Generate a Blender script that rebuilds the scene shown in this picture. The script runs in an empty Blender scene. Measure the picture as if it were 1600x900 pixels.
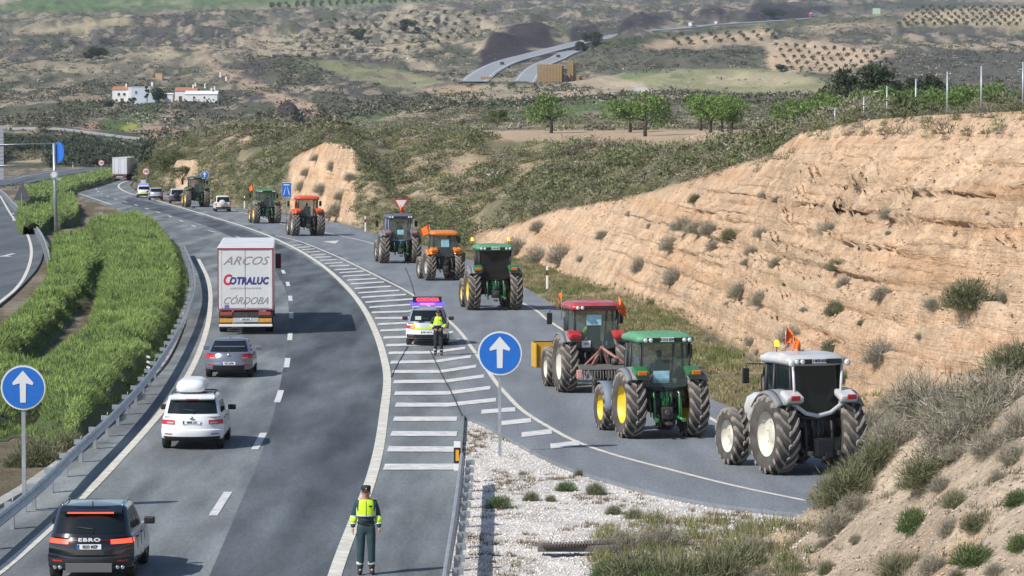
import bpy, bmesh, math, random
import numpy as np
from mathutils import Vector, Matrix

# ------------------------------------------------------------------ camera, light, exposure
scene = bpy.context.scene
COL = scene.collection
F = 5300.0; CH = 9.6; PITCH = math.atan(255.0 / F)
cd = bpy.data.cameras.new('camera'); cam = bpy.data.objects.new('camera', cd); COL.objects.link(cam)
cam.location = (0, 0, CH); cam.rotation_euler = (math.pi / 2 - PITCH, 0, 0)
cd.sensor_width = 36.0; cd.lens = F / 1600 * 36.0; cd.clip_start = 1.0; cd.clip_end = 20000
scene.camera = cam
SUN_EL = math.radians(41); SUN_DIR = Vector((-1.0, -0.75, 0)).normalized()      # towards the sun
sv = Vector((SUN_DIR.x * math.cos(SUN_EL), SUN_DIR.y * math.cos(SUN_EL), math.sin(SUN_EL)))
world = bpy.data.worlds.new('World'); scene.world = world; world.use_nodes = True
nt = world.node_tree; nt.nodes.clear()
wo = nt.nodes.new('ShaderNodeOutputWorld'); bg = nt.nodes.new('ShaderNodeBackground'); sk = nt.nodes.new('ShaderNodeTexSky')
sk.sky_type = 'NISHITA'; sk.sun_disc = False; sk.sun_elevation = SUN_EL
sk.sun_rotation = math.atan2(SUN_DIR.x, SUN_DIR.y)
sk.altitude = 600; sk.air_density = 1.0; sk.dust_density = 1.0
bg.inputs[1].default_value = 0.11
nt.links.new(sk.outputs[0], bg.inputs[0]); nt.links.new(bg.outputs[0], wo.inputs[0])
sl = bpy.data.lights.new('sun', 'SUN'); sl.energy = 4.4; sl.angle = math.radians(0.5); sl.color = (1, 0.955, 0.89)
so = bpy.data.objects.new('sun', sl); COL.objects.link(so); so.rotation_euler = sv.to_track_quat('Z', 'Y').to_euler(); so.location = (-50, -40, 80)
scene.view_settings.view_transform = 'Standard'; scene.view_settings.look = 'None'
scene.view_settings.exposure = 0.22; scene.view_settings.gamma = 1.0; scene.view_settings.use_curve_mapping = False
scene.render.engine = 'CYCLES'
scene.cycles.max_bounces = 5; scene.cycles.diffuse_bounces = 2; scene.cycles.glossy_bounces = 2
scene.cycles.transmission_bounces = 4; scene.cycles.transparent_max_bounces = 6; scene.cycles.volume_bounces = 0

# ------------------------------------------------------------------ projection helpers (photo pixels of 1600 x 900 <-> metres)
cP, sP = math.cos(PITCH), math.sin(PITCH)
def ray(px, py):
    a = (px - 800) / F; b = -(py - 450) / F
    return Vector((a, cP + b * sP, -sP + b * cP))
def G(px, py, h=0.0):
    d = ray(px, py); t = (h - CH) / d.z
    return Vector((d.x * t, d.y * t, h))
def W(px, py, D):
    d = ray(px, py); t = D / d.y
    return Vector((d.x * t, D, CH + d.z * t))
def proj(X, Y, Z):
    z = Z - CH; dep = Y * cP - z * sP; up = Y * sP + z * cP
    return 800 + F * X / dep, 450 - F * up / dep

# ------------------------------------------------------------------ noise
def hash2(ix, iy, seed):
    h = (ix * 374761393 + iy * 668265263 + seed * 1442695041) & 0xFFFFFFFF
    h = ((h ^ (h >> 13)) * 1274126177) & 0xFFFFFFFF
    return ((h ^ (h >> 16)) & 0xFFFF) / 65535.0
def vnoise(x, y, seed=0):
    x = np.asarray(x, float); y = np.asarray(y, float)
    ix = np.floor(x).astype(np.int64); iy = np.floor(y).astype(np.int64)
    fx = x - ix; fy = y - iy; fx = fx * fx * (3 - 2 * fx); fy = fy * fy * (3 - 2 * fy)
    a = hash2(ix, iy, seed); b = hash2(ix + 1, iy, seed); c = hash2(ix, iy + 1, seed); d = hash2(ix + 1, iy + 1, seed)
    return (a + (b - a) * fx) * (1 - fy) + (c + (d - c) * fx) * fy
def fbm(x, y, seed=0, o=4):
    s = 0; a = 0.5; t = 0
    for i in range(o):
        s = s + a * vnoise(x * 2 ** i + 17.3 * i, y * 2 ** i - 9.1 * i, seed + i); t += a; a *= 0.5
    return s / t
def sstep(a, b, x):
    t = np.clip((x - a) / (b - a), 0, 1); return t * t * (3 - 2 * t)

# ------------------------------------------------------------------ materials
MATS = {}
def mat(name, col=(0.5, 0.5, 0.5), rough=0.6, metal=0.0, var=0.0, vscale=8.0, bump=0.0, bscale=30.0, emis=None, estr=0.0,
        coat=0.0, trans=0.0, alpha=1.0, dirt=None, dirt_scale=2.0, dirt_amt=0.5, island=0.0, attr=None, spec=None, subsurf=0):
    if name in MATS: return MATS[name]
    m = bpy.data.materials.new(name); m.use_nodes = True; n = m.node_tree; b = n.nodes['Principled BSDF']
    b.inputs['Base Color'].default_value = (*col, 1); b.inputs['Roughness'].default_value = rough; b.inputs['Metallic'].default_value = metal
    if spec is not None: b.inputs['Specular IOR Level'].default_value = spec
    if coat: b.inputs['Coat Weight'].default_value = coat; b.inputs['Coat Roughness'].default_value = 0.06
    if trans: b.inputs['Transmission Weight'].default_value = trans
    if alpha < 1: b.inputs['Alpha'].default_value = alpha
    if emis: b.inputs['Emission Color'].default_value = (*emis, 1); b.inputs['Emission Strength'].default_value = estr
    cur = None
    tc = n.nodes.new('ShaderNodeTexCoord')
    def noise(scale, detail=4, vec=None):
        t = n.nodes.new('ShaderNodeTexNoise'); t.inputs['Scale'].default_value = scale; t.inputs['Detail'].default_value = detail
        n.links.new(vec or tc.outputs['Object'], t.inputs['Vector']); return t
    def ramp(src, lo, hi, p0=0.35, p1=0.65):
        r = n.nodes.new('ShaderNodeMapRange'); r.inputs[1].default_value = p0; r.inputs[2].default_value = p1
        r.inputs[3].default_value = lo; r.inputs[4].default_value = hi; n.links.new(src, r.inputs[0]); return r.outputs[0]
    def rgb(c):
        q = n.nodes.new('ShaderNodeRGB'); q.outputs[0].default_value = (*c, 1); return q.outputs[0]
    cur = rgb(col)
    if attr:
        a = n.nodes.new('ShaderNodeAttribute'); a.attribute_name = attr; cur = a.outputs['Color']
    def scalecol(c, fac):
        v = n.nodes.new('ShaderNodeVectorMath'); v.operation = 'SCALE'; n.links.new(c, v.inputs[0]); n.links.new(fac, v.inputs['Scale']); return v.outputs[0]
    if var: cur = scalecol(cur, ramp(noise(vscale).outputs[0], 1 - var, 1 + var))
    if island:
        g = n.nodes.new('ShaderNodeNewGeometry')
        cur = scalecol(cur, ramp(g.outputs['Random Per Island'], 1 - island, 1 + island, 0, 1))
    if dirt:
        mx = n.nodes.new('ShaderNodeMix'); mx.data_type = 'RGBA'
        n.links.new(ramp(noise(dirt_scale, 6).outputs[0], 0, dirt_amt), mx.inputs[0]); n.links.new(cur, mx.inputs[6])
        mx.inputs[7].default_value = (*dirt, 1); cur = mx.outputs[2]
    n.links.new(cur, b.inputs['Base Color'])
    if bump:
        bp = n.nodes.new('ShaderNodeBump'); bp.inputs['Strength'].default_value = bump; bp.inputs['Distance'].default_value = 0.05
        n.links.new(noise(bscale, 5).outputs[0], bp.inputs['Height']); n.links.new(bp.outputs[0], b.inputs['Normal'])
    MATS[name] = m; return m

# ------------------------------------------------------------------ object helpers
def tag(o, label=None, cat=None, group=None, kind=None):
    if label: o['label'] = label
    if cat: o['category'] = cat
    if group: o['group'] = group
    if kind: o['kind'] = kind
    return o
def thing(name, label, cat, loc=(0, 0, 0), rz=0.0, group=None, scale=1.0):
    o = bpy.data.objects.new(name, None); COL.objects.link(o); o.empty_display_size = 0.3
    o.location = loc; o.rotation_euler = (0, 0, rz); o.scale = (scale,) * 3
    return tag(o, label, cat, group)
def link_mesh(name, me, m, parent=None):
    o = bpy.data.objects.new(name, me); COL.objects.link(o)
    if m is not None:
        for q in (m if isinstance(m, (list, tuple)) else [m]): me.materials.append(q)
    if parent is not None: o.parent = parent
    return o
def np_mesh(name, V, Fc, m, parent=None, col=None, smooth=False):
    """V (n,3), Fc (k,3|4) index array."""
    V = np.ascontiguousarray(V, dtype=np.float32); Fc = np.ascontiguousarray(Fc, dtype=np.int32)
    me = bpy.data.meshes.new(name); k = Fc.shape[1]
    me.vertices.add(len(V)); me.vertices.foreach_set('co', V.ravel())
    me.loops.add(Fc.size); me.loops.foreach_set('vertex_index', Fc.ravel())
    me.polygons.add(len(Fc)); me.polygons.foreach_set('loop_start', np.arange(0, Fc.size, k, dtype=np.int32))
    if smooth: me.polygons.foreach_set('use_smooth', np.ones(len(Fc), dtype=bool))
    me.update(calc_edges=True)
    if col is not None:
        a = me.color_attributes.new('Col', 'FLOAT_COLOR', 'POINT')
        c4 = np.ones((len(V), 4), np.float32); c4[:, :3] = col; a.data.foreach_set('color', c4.ravel())
    return link_mesh(name, me, m, parent)
class MB:
    """collects shapes into one mesh"""
    def __init__(s): s.bm = bmesh.new(); s.mi = 0
    def _xf(s, vs, M):
        for v in vs: v.co = M @ v.co
    def box(s, c, size, rot=None, bev=0.0, taper=None):
        r = bmesh.ops.create_cube(s.bm, size=1.0); vs = r['verts']
        for v in vs:
            v.co = Vector((v.co.x * size[0], v.co.y * size[1], v.co.z * size[2]))
            if taper and v.co.z > 0: v.co.x *= taper[0]; v.co.y *= taper[1]
        fs = set(f for v in vs for f in v.link_faces)
        if bev > 0:
            es = list(set(e for v in vs for e in v.link_edges))
            rr = bmesh.ops.bevel(s.bm, geom=es, offset=bev, segments=2, affect='EDGES', profile=0.6)
            vs = list(set(v for f in rr['faces'] for v in f.verts) | set(v for v in vs if v.is_valid))
        M = Matrix.Translation(Vector(c))
        if rot is not None:
            if not isinstance(rot, Matrix):
                from mathutils import Euler
                rot = Euler(rot).to_matrix().to_4x4()
            M = M @ rot
        s._xf(vs, M)
        for f in set(f for v in vs for f in v.link_faces): f.material_index = s.mi
        return s
    def tube(s, pts, r, seg=8, cap=True, flat=None):
        """round tube along points; r a number or one per point; flat=(sx,sy) squash"""
        pts = [Vector(p) for p in pts]; n = len(pts)
        rs = r if isinstance(r, (list, tuple)) else [r] * n
        rings = []; up = Vector((0, 0, 1)); prev = None
        for i, p in enumerate(pts):
            t = (pts[min(i + 1, n - 1)] - pts[max(i - 1, 0)]).normalized()
            if prev is None:
                a = t.cross(up)
                if a.length < 1e-3: a = t.cross(Vector((0, 1, 0)))
            else: a = prev - t * prev.dot(t)
            a.normalize(); prev = a; b = t.cross(a)
            ring = []
            for k in range(seg):
                q = 2 * math.pi * k / seg
                rr = rs[i] if isinstance(rs[i], (tuple, list)) else (rs[i], rs[i])
                ring.append(s.bm.verts.new(p + a * math.cos(q) * rr[0] + b * math.sin(q) * rr[1]))
            rings.append(ring)
        for i in range(n - 1):
            for k in range(seg):
                f = s.bm.faces.new((rings[i][k], rings[i][(k + 1) % seg], rings[i + 1][(k + 1) % seg], rings[i + 1][k])); f.material_index = s.mi; f.smooth = True
        if cap:
            for ring, rev in ((rings[0], True), (rings[-1], False)):
                f = s.bm.faces.new(ring if rev else ring[::-1]); f.material_index = s.mi
        return s
    def lathe(s, prof, seg=24, M=None, smooth=True, closed=True):
        """profile of (radius, x) turned about the local X axis"""
        M = M or Matrix.Identity(4); rings = []
        for (r, x) in prof:
            rings.append([s.bm.verts.new(M @ Vector((x, r * math.cos(2 * math.pi * k / seg), r * math.sin(2 * math.pi * k / seg)))) for k in range(seg)])
        for i in range(len(prof) - 1):
            for k in range(seg):
                try:
                    f = s.bm.faces.new((rings[i][k], rings[i][(k + 1) % seg], rings[i + 1][(k + 1) % seg], rings[i + 1][k])); f.material_index = s.mi; f.smooth = smooth
                except ValueError: pass
        if closed:
            for ring in (rings[0], rings[-1]):
                f = s.bm.faces.new(ring); f.material_index = s.mi
        return s
    def poly(s, pts, th=None, nrm=None):
        """flat polygon, optionally thickened along nrm"""
        vs = [s.bm.verts.new(Vector(p)) for p in pts]
        f = s.bm.faces.new(vs); f.material_index = s.mi
        if th:
            nrm = Vector(nrm).normalized() * th
            vs2 = [s.bm.verts.new(v.co + nrm) for v in vs]
            g = s.bm.faces.new(vs2[::-1]); g.material_index = s.mi
            for i in range(len(vs)):
                q = s.bm.faces.new((vs[i], vs2[i], vs2[(i + 1) % len(vs)], vs[(i + 1) % len(vs)])); q.material_index = s.mi
        return s
    def grid(s, rows, smooth=True, closed_u=False):
        """rows: list of equal-length point lists -> quads"""
        R = [[s.bm.verts.new(Vector(p)) for p in row] for row in rows]
        m = len(R[0])
        for i in range(len(R) - 1):
            for k in range(m if closed_u else m - 1):
                f = s.bm.faces.new((R[i][k], R[i][(k + 1) % m], R[i + 1][(k + 1) % m], R[i + 1][k])); f.material_index = s.mi; f.smooth = smooth
        return R
    def sweep(s, path, prof, up=(0, 0, 1), smooth=False):
        """profile of (side, height) pairs swept along a path of points"""
        rows = []; n = len(path); path = [Vector(p) for p in path]
        for i, p in enumerate(path):
            t = (path[min(i + 1, n - 1)] - path[max(i - 1, 0)]); t.z = 0; t.normalize(); side = Vector((t.y, -t.x, 0))
            rows.append([p + side * a + Vector((0, 0, b)) for a, b in prof])
        s.grid(rows, smooth=smooth); return s
    def build(s, name, m, parent=None, recalc=True, loc=None):
        if recalc: bmesh.ops.recalc_face_normals(s.bm, faces=s.bm.faces)
        me = bpy.data.meshes.new(name); s.bm.to_mesh(me); s.bm.free()
        o = link_mesh(name, me, m, parent)
        if loc is not None: o.location = loc
        return o
def copy_tree(o, parent=None):
    c = o.copy(); COL.objects.link(c); c.parent = parent
    if parent is not None: c.matrix_parent_inverse = o.matrix_parent_inverse.copy()
    for ch in list(o.children): copy_tree(ch, c)
    return c
def text(name, body, size, m, parent, loc, rot=(math.pi / 2, 0, 0), shear=0.0, bold=0.0, sx=1.0, align='CENTER', ext=0.004, spacing=1.0):
    cu = bpy.data.curves.new(name, 'FONT'); cu.body = body; cu.size = size; cu.shear = shear; cu.offset = bold; cu.extrude = ext
    cu.align_x = align; cu.align_y = 'CENTER'; cu.space_character = spacing; cu.resolution_u = 3
    tmp = bpy.data.objects.new('tmp', cu); COL.objects.link(tmp); bpy.context.view_layer.update()
    me = bpy.data.meshes.new_from_object(tmp.evaluated_get(bpy.context.evaluated_depsgraph_get())); me.materials.clear(); me.materials.append(m)
    bpy.data.objects.remove(tmp); bpy.data.curves.remove(cu); me.name = name
    o = bpy.data.objects.new(name, me); COL.objects.link(o)
    o.parent = parent; o.location = loc; o.rotation_euler = rot; o.scale = (sx, 1, 1)
    return o
def resample(pts, step):
    out = [Vector(pts[0])]; acc = 0
    for a, b in zip(pts[:-1], pts[1:]):
        a = Vector(a); b = Vector(b); L = (b - a).length; d = step - acc
        while d <= L: out.append(a.lerp(b, d / L)); d += step
        acc = L - (d - step)
    return out
def smooth_path(pts, n=6):
    """Catmull-Rom through points"""
    P = [Vector(p) for p in pts]; P = [P[0] * 2 - P[1]] + P + [P[-1] * 2 - P[-2]]; out = []
    for i in range(1, len(P) - 2):
        p0, p1, p2, p3 = P[i - 1], P[i], P[i + 1], P[i + 2]
        for k in range(n):
            t = k / n
            out.append(0.5 * ((2 * p1) + (p2 - p0) * t + (2 * p0 - 5 * p1 + 4 * p2 - p3) * t * t + (3 * p1 - p0 - 3 * p2 + p3) * t ** 3))
    out.append(P[-2].copy()); return out
# ------------------------------------------------------------------ terrain: a fan of ground from under the bridge to the far hills
PXC = np.arange(-330, 1933, 3.0)
U = (PXC - 800) / F
def yD(y):           # photo row on the road plane -> distance
    b = -(np.asarray(y, float) - 450) / F
    return CH * (cP + b * sP) / -(-sP + b * cP)
def yh(y, D):        # photo row at distance D -> height
    b = -(np.asarray(y, float) - 450) / F
    return CH + D * (-sP + b * cP) / (cP + b * sP)
def ln(pts):         # [(px, value...)] -> per-column arrays
    a = np.array(pts, float); return [np.interp(PXC, a[:, 0], a[:, k]) for k in range(1, a.shape[1])]
one = np.ones_like(PXC)
toe_y, = ln([(-330, 262), (195, 262), (212, 280), (222, 290), (250, 297), (300, 305), (350, 318), (400, 327), (440, 333), (510, 343), (560, 353), (600, 362),
             (640, 368), (720, 385), (780, 395), (842, 412), (923, 444), (1021, 477), (1087, 509), (1141, 542), (1250, 605), (1359, 656), (1450, 685), (1600, 705), (1933, 725)])
C_D, C_y = ln([(-330, 790, 258), (195, 790, 258), (222, 565, 258), (250, 525, 252), (300, 488, 250), (350, 440, 250), (400, 405, 262), (440, 385, 262), (470, 372, 240),
               (510, 358, 222), (548, 344, 228), (580, 340, 262), (610, 332, 296), (650, 312, 322), (720, 284, 350), (775, 267, 362), (870, 246, 330), (1000, 207, 305),
               (1100, 186, 276), (1200, 172, 243), (1250, 164, 208), (1350, 150, 188), (1450, 140, 180), (1600, 127, 173), (1933, 108, 160)])
P_D, P_y = ln([(-330, 830, 248), (195, 830, 248), (222, 640, 250), (250, 590, 226), (300, 560, 209), (350, 520, 201), (420, 480, 194), (470, 455, 204), (560, 420, 207),
               (650, 400, 207), (740, 372, 216), (800, 366, 216), (1000, 335, 226), (1150, 300, 223), (1230, 278, 222), (1300, 235, 200), (1450, 200, 190), (1600, 172, 183), (1933, 150, 178)])
F_D, F_y = ln([(-330, 880, 236), (195, 880, 236), (250, 700, 240), (350, 660, 232), (470, 600, 222), (650, 560, 215), (740, 440, 205), (1000, 425, 204), (1230, 400, 206),
               (1300, 380, 200), (1600, 330, 190), (1933, 300, 185)])
B0_y, = ln([(-330, 198), (0, 200), (100, 205), (215, 219), (300, 214), (450, 200), (600, 190), (740, 176), (1000, 165), (1240, 166), (1933, 164)])
B1_y, = ln([(-330, 168), (0, 168), (200, 162), (340, 156), (500, 150), (740, 146), (1000, 140), (1300, 136), (1933, 130)])
B2_y, = ln([(-330, 112), (0, 110), (500, 115), (740, 118), (900, 108), (1000, 104), (1933, 100)])
B3_y, = ln([(-330, 70), (0, 70), (740, 75), (1000, 60), (1300, 62), (1933, 60)])
BK = [12., 56.]
n2D, n2h = ln([(-330, 70, -.12), (1100, 73, -.12), (1130, 74, .05), (1200, 75, .45), (1290, 75, .95), (1369, 75, 1.95), (1431, 75, 2.75), (1500, 74, 3.6), (1600, 73, 4.7), (1750, 72, 6.0), (1933, 72, 7.5)])
n1h, = ln([(-330, -.12), (1130, -.12), (1290, .15), (1450, .8), (1600, 1.7), (1750, 2.8), (1933, 4.5)])
n0h, = ln([(-330, -.12), (1130, -.12), (1600, .3), (1933, 1.5)])
flat = -0.12 * one
LINES = [(12 * one, n0h, 8), (56 * one, n1h, 40), (n2D, n2h, 16), (n2D + 6.5, flat, 60), (yD(toe_y), flat, 260), (C_D, yh(C_y, C_D), 90), (P_D, yh(P_y, P_D), 40),
         (F_D, yh(F_y, F_D), 60), (950 * one, yh(B0_y, 950), 60), (1200 * one, yh(B1_y, 1200), 70), (1600 * one, yh(B2_y, 1600), 70), (2200 * one, yh(B3_y, 2200), 60),
         (3000 * one, yh(28 * one, 3000), 40), (4000 * one, yh(2 * one, 4000), 14), (5200 * one, yh(-45 * one, 5200), 10), (6800 * one, yh(-110 * one, 6800), 0)]
Ds, Hs, SEG = [], [], []
for k in range(len(LINES) - 1):
    (D0, h0, n), (D1, h1, _) = LINES[k], LINES[k + 1]
    D1 = np.maximum(D1, D0 + 1.0)
    for i in range(n):
        t = i / n; Ds.append(D0 * (1 - t) + D1 * t); Hs.append(h0 * (1 - t) + h1 * t); SEG.append(k + t)
Ds.append(LINES[-1][0]); Hs.append(LINES[-1][1]); SEG.append(len(LINES) - 1)
TD = np.array(Ds); TH = np.array(Hs); SEG = np.array(SEG)[:, None] * np.ones_like(TD)
TX = U[None, :] * TD; TY = TD.copy()
# soften the kinks across the hill lines
for _ in range(3):
    S = TH.copy(); S[1:-1] = (TH[:-2] + 2 * TH[1:-1] + TH[2:]) / 4
    m_ = (SEG > 5.03); TH = np.where(m_, S, TH)
for _ in range(14):
    S = TH.copy(); S[2:-2] = (TH[:-4] + TH[4:] + 2 * TH[2:-2]) / 4
    TH = np.where(SEG > 6.1, S, TH)
# cut slope: strata ledges, rain grooves, lumps
incut = sstep(4.0, 4.12, SEG) * (1 - sstep(4.72, 5.0, SEG))
hh = TH + 0.5 * (fbm(TX / 9, TY / 9, 5) - .5)
def terrace(h, p, k=.42):
    q = h / p; f = q - np.floor(q); return (np.floor(q) + sstep(0, k, f)) * p - h
led = 1.15 * terrace(hh + .8 * fbm(TX / 30, TY / 30, 15, 2), .95, .30) + .8 * terrace(hh + .3 + .4 * fbm(TX / 8, TY / 8, 16, 2), .37, .35)
led *= (.35 + .65 * sstep(950, 1200, PXC))[None, :] * np.clip(-.35 + 2.2 * fbm(TX / 12, TY / 16, 8, 3), .0, 1.15)
gro = np.abs(fbm((TY * 0.9 + TX * 0.35) / 1.9, (TX * .9 - TY * .35) / 8.0, 31, 2) - .5) * 2
right0 = sstep(760, 860, PXC)[None, :]
gra = sstep(.45, .65, fbm(TX / 16, TY / 22, 77, 2)) * 1.0 * sstep(1120, 1420, PXC)[None, :] * sstep(4.35, 4.6, SEG) + .05
big = fbm(TX / 6.5, TY / 6.5, 3, 4) - .5
right = sstep(700, 900, PXC)[None, :]
TH += incut * (led * (0.25 + .75 * right) - gra * (0.5 - gro) * (.5 + .7 * right) + big * 1.3 + (fbm(TX / 1.1, TY / 1.6, 19, 3) - .5) * .28 * right)
# rougher cliff further along the ramp
cl = incut * (sstep(430, 470, PXC) * (1 - sstep(640, 780, PXC)))[None, :]
TH += cl * ((fbm(TX / 4.2, TY / 5.5, 12, 3) - .5) * 3.2)
# near bank lumps and its grooves
bank = sstep(1.0, 1.3, SEG) * (1 - sstep(2.0, 2.9, SEG)) * sstep(1120, 1230, PXC)[None, :]
bg_ = np.abs(fbm((TX * .9 + TY * .2) / 1.3, (TY * .9 - TX * .2) / 6.0, 21, 3) - .5) * 2
TH += bank * ((fbm(TX / 2.2, TY / 2.2, 41, 4) - .5) * .9 - .5 * (0.5 - bg_))
# gravel island: gentle ditch; hill of scrub; distant relief
hill = sstep(5.0, 5.15, SEG) * (1 - sstep(5.85, 6.0, SEG))
TH += hill * ((fbm(TX / 9, TY / 14, 51, 4) - .5) * 4.4)
far = sstep(7.0, 7.6, SEG)
A1 = np.clip(0.0062 * (TD - 500), 0, 9)
TH += far * A1 * (fbm(TX / 150, TY / 240, 61, 3) - .5) * 2.2
TH += far * np.clip(.0036 * (TD - 450), 0, 7) * (0.42 - np.abs(fbm(TX / 42, TY / 75, 71, 4) - .5) * 3.8)
P0x, P0y = proj(TX, TY, TH)
TH += far * np.clip(.0016 * (TD - 450), 0, 3) * (fbm(TX / 14, TY / 34, 73, 3) - .5) * 2.0
def inpoly(poly, X, Y):
    r = np.zeros(X.shape, bool); n = len(poly); j = n - 1
    for i in range(n):
        xi, yi = poly[i]; xj, yj = poly[j]
        c = ((yi > Y) != (yj > Y)) & (X < (xj - xi) * (Y - yi) / (yj - yi + 1e-9) + xi)
        r ^= c; j = i
    return r
def soften(M, it=4):
    M = M.astype(float)
    for _ in range(it):
        Q = M.copy(); Q[1:-1] = (M[:-2] + M[2:] + 2 * M[1:-1]) / 4; M = Q.copy(); M[:, 1:-1] = (Q[:, :-2] + Q[:, 2:] + 2 * Q[:, 1:-1]) / 4
    return M
# the rock cuts beside the far motorway stand up as steep faces
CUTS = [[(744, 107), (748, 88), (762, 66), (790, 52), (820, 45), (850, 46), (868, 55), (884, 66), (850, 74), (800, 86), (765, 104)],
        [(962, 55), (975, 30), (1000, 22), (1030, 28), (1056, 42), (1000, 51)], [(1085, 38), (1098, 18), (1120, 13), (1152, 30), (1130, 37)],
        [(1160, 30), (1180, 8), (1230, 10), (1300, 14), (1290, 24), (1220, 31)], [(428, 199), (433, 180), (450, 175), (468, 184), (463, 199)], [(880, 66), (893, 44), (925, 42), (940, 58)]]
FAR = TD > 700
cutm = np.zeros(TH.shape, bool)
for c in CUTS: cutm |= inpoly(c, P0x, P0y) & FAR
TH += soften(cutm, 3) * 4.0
HY = ([20, 28, 50, 75, 118, 130, 150], [3250, 3000, 2420, 2100, 1600, 1480, 1350])
def route(pts, Df, sub=8):
    P = smooth_path([Vector((x, y, 0)) for x, y in pts], sub); out = []
    for p in P:
        out.append(W(p.x, p.y, float(Df(p.y))))
    z = np.array([q.z for q in out]); z = np.convolve(np.pad(z, 6, mode='edge'), np.ones(13) / 13, mode='valid')
    return [Vector((q.x, q.y, zz)) for q, zz in zip(out, z)]
def carve(P, w, soft):
    global TH
    A = np.array([(p.x, p.y, p.z) for p in P])
    lo = np.interp([A[:, 1].min() - 60, A[:, 1].max() + 60], TD[:, N0], np.arange(TD.shape[0]))
    r0, r1 = int(lo[0]), int(lo[1]) + 1
    best = np.full(TH[r0:r1].shape, 1e9); bz = np.zeros_like(best)
    for k in range(len(A) - 1):
        a, b = A[k], A[k + 1]; d = b[:2] - a[:2]; L2 = d @ d
        t = np.clip(((TX[r0:r1] - a[0]) * d[0] + (TY[r0:r1] - a[1]) * d[1]) / L2, 0, 1)
        dist = np.hypot(TX[r0:r1] - a[0] - t * d[0], TY[r0:r1] - a[1] - t * d[1]); z = a[2] + t * (b[2] - a[2])
        m = dist < best; best = np.where(m, dist, best); bz = np.where(m, z, bz)
    k = 1 - sstep(w, w + soft, best)
    TH[r0:r1] = TH[r0:r1] * (1 - k) + (bz - .6) * k
N0 = 350
ROUTE_A = route([(738, 130), (748, 121), (764, 109), (790, 97), (830, 85), (868, 76), (905, 67), (950, 57), (1000, 50), (1060, 43), (1120, 39), (1200, 33), (1300, 27), (1450, 20)], lambda y: np.interp(y, *HY))
ROUTE_B = route([(815, 136), (822, 124), (831, 112), (846, 101), (868, 91), (884, 84), (905, 76)], lambda y: np.interp(y, *HY) - 10)
ROUTE_L = route([(-200, 204), (30, 198), (85, 199), (130, 204), (175, 210), (220, 216)], lambda y: 945)
carve(ROUTE_A, 10, 34); carve(ROUTE_B, 8, 20); carve(ROUTE_L, 5, 15)
PX, PY = proj(TX, TY, TH)

# ---- what grows and lies where: an albedo per vertex
def C3(*c): return np.array(c, float)
ys = np.where(TD > 600, 5.0, 1.6)
n1 = fbm(TX / 22, TY / 22 / ys, 101, 5); n2 = fbm(TX / 6, TY / 6 / ys, 103, 4); n3 = fbm(TX / 90, TY / 90 / ys, 105, 3)
earth = C3(.42, .345, .25); scrub = C3(.10, .105, .068); dry = C3(.20, .18, .115); purple = C3(.095, .088, .08)
COLR = np.zeros(TH.shape + (3,))
def blend(mask, c):
    global COLR
    COLR = COLR * (1 - mask[..., None]) + np.asarray(c) * mask[..., None]
blend(np.ones(TH.shape), C3(.155, .145, .105))
blend(sstep(.42, .6, n3), purple)
blend(sstep(.53, .66, n1) * (.45 + .35 * sstep(.35, .6, n3)), earth)
blend(sstep(.55, .64, n2) * .6, earth * .95)
blend(sstep(.52, .62, fbm(TX / 10, TY / 10 / ys, 107, 4)), scrub)
def patch(poly, c, s=2, mode=None):
    m = soften(inpoly(poly, PX, PY) & FAR, s)
    if mode == 'terrace':
        m = m * sstep(.45, .8, np.abs((TH * .55 + fbm(TX / 60, TY / 60, 9, 2) * 3) % 1.0 - .5) * 2)
    blend(m, c)
patch([(-330, 0), (-330, 20), (0, 18), (150, 18), (400, 11), (640, 6), (760, -8), (760, -40), (-330, -40)], C3(.115, .17, .065))
patch([(-330, -20), (38, -8), (30, 2), (0, 7), (-330, 8)], C3(.36, .30, .22))
patch([(160, 6), (300, 2), (300, 6), (170, 9)], C3(.30, .29, .18))
patch([(360, 9), (640, 0), (640, 5), (380, 14)], C3(.22, .24, .13))
patch([(30, 46), (60, 41), (130, 35), (190, 27), (212, 32), (160, 45), (100, 50), (50, 52)], C3(.40, .34, .22))
patch([(460, 95), (520, 94), (600, 104), (692, 127), (655, 138), (600, 135), (540, 118), (470, 107)], C3(.22, .225, .125))
patch([(570, 113), (640, 115), (660, 127), (600, 129)], C3(.30, .26, .17))
for y0 in range(0, 1):
    patch([(300, 80), (320, 68), (420, 50), (540, 45), (600, 22), (630, 4), (700, 16), (800, 45), (700, 72), (620, 92), (480, 84), (380, 95), (310, 100)], C3(.40, .335, .23), 1, 'terrace')
patch([(604, 35), (615, 16), (640, 5), (660, 8), (625, 22), (612, 38)], C3(.42, .36, .25))
patch([(700, 24), (740, 32), (792, 44), (780, 50), (730, 40), (690, 30)], C3(.40, .34, .23))
patch([(306, 82), (318, 80), (336, 98), (352, 110), (400, 128), (452, 150), (490, 162), (505, 190), (450, 183), (425, 158), (370, 130), (338, 112)], C3(.40, .30, .22))
patch([(616, 74), (640, 82), (652, 98), (640, 100), (622, 88)], C3(.42, .35, .25))
patch([(120, 193), (155, 190), (160, 203), (130, 204)], C3(.40, .26, .19)); patch([(222, 199), (255, 197), (290, 204), (284, 217), (228, 215)], C3(.40, .26, .19))
patch([(-330, 184), (68, 186), (70, 193), (-330, 194)], C3(.33, .25, .18))
patch([(205, 84), (270, 80), (290, 88), (262, 92), (215, 90)], C3(.42, .36, .25))
patch([(150, 190), (200, 178), (235, 160), (262, 165), (225, 195), (190, 206), (160, 205)], C3(.10, .14, .055)); patch([(188, 199), (212, 192), (214, 200), (195, 205)], C3(.35, .36, .06))
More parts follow.
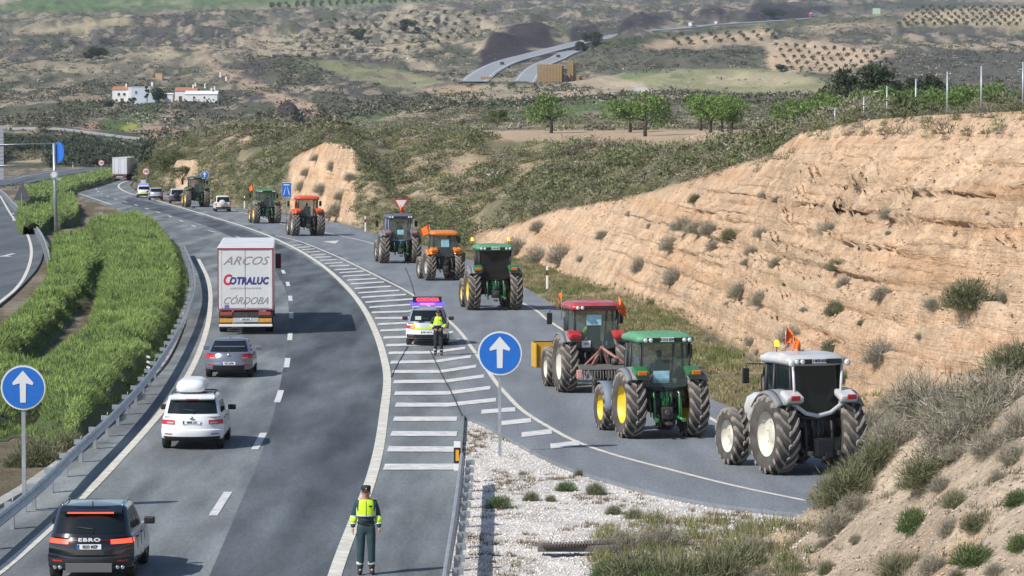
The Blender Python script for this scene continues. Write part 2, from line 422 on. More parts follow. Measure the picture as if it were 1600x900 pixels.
patch([(95, 162), (160, 156), (175, 164), (120, 178), (90, 175)], C3(.10, .135, .06))
patch([(240, 150), (262, 140), (345, 125), (340, 130), (262, 148)], C3(.10, .125, .06))
patch([(560, 175), (700, 160), (640, 188), (560, 196), (480, 200)], C3(.12, .15, .07)); patch([(740, 160), (820, 150), (990, 158), (1010, 168), (900, 178), (760, 182)], C3(.12, .165, .07))
patch([(590, 188), (680, 155), (760, 132), (880, 132), (900, 148), (760, 160), (650, 185)], C3(.34, .29, .205)); patch([(660, 140), (700, 133), (760, 134), (750, 142), (690, 152)], C3(.42, .31, .20))
patch([(725, 180), (750, 165), (760, 160), (745, 180)], C3(.46, .34, .22))
patch([(900, 137), (960, 119), (1050, 109), (1150, 107), (1235, 111), (1290, 126), (1300, 141), (1180, 148), (1060, 139), (960, 130)], C3(.27, .27, .15))
patch([(1110, 118), (1180, 112), (1250, 118), (1280, 128), (1200, 138), (1100, 132)], C3(.38, .335, .215)); patch([(940, 122), (1000, 112), (1050, 110), (1000, 122), (950, 128)], C3(.16, .20, .09))
patch([(820, 150), (900, 138), (1000, 147), (1170, 148), (1300, 140), (1310, 149), (1170, 156), (1030, 152), (900, 155)], C3(.42, .345, .245))
patch([(880, 130), (940, 118), (1000, 128), (1022, 146), (985, 142), (900, 136)], C3(.43, .35, .25)); patch([(985, 135), (1005, 133), (1020, 146), (1000, 147)], C3(.5, .46, .4))
patch([(992, 70), (1040, 53), (1180, 44), (1205, 52), (1200, 72), (1150, 68), (1100, 72), (1020, 79)], C3(.46, .35, .24))
patch([(1195, 66), (1280, 63), (1345, 76), (1402, 82), (1396, 95), (1310, 112), (1205, 112), (1195, 95)], C3(.46, .35, .24))
patch([(1398, 38), (1430, 18), (1520, 10), (1940, 8), (1940, 44), (1560, 42), (1480, 38)], C3(.42, .345, .22))
patch([(1330, 30), (1400, 36), (1400, 42), (1260, 50), (1250, 42)], C3(.36, .29, .2))
patch([(1180, 8), (1600, 2), (1940, 0), (1940, 9), (1560, 12), (1300, 22)], C3(.09, .095, .075), 3)
patch([(1500, -4), (1940, -6), (1940, 6), (1560, 7)], C3(.34, .28, .22))
patch([(880, 79), (960, 60), (1100, 46), (1250, 31), (1400, 26), (1400, 32), (1250, 40), (1100, 53), (985, 72)], C3(.085, .10, .05))
patch([(1000, 80), (1200, 75), (1190, 105), (1050, 108), (930, 118), (900, 100), (880, 84)], C3(.12, .12, .085))
patch([(1380, 90), (1420, 80), (1600, 80), (1940, 78), (1940, 130), (1420, 130), (1330, 112)], C3(.105, .10, .085), 3)
patch([(-330, 205), (0, 206), (100, 212), (215, 224), (260, 232), (225, 262), (-330, 262)], C3(.10, .105, .07))
patch([(18, 246), (70, 246), (68, 254), (20, 254)], C3(.36, .29, .19))
blend(soften(cutm, 2), C3(.05, .04, .042))  # far cuts: mostly their shade put into the colour, plus dark rock
# plateau field, hill, cut, verge, flat ground
NEAR = ~FAR | (SEG < 5)
fld = soften(inpoly([(738, 204), (1250, 203), (1250, 232), (1114, 225), (978, 228), (860, 222), (760, 218)], PX, PY) & (SEG > 5.5) & (SEG < 7.2), 2)
hm = sstep(4.95, 5.02, SEG) * (1 - sstep(7.0, 7.4, SEG)) * (PXC > 200)[None, :]
hc = C3(.20, .185, .11) * (1 - sstep(.4, .62, n1)[..., None]) + C3(.40, .31, .21) * sstep(.4, .62, n1)[..., None]
hc = hc * (1 - sstep(.45, .6, n2)[..., None] * .6) + C3(.12, .125, .07) * sstep(.45, .6, n2)[..., None] * .6
blend(hm, hc); blend(fld, C3(.47, .355, .245))
strat = fbm(TX / 30, (TH * 1.0), 201, 4)
cc = C3(.585, .412, .272) * (0.84 + .34 * strat)[..., None]
gx = sstep(.50, .66, fbm(TX / 5, TY / 5, 203, 4))[..., None]; cc = cc * (1 - gx * .22) + C3(.55, .45, .34) * gx * .22
rx = (sstep(.55, .7, fbm(TX / 3, TH * 2.2, 205, 4)) * .6)[..., None]; cc = cc * (1 - rx) + C3(.53, .325, .19) * rx
tanpx, = ln([(-330, 0), (262, 0), (280, .8), (306, .8), (325, 0), (440, .1), (466, 1), (548, 1), (566, .1), (640, .25), (700, .2), (775, .9), (800, 1), (1933, 1)])
cutm2 = sstep(4.0, 4.05, SEG) * (1 - sstep(4.98, 5.03, SEG)) * (PXC > 205)[None, :]
blend(cutm2, hc)
blend(cutm2 * np.clip(tanpx[None, :] * 1.4 - .9 * fbm(TX / 4, TY / 5, 231, 3) + .25 * (tanpx[None, :] > .5), 0, 1), cc)
vg = C3(.20, .175, .095) * np.ones(TH.shape + (1,)); q = sstep(.45, .6, fbm(TX / 2, TY / 5, 207, 4))[..., None]; vg = vg * (1 - q) + C3(.34, .28, .185) * q
flatm = (SEG > 1) & (SEG <= 4.0)
blend(flatm * 1.0, vg)
grav = flatm & (PXC > 700)[None, :] & (TY < 112) & (SEG < 3.5)
gc = C3(.74, .70, .655) * np.ones(TH.shape + (1,)); q = sstep(.5, .68, fbm(TX / 1.2, TY / 2.4, 209, 4))[..., None]; gc = gc * (1 - q * .5) + C3(.34, .29, .24) * q * .4
blend(grav * 1.0, gc)
left = flatm & (PXC < 330)[None, :]
lc = C3(.16, .13, .085) * np.ones(TH.shape + (1,)); q = sstep(.5, .65, fbm(TX / 2, TY / 3, 211, 4))[..., None]; lc = lc * (1 - q) + C3(.30, .26, .20) * q
blend(left * 1.0, lc)
bm_ = (SEG > .9) * (SEG < 3.0) * sstep(1125, 1150, PXC)[None, :] * (TH > 0.0)
bc = C3(.50, .405, .305) * (.85 + .35 * fbm(TX / 1.5, TY / 3, 213, 4))[..., None]
q = sstep(.5, .66, fbm(TX / 2.5, TY / 2.5, 215, 4))[..., None]; bc = bc * (1 - q) + C3(.50, .35, .225) * q
blend(bm_ * 1.0, bc)
R, N = TD.shape
# hard layers stand out over soft ones: push the face outwards by layer, so that real undercuts throw shade
def layer(h, p, up=.13):
    f = h / p; f = f - np.floor(f); return np.where(f < up, f / up, 1 - (f - up) / (1 - up))
hz1 = TH + .5 * fbm(TX / 16, TY / 16, 91, 3); hz2 = TH + .35 * fbm(TX / 6, TY / 6, 92, 3)
am1 = np.clip(-.55 + 2.6 * fbm(TX / 9, TY / 14, 93, 3), 0, 1) ; am2 = np.clip(-.7 + 2.8 * fbm(TX / 5, TY / 8, 94, 3), 0, 1)
push = (.42 * layer(hz1, 1.05) * am1 + .24 * layer(hz2, .42) * am2 + .20 * (fbm(TY / .8, TH / .35, 95, 3) - .5)) * incut * (.22 + .78 * sstep(900, 1200, PXC))[None, :] * (.45 + .55 * sstep(4.25, 4.5, SEG))
V = np.stack([TX - push * .9, TY - push * .35, TH], -1).reshape(-1, 3)
i, j = np.meshgrid(np.arange(R - 1), np.arange(N - 1), indexing='ij'); a = (i * N + j).ravel()
quads = np.stack([a, a + 1, a + N + 1, a + N], -1)

def ground_material():
    m = bpy.data.materials.new('ground_earth'); m.use_nodes = True; n = m.node_tree; b = n.nodes['Principled BSDF']
    b.inputs['Roughness'].default_value = 0.95; b.inputs['Specular IOR Level'].default_value = 0.15
    at = n.nodes.new('ShaderNodeAttribute'); at.attribute_name = 'Col'; tc = n.nodes.new('ShaderNodeTexCoord')
    def noise(s, d=5, rough=.6):
        t = n.nodes.new('ShaderNodeTexNoise'); t.inputs['Scale'].default_value = s; t.inputs['Detail'].default_value = d; t.inputs['Roughness'].default_value = rough
        n.links.new(tc.outputs['Object'], t.inputs['Vector']); return t.outputs[0]
    def mr(x, lo, hi, p0, p1):
        r = n.nodes.new('ShaderNodeMapRange'); n.links.new(x, r.inputs[0])
        for k, v in enumerate((p0, p1, lo, hi)): r.inputs[k + 1].default_value = v
        return r.outputs[0]
    def mul(a_, b_):
        q = n.nodes.new('ShaderNodeMath'); q.operation = 'MULTIPLY'; n.links.new(a_, q.inputs[0]); n.links.new(b_, q.inputs[1]); return q.outputs[0]
    f = mul(mul(mr(noise(.6), .8, 1.2, .35, .65), mr(noise(5.0, 4), .82, 1.18, .35, .65)), mr(noise(32., 3), .8, 1.16, .35, .65))
    v = n.nodes.new('ShaderNodeVectorMath'); v.operation = 'SCALE'; n.links.new(at.outputs['Color'], v.inputs[0]); n.links.new(f, v.inputs['Scale'])
    n.links.new(v.outputs[0], b.inputs['Base Color'])
    bp = n.nodes.new('ShaderNodeBump'); bp.inputs['Strength'].default_value = .9; bp.inputs['Distance'].default_value = .16
    mp = n.nodes.new('ShaderNodeMapping'); mp.inputs['Scale'].default_value = (.5, .5, 9); n.links.new(tc.outputs['Object'], mp.inputs[0])
    ns = n.nodes.new('ShaderNodeTexNoise'); ns.inputs['Scale'].default_value = 1.0; ns.inputs['Detail'].default_value = 6; ns.inputs['Roughness'].default_value = .65; n.links.new(mp.outputs[0], ns.inputs['Vector'])
    ad = n.nodes.new('ShaderNodeMath'); ad.operation = 'ADD'; n.links.new(noise(6.0, 7, .7), ad.inputs[0]); n.links.new(ns.outputs[0], ad.inputs[1]); n.links.new(ad.outputs[0], bp.inputs['Height']); n.links.new(bp.outputs[0], b.inputs['Normal'])
    return m
GROUND = ground_material()
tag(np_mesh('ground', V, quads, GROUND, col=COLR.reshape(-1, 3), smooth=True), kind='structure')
# one sheet under everything, out past the fan on both sides and behind the camera
sk_ = MB(); sk_.poly([(-3000, -400, -30), (3000, -400, -30), (3000, 9000, -30), (-3000, 9000, -30)])
tag(sk_.build('ground', mat('low_ground', (.2, .17, .11), .95, var=.3, vscale=.02)), kind='structure')

def colidx(px): return int(np.clip(round((px + 330) / 3), 0, N - 1))
def T(px, py):
    """point of the visible ground seen at a photo pixel"""
    k = colidx(px); col = PY[:, k]; ok = np.where(col <= py)[0]
    ok = ok[ok > 5]
    r = ok[0] if len(ok) else R - 1
    y1, y0 = col[r], col[r - 1]; t = 0 if y0 == y1 else np.clip((y0 - py) / (y0 - y1), 0, 1)
    return Vector(V[(r - 1) * N + k] * (1 - t) + V[r * N + k] * t)
def ground_z(X, Y):
    px = 800 + F * X / Y; k = colidx(px); r = int(np.clip(np.searchsorted(TD[:, k], Y), 1, R - 1))
    t = (Y - TD[r - 1, k]) / (TD[r, k] - TD[r - 1, k]); return float(TH[r - 1, k] * (1 - t) + TH[r, k] * t)
# ------------------------------------------------------------------ roads and their paint
def asphalt(name, base, dark, seed, rough=.85, streak=.12):
    m = bpy.data.materials.new(name); m.use_nodes = True; n = m.node_tree; b = n.nodes['Principled BSDF']
    b.inputs['Roughness'].default_value = rough; b.inputs['Specular IOR Level'].default_value = .35
    tc = n.nodes.new('ShaderNodeTexCoord'); mp = n.nodes.new('ShaderNodeMapping'); mp.inputs['Scale'].default_value = (.55, .035, 1); mp.inputs['Location'].default_value = (seed, seed * 2, 0)
    n.links.new(tc.outputs['Object'], mp.inputs[0])
    def noise(vec, s, d=5):
        t = n.nodes.new('ShaderNodeTexNoise'); t.inputs['Scale'].default_value = s; t.inputs['Detail'].default_value = d; n.links.new(vec, t.inputs['Vector']); return t.outputs[0]
    def mr(x, lo, hi, p0, p1):
        r = n.nodes.new('ShaderNodeMapRange'); n.links.new(x, r.inputs[0])
        for k, v in enumerate((p0, p1, lo, hi)): r.inputs[k + 1].default_value = v
        return r.outputs[0]
    mx = n.nodes.new('ShaderNodeMix'); mx.data_type = 'RGBA'; mx.inputs[6].default_value = (*base, 1); mx.inputs[7].default_value = (*dark, 1)
    n.links.new(mr(noise(mp.outputs[0], 1.0, 4), 0, 1, .38, .62), mx.inputs[0])
    mq = n.nodes.new('ShaderNodeMapping'); mq.inputs['Scale'].default_value = (1, .14, 1); n.links.new(tc.outputs['Object'], mq.inputs[0])
    g1 = mr(noise(mq.outputs[0], 14., 3), .86, 1.14, .3, .7); g2 = mr(noise(mq.outputs[0], .9, 6), 1 - streak, 1 + streak, .35, .65)
    q = n.nodes.new('ShaderNodeMath'); q.operation = 'MULTIPLY'; n.links.new(g1, q.inputs[0]); n.links.new(g2, q.inputs[1])
    v = n.nodes.new('ShaderNodeVectorMath'); v.operation = 'SCALE'; n.links.new(mx.outputs[2], v.inputs[0]); n.links.new(q.outputs[0], v.inputs['Scale'])
    n.links.new(v.outputs[0], b.inputs['Base Color'])
    bp = n.nodes.new('ShaderNodeBump'); bp.inputs['Strength'].default_value = .25; bp.inputs['Distance'].default_value = .01
    n.links.new(noise(tc.outputs['Object'], 60., 2), bp.inputs['Height']); n.links.new(bp.outputs[0], b.inputs['Normal'])
    return m
A_MAIN = asphalt('asphalt_main', (.205, .225, .228), (.115, .128, .138), 3, streak=.25)
A_DARK = asphalt('asphalt_fresh', (.112, .128, .142), (.058, .068, .08), 9, streak=.25)
A_RAMP = asphalt('asphalt_ramp', (.195, .215, .235), (.16, .178, .198), 5, streak=.12)
def pxy(pts, h): return [G(x, y, h) for x, y in pts]
def sheet(name, pts, h, m, kind='structure', skirt=0.2):
    b = MB(); P = [Vector((p[0], p[1], h)) for p in pts]
    from mathutils.geometry import tessellate_polygon
    n = len(P); VV = [b.bm.verts.new(p) for p in P]
    for tri in tessellate_polygon([P]):
        try: b.bm.faces.new([VV[k] for k in tri])
        except ValueError: pass
    if skirt:
        for k in range(n): b.poly([P[k], P[(k + 1) % n], P[(k + 1) % n] - Vector((0, 0, skirt)), P[k] - Vector((0, 0, skirt))])
    for f in b.bm.faces:
        f.normal_update()
        if abs(f.normal.z) > .5 and f.normal.z < 0: f.normal_flip()
    return tag(b.build(name, m, recalc=False), kind=kind)
def sp(pts, h=0.0, n=6): return smooth_path([G(x, y, h) for x, y in pts], n)
# traced edges (photo pixels on the road plane), smoothed in the world
main_left = sp([(-330, 1000), (-60, 830), (60, 760), (150, 690), (225, 610), (268, 560), (293, 500), (302, 450), (296, 405), (275, 378), (235, 350), (195, 330), (150, 315), (118, 303), (103, 294), (104, 286), (125, 279), (170, 271), (230, 263), (330, 256)])
main_right = sp([(330, 262), (260, 267), (225, 277), (205, 287), (212, 298), (250, 313), (330, 331), (420, 352), (540, 392), (640, 440), (705, 500), (738, 560), (728, 630), (722, 700), (716, 770), (700, 860), (680, 960), (640, 1150)])
start = [Vector((main_right[-1].x, 20, 0)), Vector((main_left[0].x - 1, 20, 0))]
sheet('motorway_carriageway', main_left + main_right + start, 0.0, A_MAIN)
ramp_left = sp([(430, 366), (540, 402), (640, 456), (700, 512), (722, 560), (719, 600), (719, 642), (760, 664), (800, 687), (850, 713), (900, 734), (1000, 763), (1100, 784), (1200, 797), (1290, 806)])
ramp_left += [Vector((9.6, 80.5, 0)), Vector((13, 79, 0)), Vector((22, 79, 0))]
ramp_right = [Vector((26, 88, 0)), Vector((18, 90, 0)), Vector((13.5, 94, 0))] + sp([(1250, 702), (1162, 647), (1099, 617), (1000, 560), (905, 503), (860, 474), (805, 441), (720, 401), (600, 370), (540, 351), (470, 340), (420, 331), (350, 322), (300, 309), (250, 300), (215, 295)])
sheet('slip_road', ramp_left + ramp_right + [G(330, 332), G(380, 348)], 0.004, A_RAMP)
# the darker resurfaced strip of the right-hand lane
dk = sp([(190, 318), (260, 334), (330, 356), (400, 392), (440, 440), (452, 500), (440, 590), (415, 690), (370, 800), (310, 940)]) + sp([(520, 940), (560, 800), (585, 700), (596, 640), (600, 590), (592, 535), (570, 488), (535, 448), (495, 415), (440, 383), (360, 351), (270, 325), (200, 308)])
sheet('resurfaced_lane', dk, 0.008, A_DARK, skirt=0)
hz = sp([(200, 300), (260, 318), (330, 336), (420, 362)], n=4)
lc_edge = sp([(0, 296), (19, 315), (42, 338), (62, 364), (68, 385), (62, 412), (40, 440), (0, 476), (-80, 530), (-250, 640)])
lc_far = sp([(-330, 700), (-330, 420), (-250, 330), (-120, 300), (-40, 294), (0, 294)], n=1)
sheet('opposite_carriageway', lc_edge + lc_far[:-1] , 0.0, asphalt('asphalt_opposite', (.12, .135, .15), (.085, .097, .11), 13))
sheet('opposite_carriageway', sp([(-330, 300), (-100, 293), (0, 291), (60, 283), (110, 272), (180, 263)]) + sp([(190, 259), (110, 264), (60, 269), (0, 279), (-100, 287), (-330, 292)]), 0.0, MATS.get('x') or bpy.data.materials['asphalt_opposite'])

PAINT = mat('road_paint', (.68, .68, .66), .7, var=.12, vscale=3, dirt=(.25, .25, .24), dirt_scale=2.5, dirt_amt=.4)
PAINTY = mat('aged_road_paint', (.68, .655, .57), .7, var=.12, vscale=3, dirt=(.28, .27, .22), dirt_scale=2.0, dirt_amt=.35)
def strip(b, path, w, z):
    path = [Vector((p[0], p[1], z)) for p in path]; rows = []
    for k, p in enumerate(path):
        t = (path[min(k + 1, len(path) - 1)] - path[max(k - 1, 0)]).normalized(); s = Vector((t.y, -t.x, 0)) * w / 2
        rows.append([p - s, p + s])
    b.grid(rows, smooth=False)
def marking(name, paths, w, m=PAINT, z=0.013):
    b = MB()
    for p in paths: strip(b, p, w, z)
    return tag(b.build(name, m), kind='structure')
left_line = sp([(-160, 1000), (0, 893), (130, 776), (195, 708), (250, 646), (292, 590), (317, 535), (328, 485), (326, 440), (310, 405)])
marking('edge_line', [left_line, sp([(175, 320), (140, 308), (118, 300), (111, 293), (118, 285), (145, 278), (175, 273), (225, 266)])], .24, PAINTY)
right_line = sp([(480, 1040), (525, 893), (552, 820), (577, 757), (592, 700), (600, 645), (605, 595), (600, 560), (588, 522), (568, 482), (540, 447), (505, 416), (470, 393), (430, 373), (400, 361), (362, 348), (312, 333), (257, 317), (225, 307), (207, 303.5), (192, 297.5), (185, 291.5), (190, 286), (205, 281), (240, 272)])
marking('edge_line', [right_line], .30, PAINTY)
hatch_line = sp([(430, 368), (470, 378), (520, 398), (560, 417), (600, 437), (640, 458), (704, 504), (741, 549), (773, 595), (790, 615), (817, 642), (860, 669), (900, 690), (960, 711), (1050, 735), (1150, 760), (1270, 785)])
marking('edge_line', [hatch_line + [Vector((10.5, 82.5, 0)), Vector((15, 81, 0))]], .17, PAINTY)
marking('edge_line', [sp([(255, 306), (310, 316), (382, 333), (440, 350), (520, 366), (587, 382), (700, 420), (819, 475), (854, 499), (878, 515), (930, 548), (1010, 592), (1100, 648), (1200, 705)])], .16, PAINTY)
marking('edge_line', [sp([(0, 306), (19, 338), (39, 360), (48, 383), (48, 405), (39, 431), (24, 452), (0, 472), (-60, 520)]), sp([(-200, 288), (0, 281), (40, 275), (81, 268.5), (130, 262)])], .22, PAINTY)
dash_y = [(345, 787), (405, 690), (436, 620), (448.5, 568), (453, 527), (455.5, 493), (455, 466), (448, 432), (422, 391.5)]
center = sp([(210, 1000), (285, 880), (345, 787), (405, 690), (436, 620), (448.5, 568), (453, 527), (455, 493), (453, 462), (445, 430), (422, 391.5), (380, 373), (345, 364.5), (315.5, 358), (297.5, 351), (280, 344), (265, 338), (249.5, 332.5), (234.5, 327.5), (220.5, 323), (207.5, 319), (195.5, 315.5), (176, 309.5), (159, 303), (153, 299), (150, 294), (152, 289.5), (162, 285), (178, 281)])
def dash_run(path, period, dash, off):
    cum = [0]
    for p, q in zip(path[:-1], path[1:]): cum.append(cum[-1] + (Vector(q) - Vector(p)).length)
    def at(s):
        k = max(0, min(len(path) - 2, int(np.searchsorted(cum, s)) - 1)); return path[k].lerp(path[k + 1], (s - cum[k]) / max(1e-6, cum[k + 1] - cum[k]))
    out = []; s = off
    while s + dash < cum[-1]: out.append([at(s), at(s + dash / 2), at(s + dash)]); s += period
    return out, cum
_, cum = dash_run(center, 17, 5, 0)
k0 = min(range(len(center)), key=lambda k: (center[k] - G(345, 787)).length); s0 = cum[k0]
dr, _ = dash_run(center, 17.0, 5.4, (s0 - 2.7) % 17.0)
marking('lane_dashes', dr, .22)
# chevron hatching of the gore
BARS = [[(600, 730), (714, 730)], [(606, 702), (714, 702.5)], [(611, 678), (714, 678.5)], [(615, 655), (714, 655)], [(618, 633), (700, 633), (775, 625)], [(616.5, 615), (700, 614.5), (766, 606)],
        [(615, 597), (697, 596), (756, 588)], [(613, 581), (688, 581), (744, 572.5)], [(610, 566.5), (682, 565), (736, 557)], [(607, 552), (675, 551), (727, 544)], [(603, 540), (670, 538), (718, 531)],
        [(599, 528), (665, 526), (708, 519)], [(594, 517), (660, 514), (698, 507)], [(590, 507), (655, 504), (688, 499)], [(586, 497.5), (635, 497), (672, 490)], [(581, 488.5), (636, 487), (662, 482)],
        [(577, 480.5), (652, 475.5)], [(571, 472.5), (645, 467.5)], [(565, 465), (634.5, 460.5)], [(559.5, 458), (624, 454)], [(554, 451), (611, 447.5)], [(548, 444), (600, 441)], [(542.5, 438), (589, 435.5)],
        [(535.5, 432), (579, 429.5)], [(530, 426.5), (569, 424)], [(522.5, 422), (558, 420)], [(515, 416), (546, 415)], [(507.5, 412), (536, 410.5)], [(500, 407), (526, 406)], [(492, 402.5), (517.5, 401.5)],
        [(486, 399), (509, 397.5)], [(479, 394.5), (500, 393)], [(471, 390.5), (492, 389)], [(464, 387), (485, 386)], [(457, 384), (472, 382.5)], [(752, 644), (805, 640)], [(782, 662), (830, 657)], [(815, 680), (862, 674.5)], [(860, 698), (905, 693)]]
hb = MB()
for bar in BARS:
    for (p, q) in zip(bar[:-1], bar[1:]):
        A, B = G(*p), G(*q); hw = .82; z = .017
        hb.poly([Vector((A.x, A.y - hw, z)), Vector((B.x, B.y - hw, z)), Vector((B.x, B.y + hw, z)), Vector((A.x, A.y + hw, z))])
tag(hb.build('hatched_road_marking', PAINT), kind='structure')
yb = MB(); Y = [G(504, 377.3, .012), G(530, 375.6, .012), G(524, 380.6, .012)]; yb.poly(Y); tag(yb.build('give_way_marking', PAINTY), kind='structure')
ab = MB(); c = G(11, 399); 
for poly in ([(-.9, -2.5), (.9, -2.5), (0, -.6)][::1], [(-.2, -.9), (.2, -.9), (.2, 3.4), (-.2, 3.4)]):
    ab.poly([(c.x + x * .9, c.y - (-y if True else y) * 1.0 * -1 * -1, .012) for x, y in poly])
tag(ab.build('painted_arrow', PAINT), kind='structure')
# tar joint across slip road and hatching
marking('tar_joint', [sp([(633, 418), (642, 440), (650, 470)], .0, 4), sp([(637, 542), (622, 568), (611, 590)], 0, 4), sp([(672, 548), (690, 585), (706, 615), (722, 650)], 0, 4)], .05, mat('tar', (.05, .05, .055), .6), z=.021)
# narrow concrete kerb strip along the left shoulder
kb = MB(); kp = [p + Vector((-.1, 0, 0)) for p in sp([(-330, 1000), (-60, 830), (60, 760), (150, 690), (225, 610), (268, 560), (293, 500), (302, 450)])]
kb.sweep(kp, [(-.35, -.1), (-.35, .06), (0, .06), (.0, -.1)]); tag(kb.build('concrete_gutter', mat('concrete', (.36, .35, .33), .9, var=.15, vscale=2)), kind='structure')
# far motorway climbing away and the pale lane by the village, draped on the land
def draped(name, P, w, m):
    rows = []
    for k, p in enumerate(P):
        t = P[min(k + 1, len(P) - 1)] - P[max(k - 1, 0)]; t.z = 0; t.normalize(); s = Vector((t.y, -t.x, 0)) * w / 2; d = Vector((0, 0, 2))
        rows.append([p - s - d, p - s, p + s, p + s - d])
    b = MB(); b.grid(rows, smooth=False); tag(b.build(name, m), kind='structure'); return rows
A_FAR = mat('far_asphalt', (.27, .285, .30), .8, var=.1, vscale=.1)
rA = draped('far_motorway', ROUTE_A, 13, A_FAR); rB = draped('far_motorway', ROUTE_B, 10, A_FAR)
rL = draped('village_lane', ROUTE_L, 6, mat('pale_lane', (.42, .42, .42), .85))
b = MB()
for rows in (rA, rB):
    for k in (1, 2):
        q = .12 if k == 1 else .88
        b.grid([[r[1].lerp(r[2], q - .02) + Vector((0, 0, .05)), r[1].lerp(r[2], q + .02) + Vector((0, 0, .05))] for r in rows], smooth=False)
tag(b.build('edge_line', PAINT), kind='structure')
# ------------------------------------------------------------------ shared materials of the made things
RUB = mat('tyre_rubber', (.022, .021, .020), .85, var=.2, vscale=6)
LUG = mat('dusty_lug_rubber', (.36, .315, .275), .95, var=.35, vscale=3, dirt=(.045, .04, .038), dirt_scale=3.0, dirt_amt=.7)
BLACK = mat('black_plastic', (.018, .018, .02), .5); DARK = mat('dark_grimy_metal', (.03, .03, .032), .6, var=.4, vscale=5, dirt=(.14, .12, .09), dirt_scale=4, dirt_amt=.35)
GLASS = mat('tinted_glass', (.010, .015, .018), .04, spec=.35); GLASS2 = mat('cab_glass', (.10, .14, .14), .03, trans=.0, alpha=.30)
CHROME = mat('bare_metal', (.6, .6, .6), .3, 1.0); GALV = mat('galvanised_steel', (.40, .43, .46), .45, .55, var=.15, vscale=3, dirt=(.2, .19, .17), dirt_scale=1.2, dirt_amt=.3)
WHITE = mat('white_plastic', (.75, .75, .73), .5); REDL = mat('red_lamp', (.45, .02, .02), .25, coat=.5); REDON = mat('lit_red_lamp', (.6, .03, .02), .3, emis=(1, .09, .04), estr=1.6)
ORL = mat('orange_lamp', (.75, .17, .015), .3, coat=.4); ORON = mat('lit_orange_beacon', (.9, .3, .02), .3, emis=(1, .35, .02), estr=2.5)
PLATE = mat('number_plate', (.78, .79, .8), .5); PLBLUE = mat('plate_blue', (.02, .08, .4), .5); INK = mat('ink_black', (.01, .01, .012), .6)
FLAG = mat('orange_flag_cloth', (.85, .17, .02), .8); SKIN = mat('skin', (.42, .23, .16), .55); POSTER = mat('light_blue_poster', (.33, .60, .70), .7, var=.15, vscale=6)

def off(P, n, d): return P + n * d
class Shell:
    """a rounded car shell: levels = [(height share, half width, rear y, front y)], corners rounded in plan"""
    def __init__(s, levels, cr, cf, zfun, pw=3.2): s.L = levels; s.cr = cr; s.cf = cf; s.z = zfun; s.pw = pw
    def lev(s, v):
        k = [l[0] for l in s.L]; return [float(np.interp(v, k, [l[i] for l in s.L])) for i in (1, 2, 3)]
    def P(s, face, t, v):
        w, yr, yf = s.lev(v)
        if face == 'B': x = w * t; y = yr + s.cr * abs(t) ** s.pw
        elif face == 'F': x = w * t; y = yf - s.cf * abs(t) ** s.pw
        else: x = w if face == 'R' else -w; y = yr + s.cr + (yf - s.cf - yr - s.cr) * t
        return Vector((x, y, s.z(y, v)))
    def nrm(s, face, t, v):
        e = .02; a = s.P(face, t + e, v) - s.P(face, t - e, v); b = s.P(face, t, v + e) - s.P(face, t, v - e) if v > e and v < 1 - e else (s.P(face, t, min(1, v + e)) - s.P(face, t, max(0, v - e)))
        n = a.cross(b)
        if n.length < 1e-9: return Vector((0, -1, 0))
        n.normalize(); ref = {'B': Vector((0, -1, 0)), 'F': Vector((0, 1, 0)), 'R': Vector((1, 0, 0)), 'L': Vector((-1, 0, 0))}[face]
        return n if n.dot(ref) > 0 else -n
    def loop(s, v, nb=14, ns=22):
        r = [s.P('B', -1 + 2 * k / nb, v) for k in range(nb)] + [s.P('R', k / ns, v) for k in range(ns)]
        r += [s.P('F', 1 - 2 * k / nb, v) for k in range(nb)] + [s.P('L', 1 - k / ns, v) for k in range(ns)]
        return r
    def build(s, b, vs, cap=True, crown=0.0):
        rows = [s.loop(v) for v in vs]
        if cap:
            c = sum(rows[-1], Vector()) / len(rows[-1])
            for f in (.96, .8, .4, .02): rows.append([Vector((c.x + (p.x - c.x) * f, c.y + (p.y - c.y) * f, p.z + crown * (1 - f * f))) for p in rows[-1 - (0)]] if f == .96 else [Vector((c.x + (p.x - c.x) * f, c.y + (p.y - c.y) * f, p.z + crown * (1 - f * f))) for p in base])
            if False: pass
        b.grid(rows, closed_u=True); return b
    def patch(s, b, face, t0, t1, v0, v1, d=.006, nt=8, nv=5, slant=0.0, th=0.0):
        rows = []
        for i in range(nv + 1):
            v = v0 + (v1 - v0) * i / nv; row = []
            for k in range(nt + 1):
                t = t0 + (t1 - t0) * k / nt
                if slant: t = t0 + slant * (v - v0) + (t1 - t0 - abs(slant) * 0) * k / nt
                row.append(s.P(face, t, v) + s.nrm(face, t, v) * d)
            rows.append(row)
        b.grid(rows); return b
def _shell_build(s, b, vs, cap=True, crown=0.0):
    rows = [s.loop(v) for v in vs]
    if cap:
        base = rows[-1]; c = sum(base, Vector()) / len(base)
        for f in (.95, .8, .45, .03): rows.append([Vector((c.x + (p.x - c.x) * f, c.y + (p.y - c.y) * f, p.z + crown * (1 - f * f))) for p in base])
    b.grid(rows, closed_u=True); return b
Shell.build = _shell_build

def cut_wheels(o, wheels, r):
    """open the wheel arches in a body mesh"""
    dg = None
    c = MB()
    for (x, y) in wheels: c.lathe([(r, -.35), (r, .35)], seg=28, M=Matrix.Translation((x, y, r * .86)), smooth=False)
    k = c.build('arch_tool', None); md = o.modifiers.new('arch', 'BOOLEAN'); md.operation = 'DIFFERENCE'; md.object = k; md.solver = 'FAST'
    dg = bpy.context.evaluated_depsgraph_get(); me = bpy.data.meshes.new_from_object(o.evaluated_get(dg)); o.modifiers.clear()
    if len(me.polygons) > 50: o.data = me
    km = k.data; bpy.data.objects.remove(k); bpy.data.meshes.remove(km)

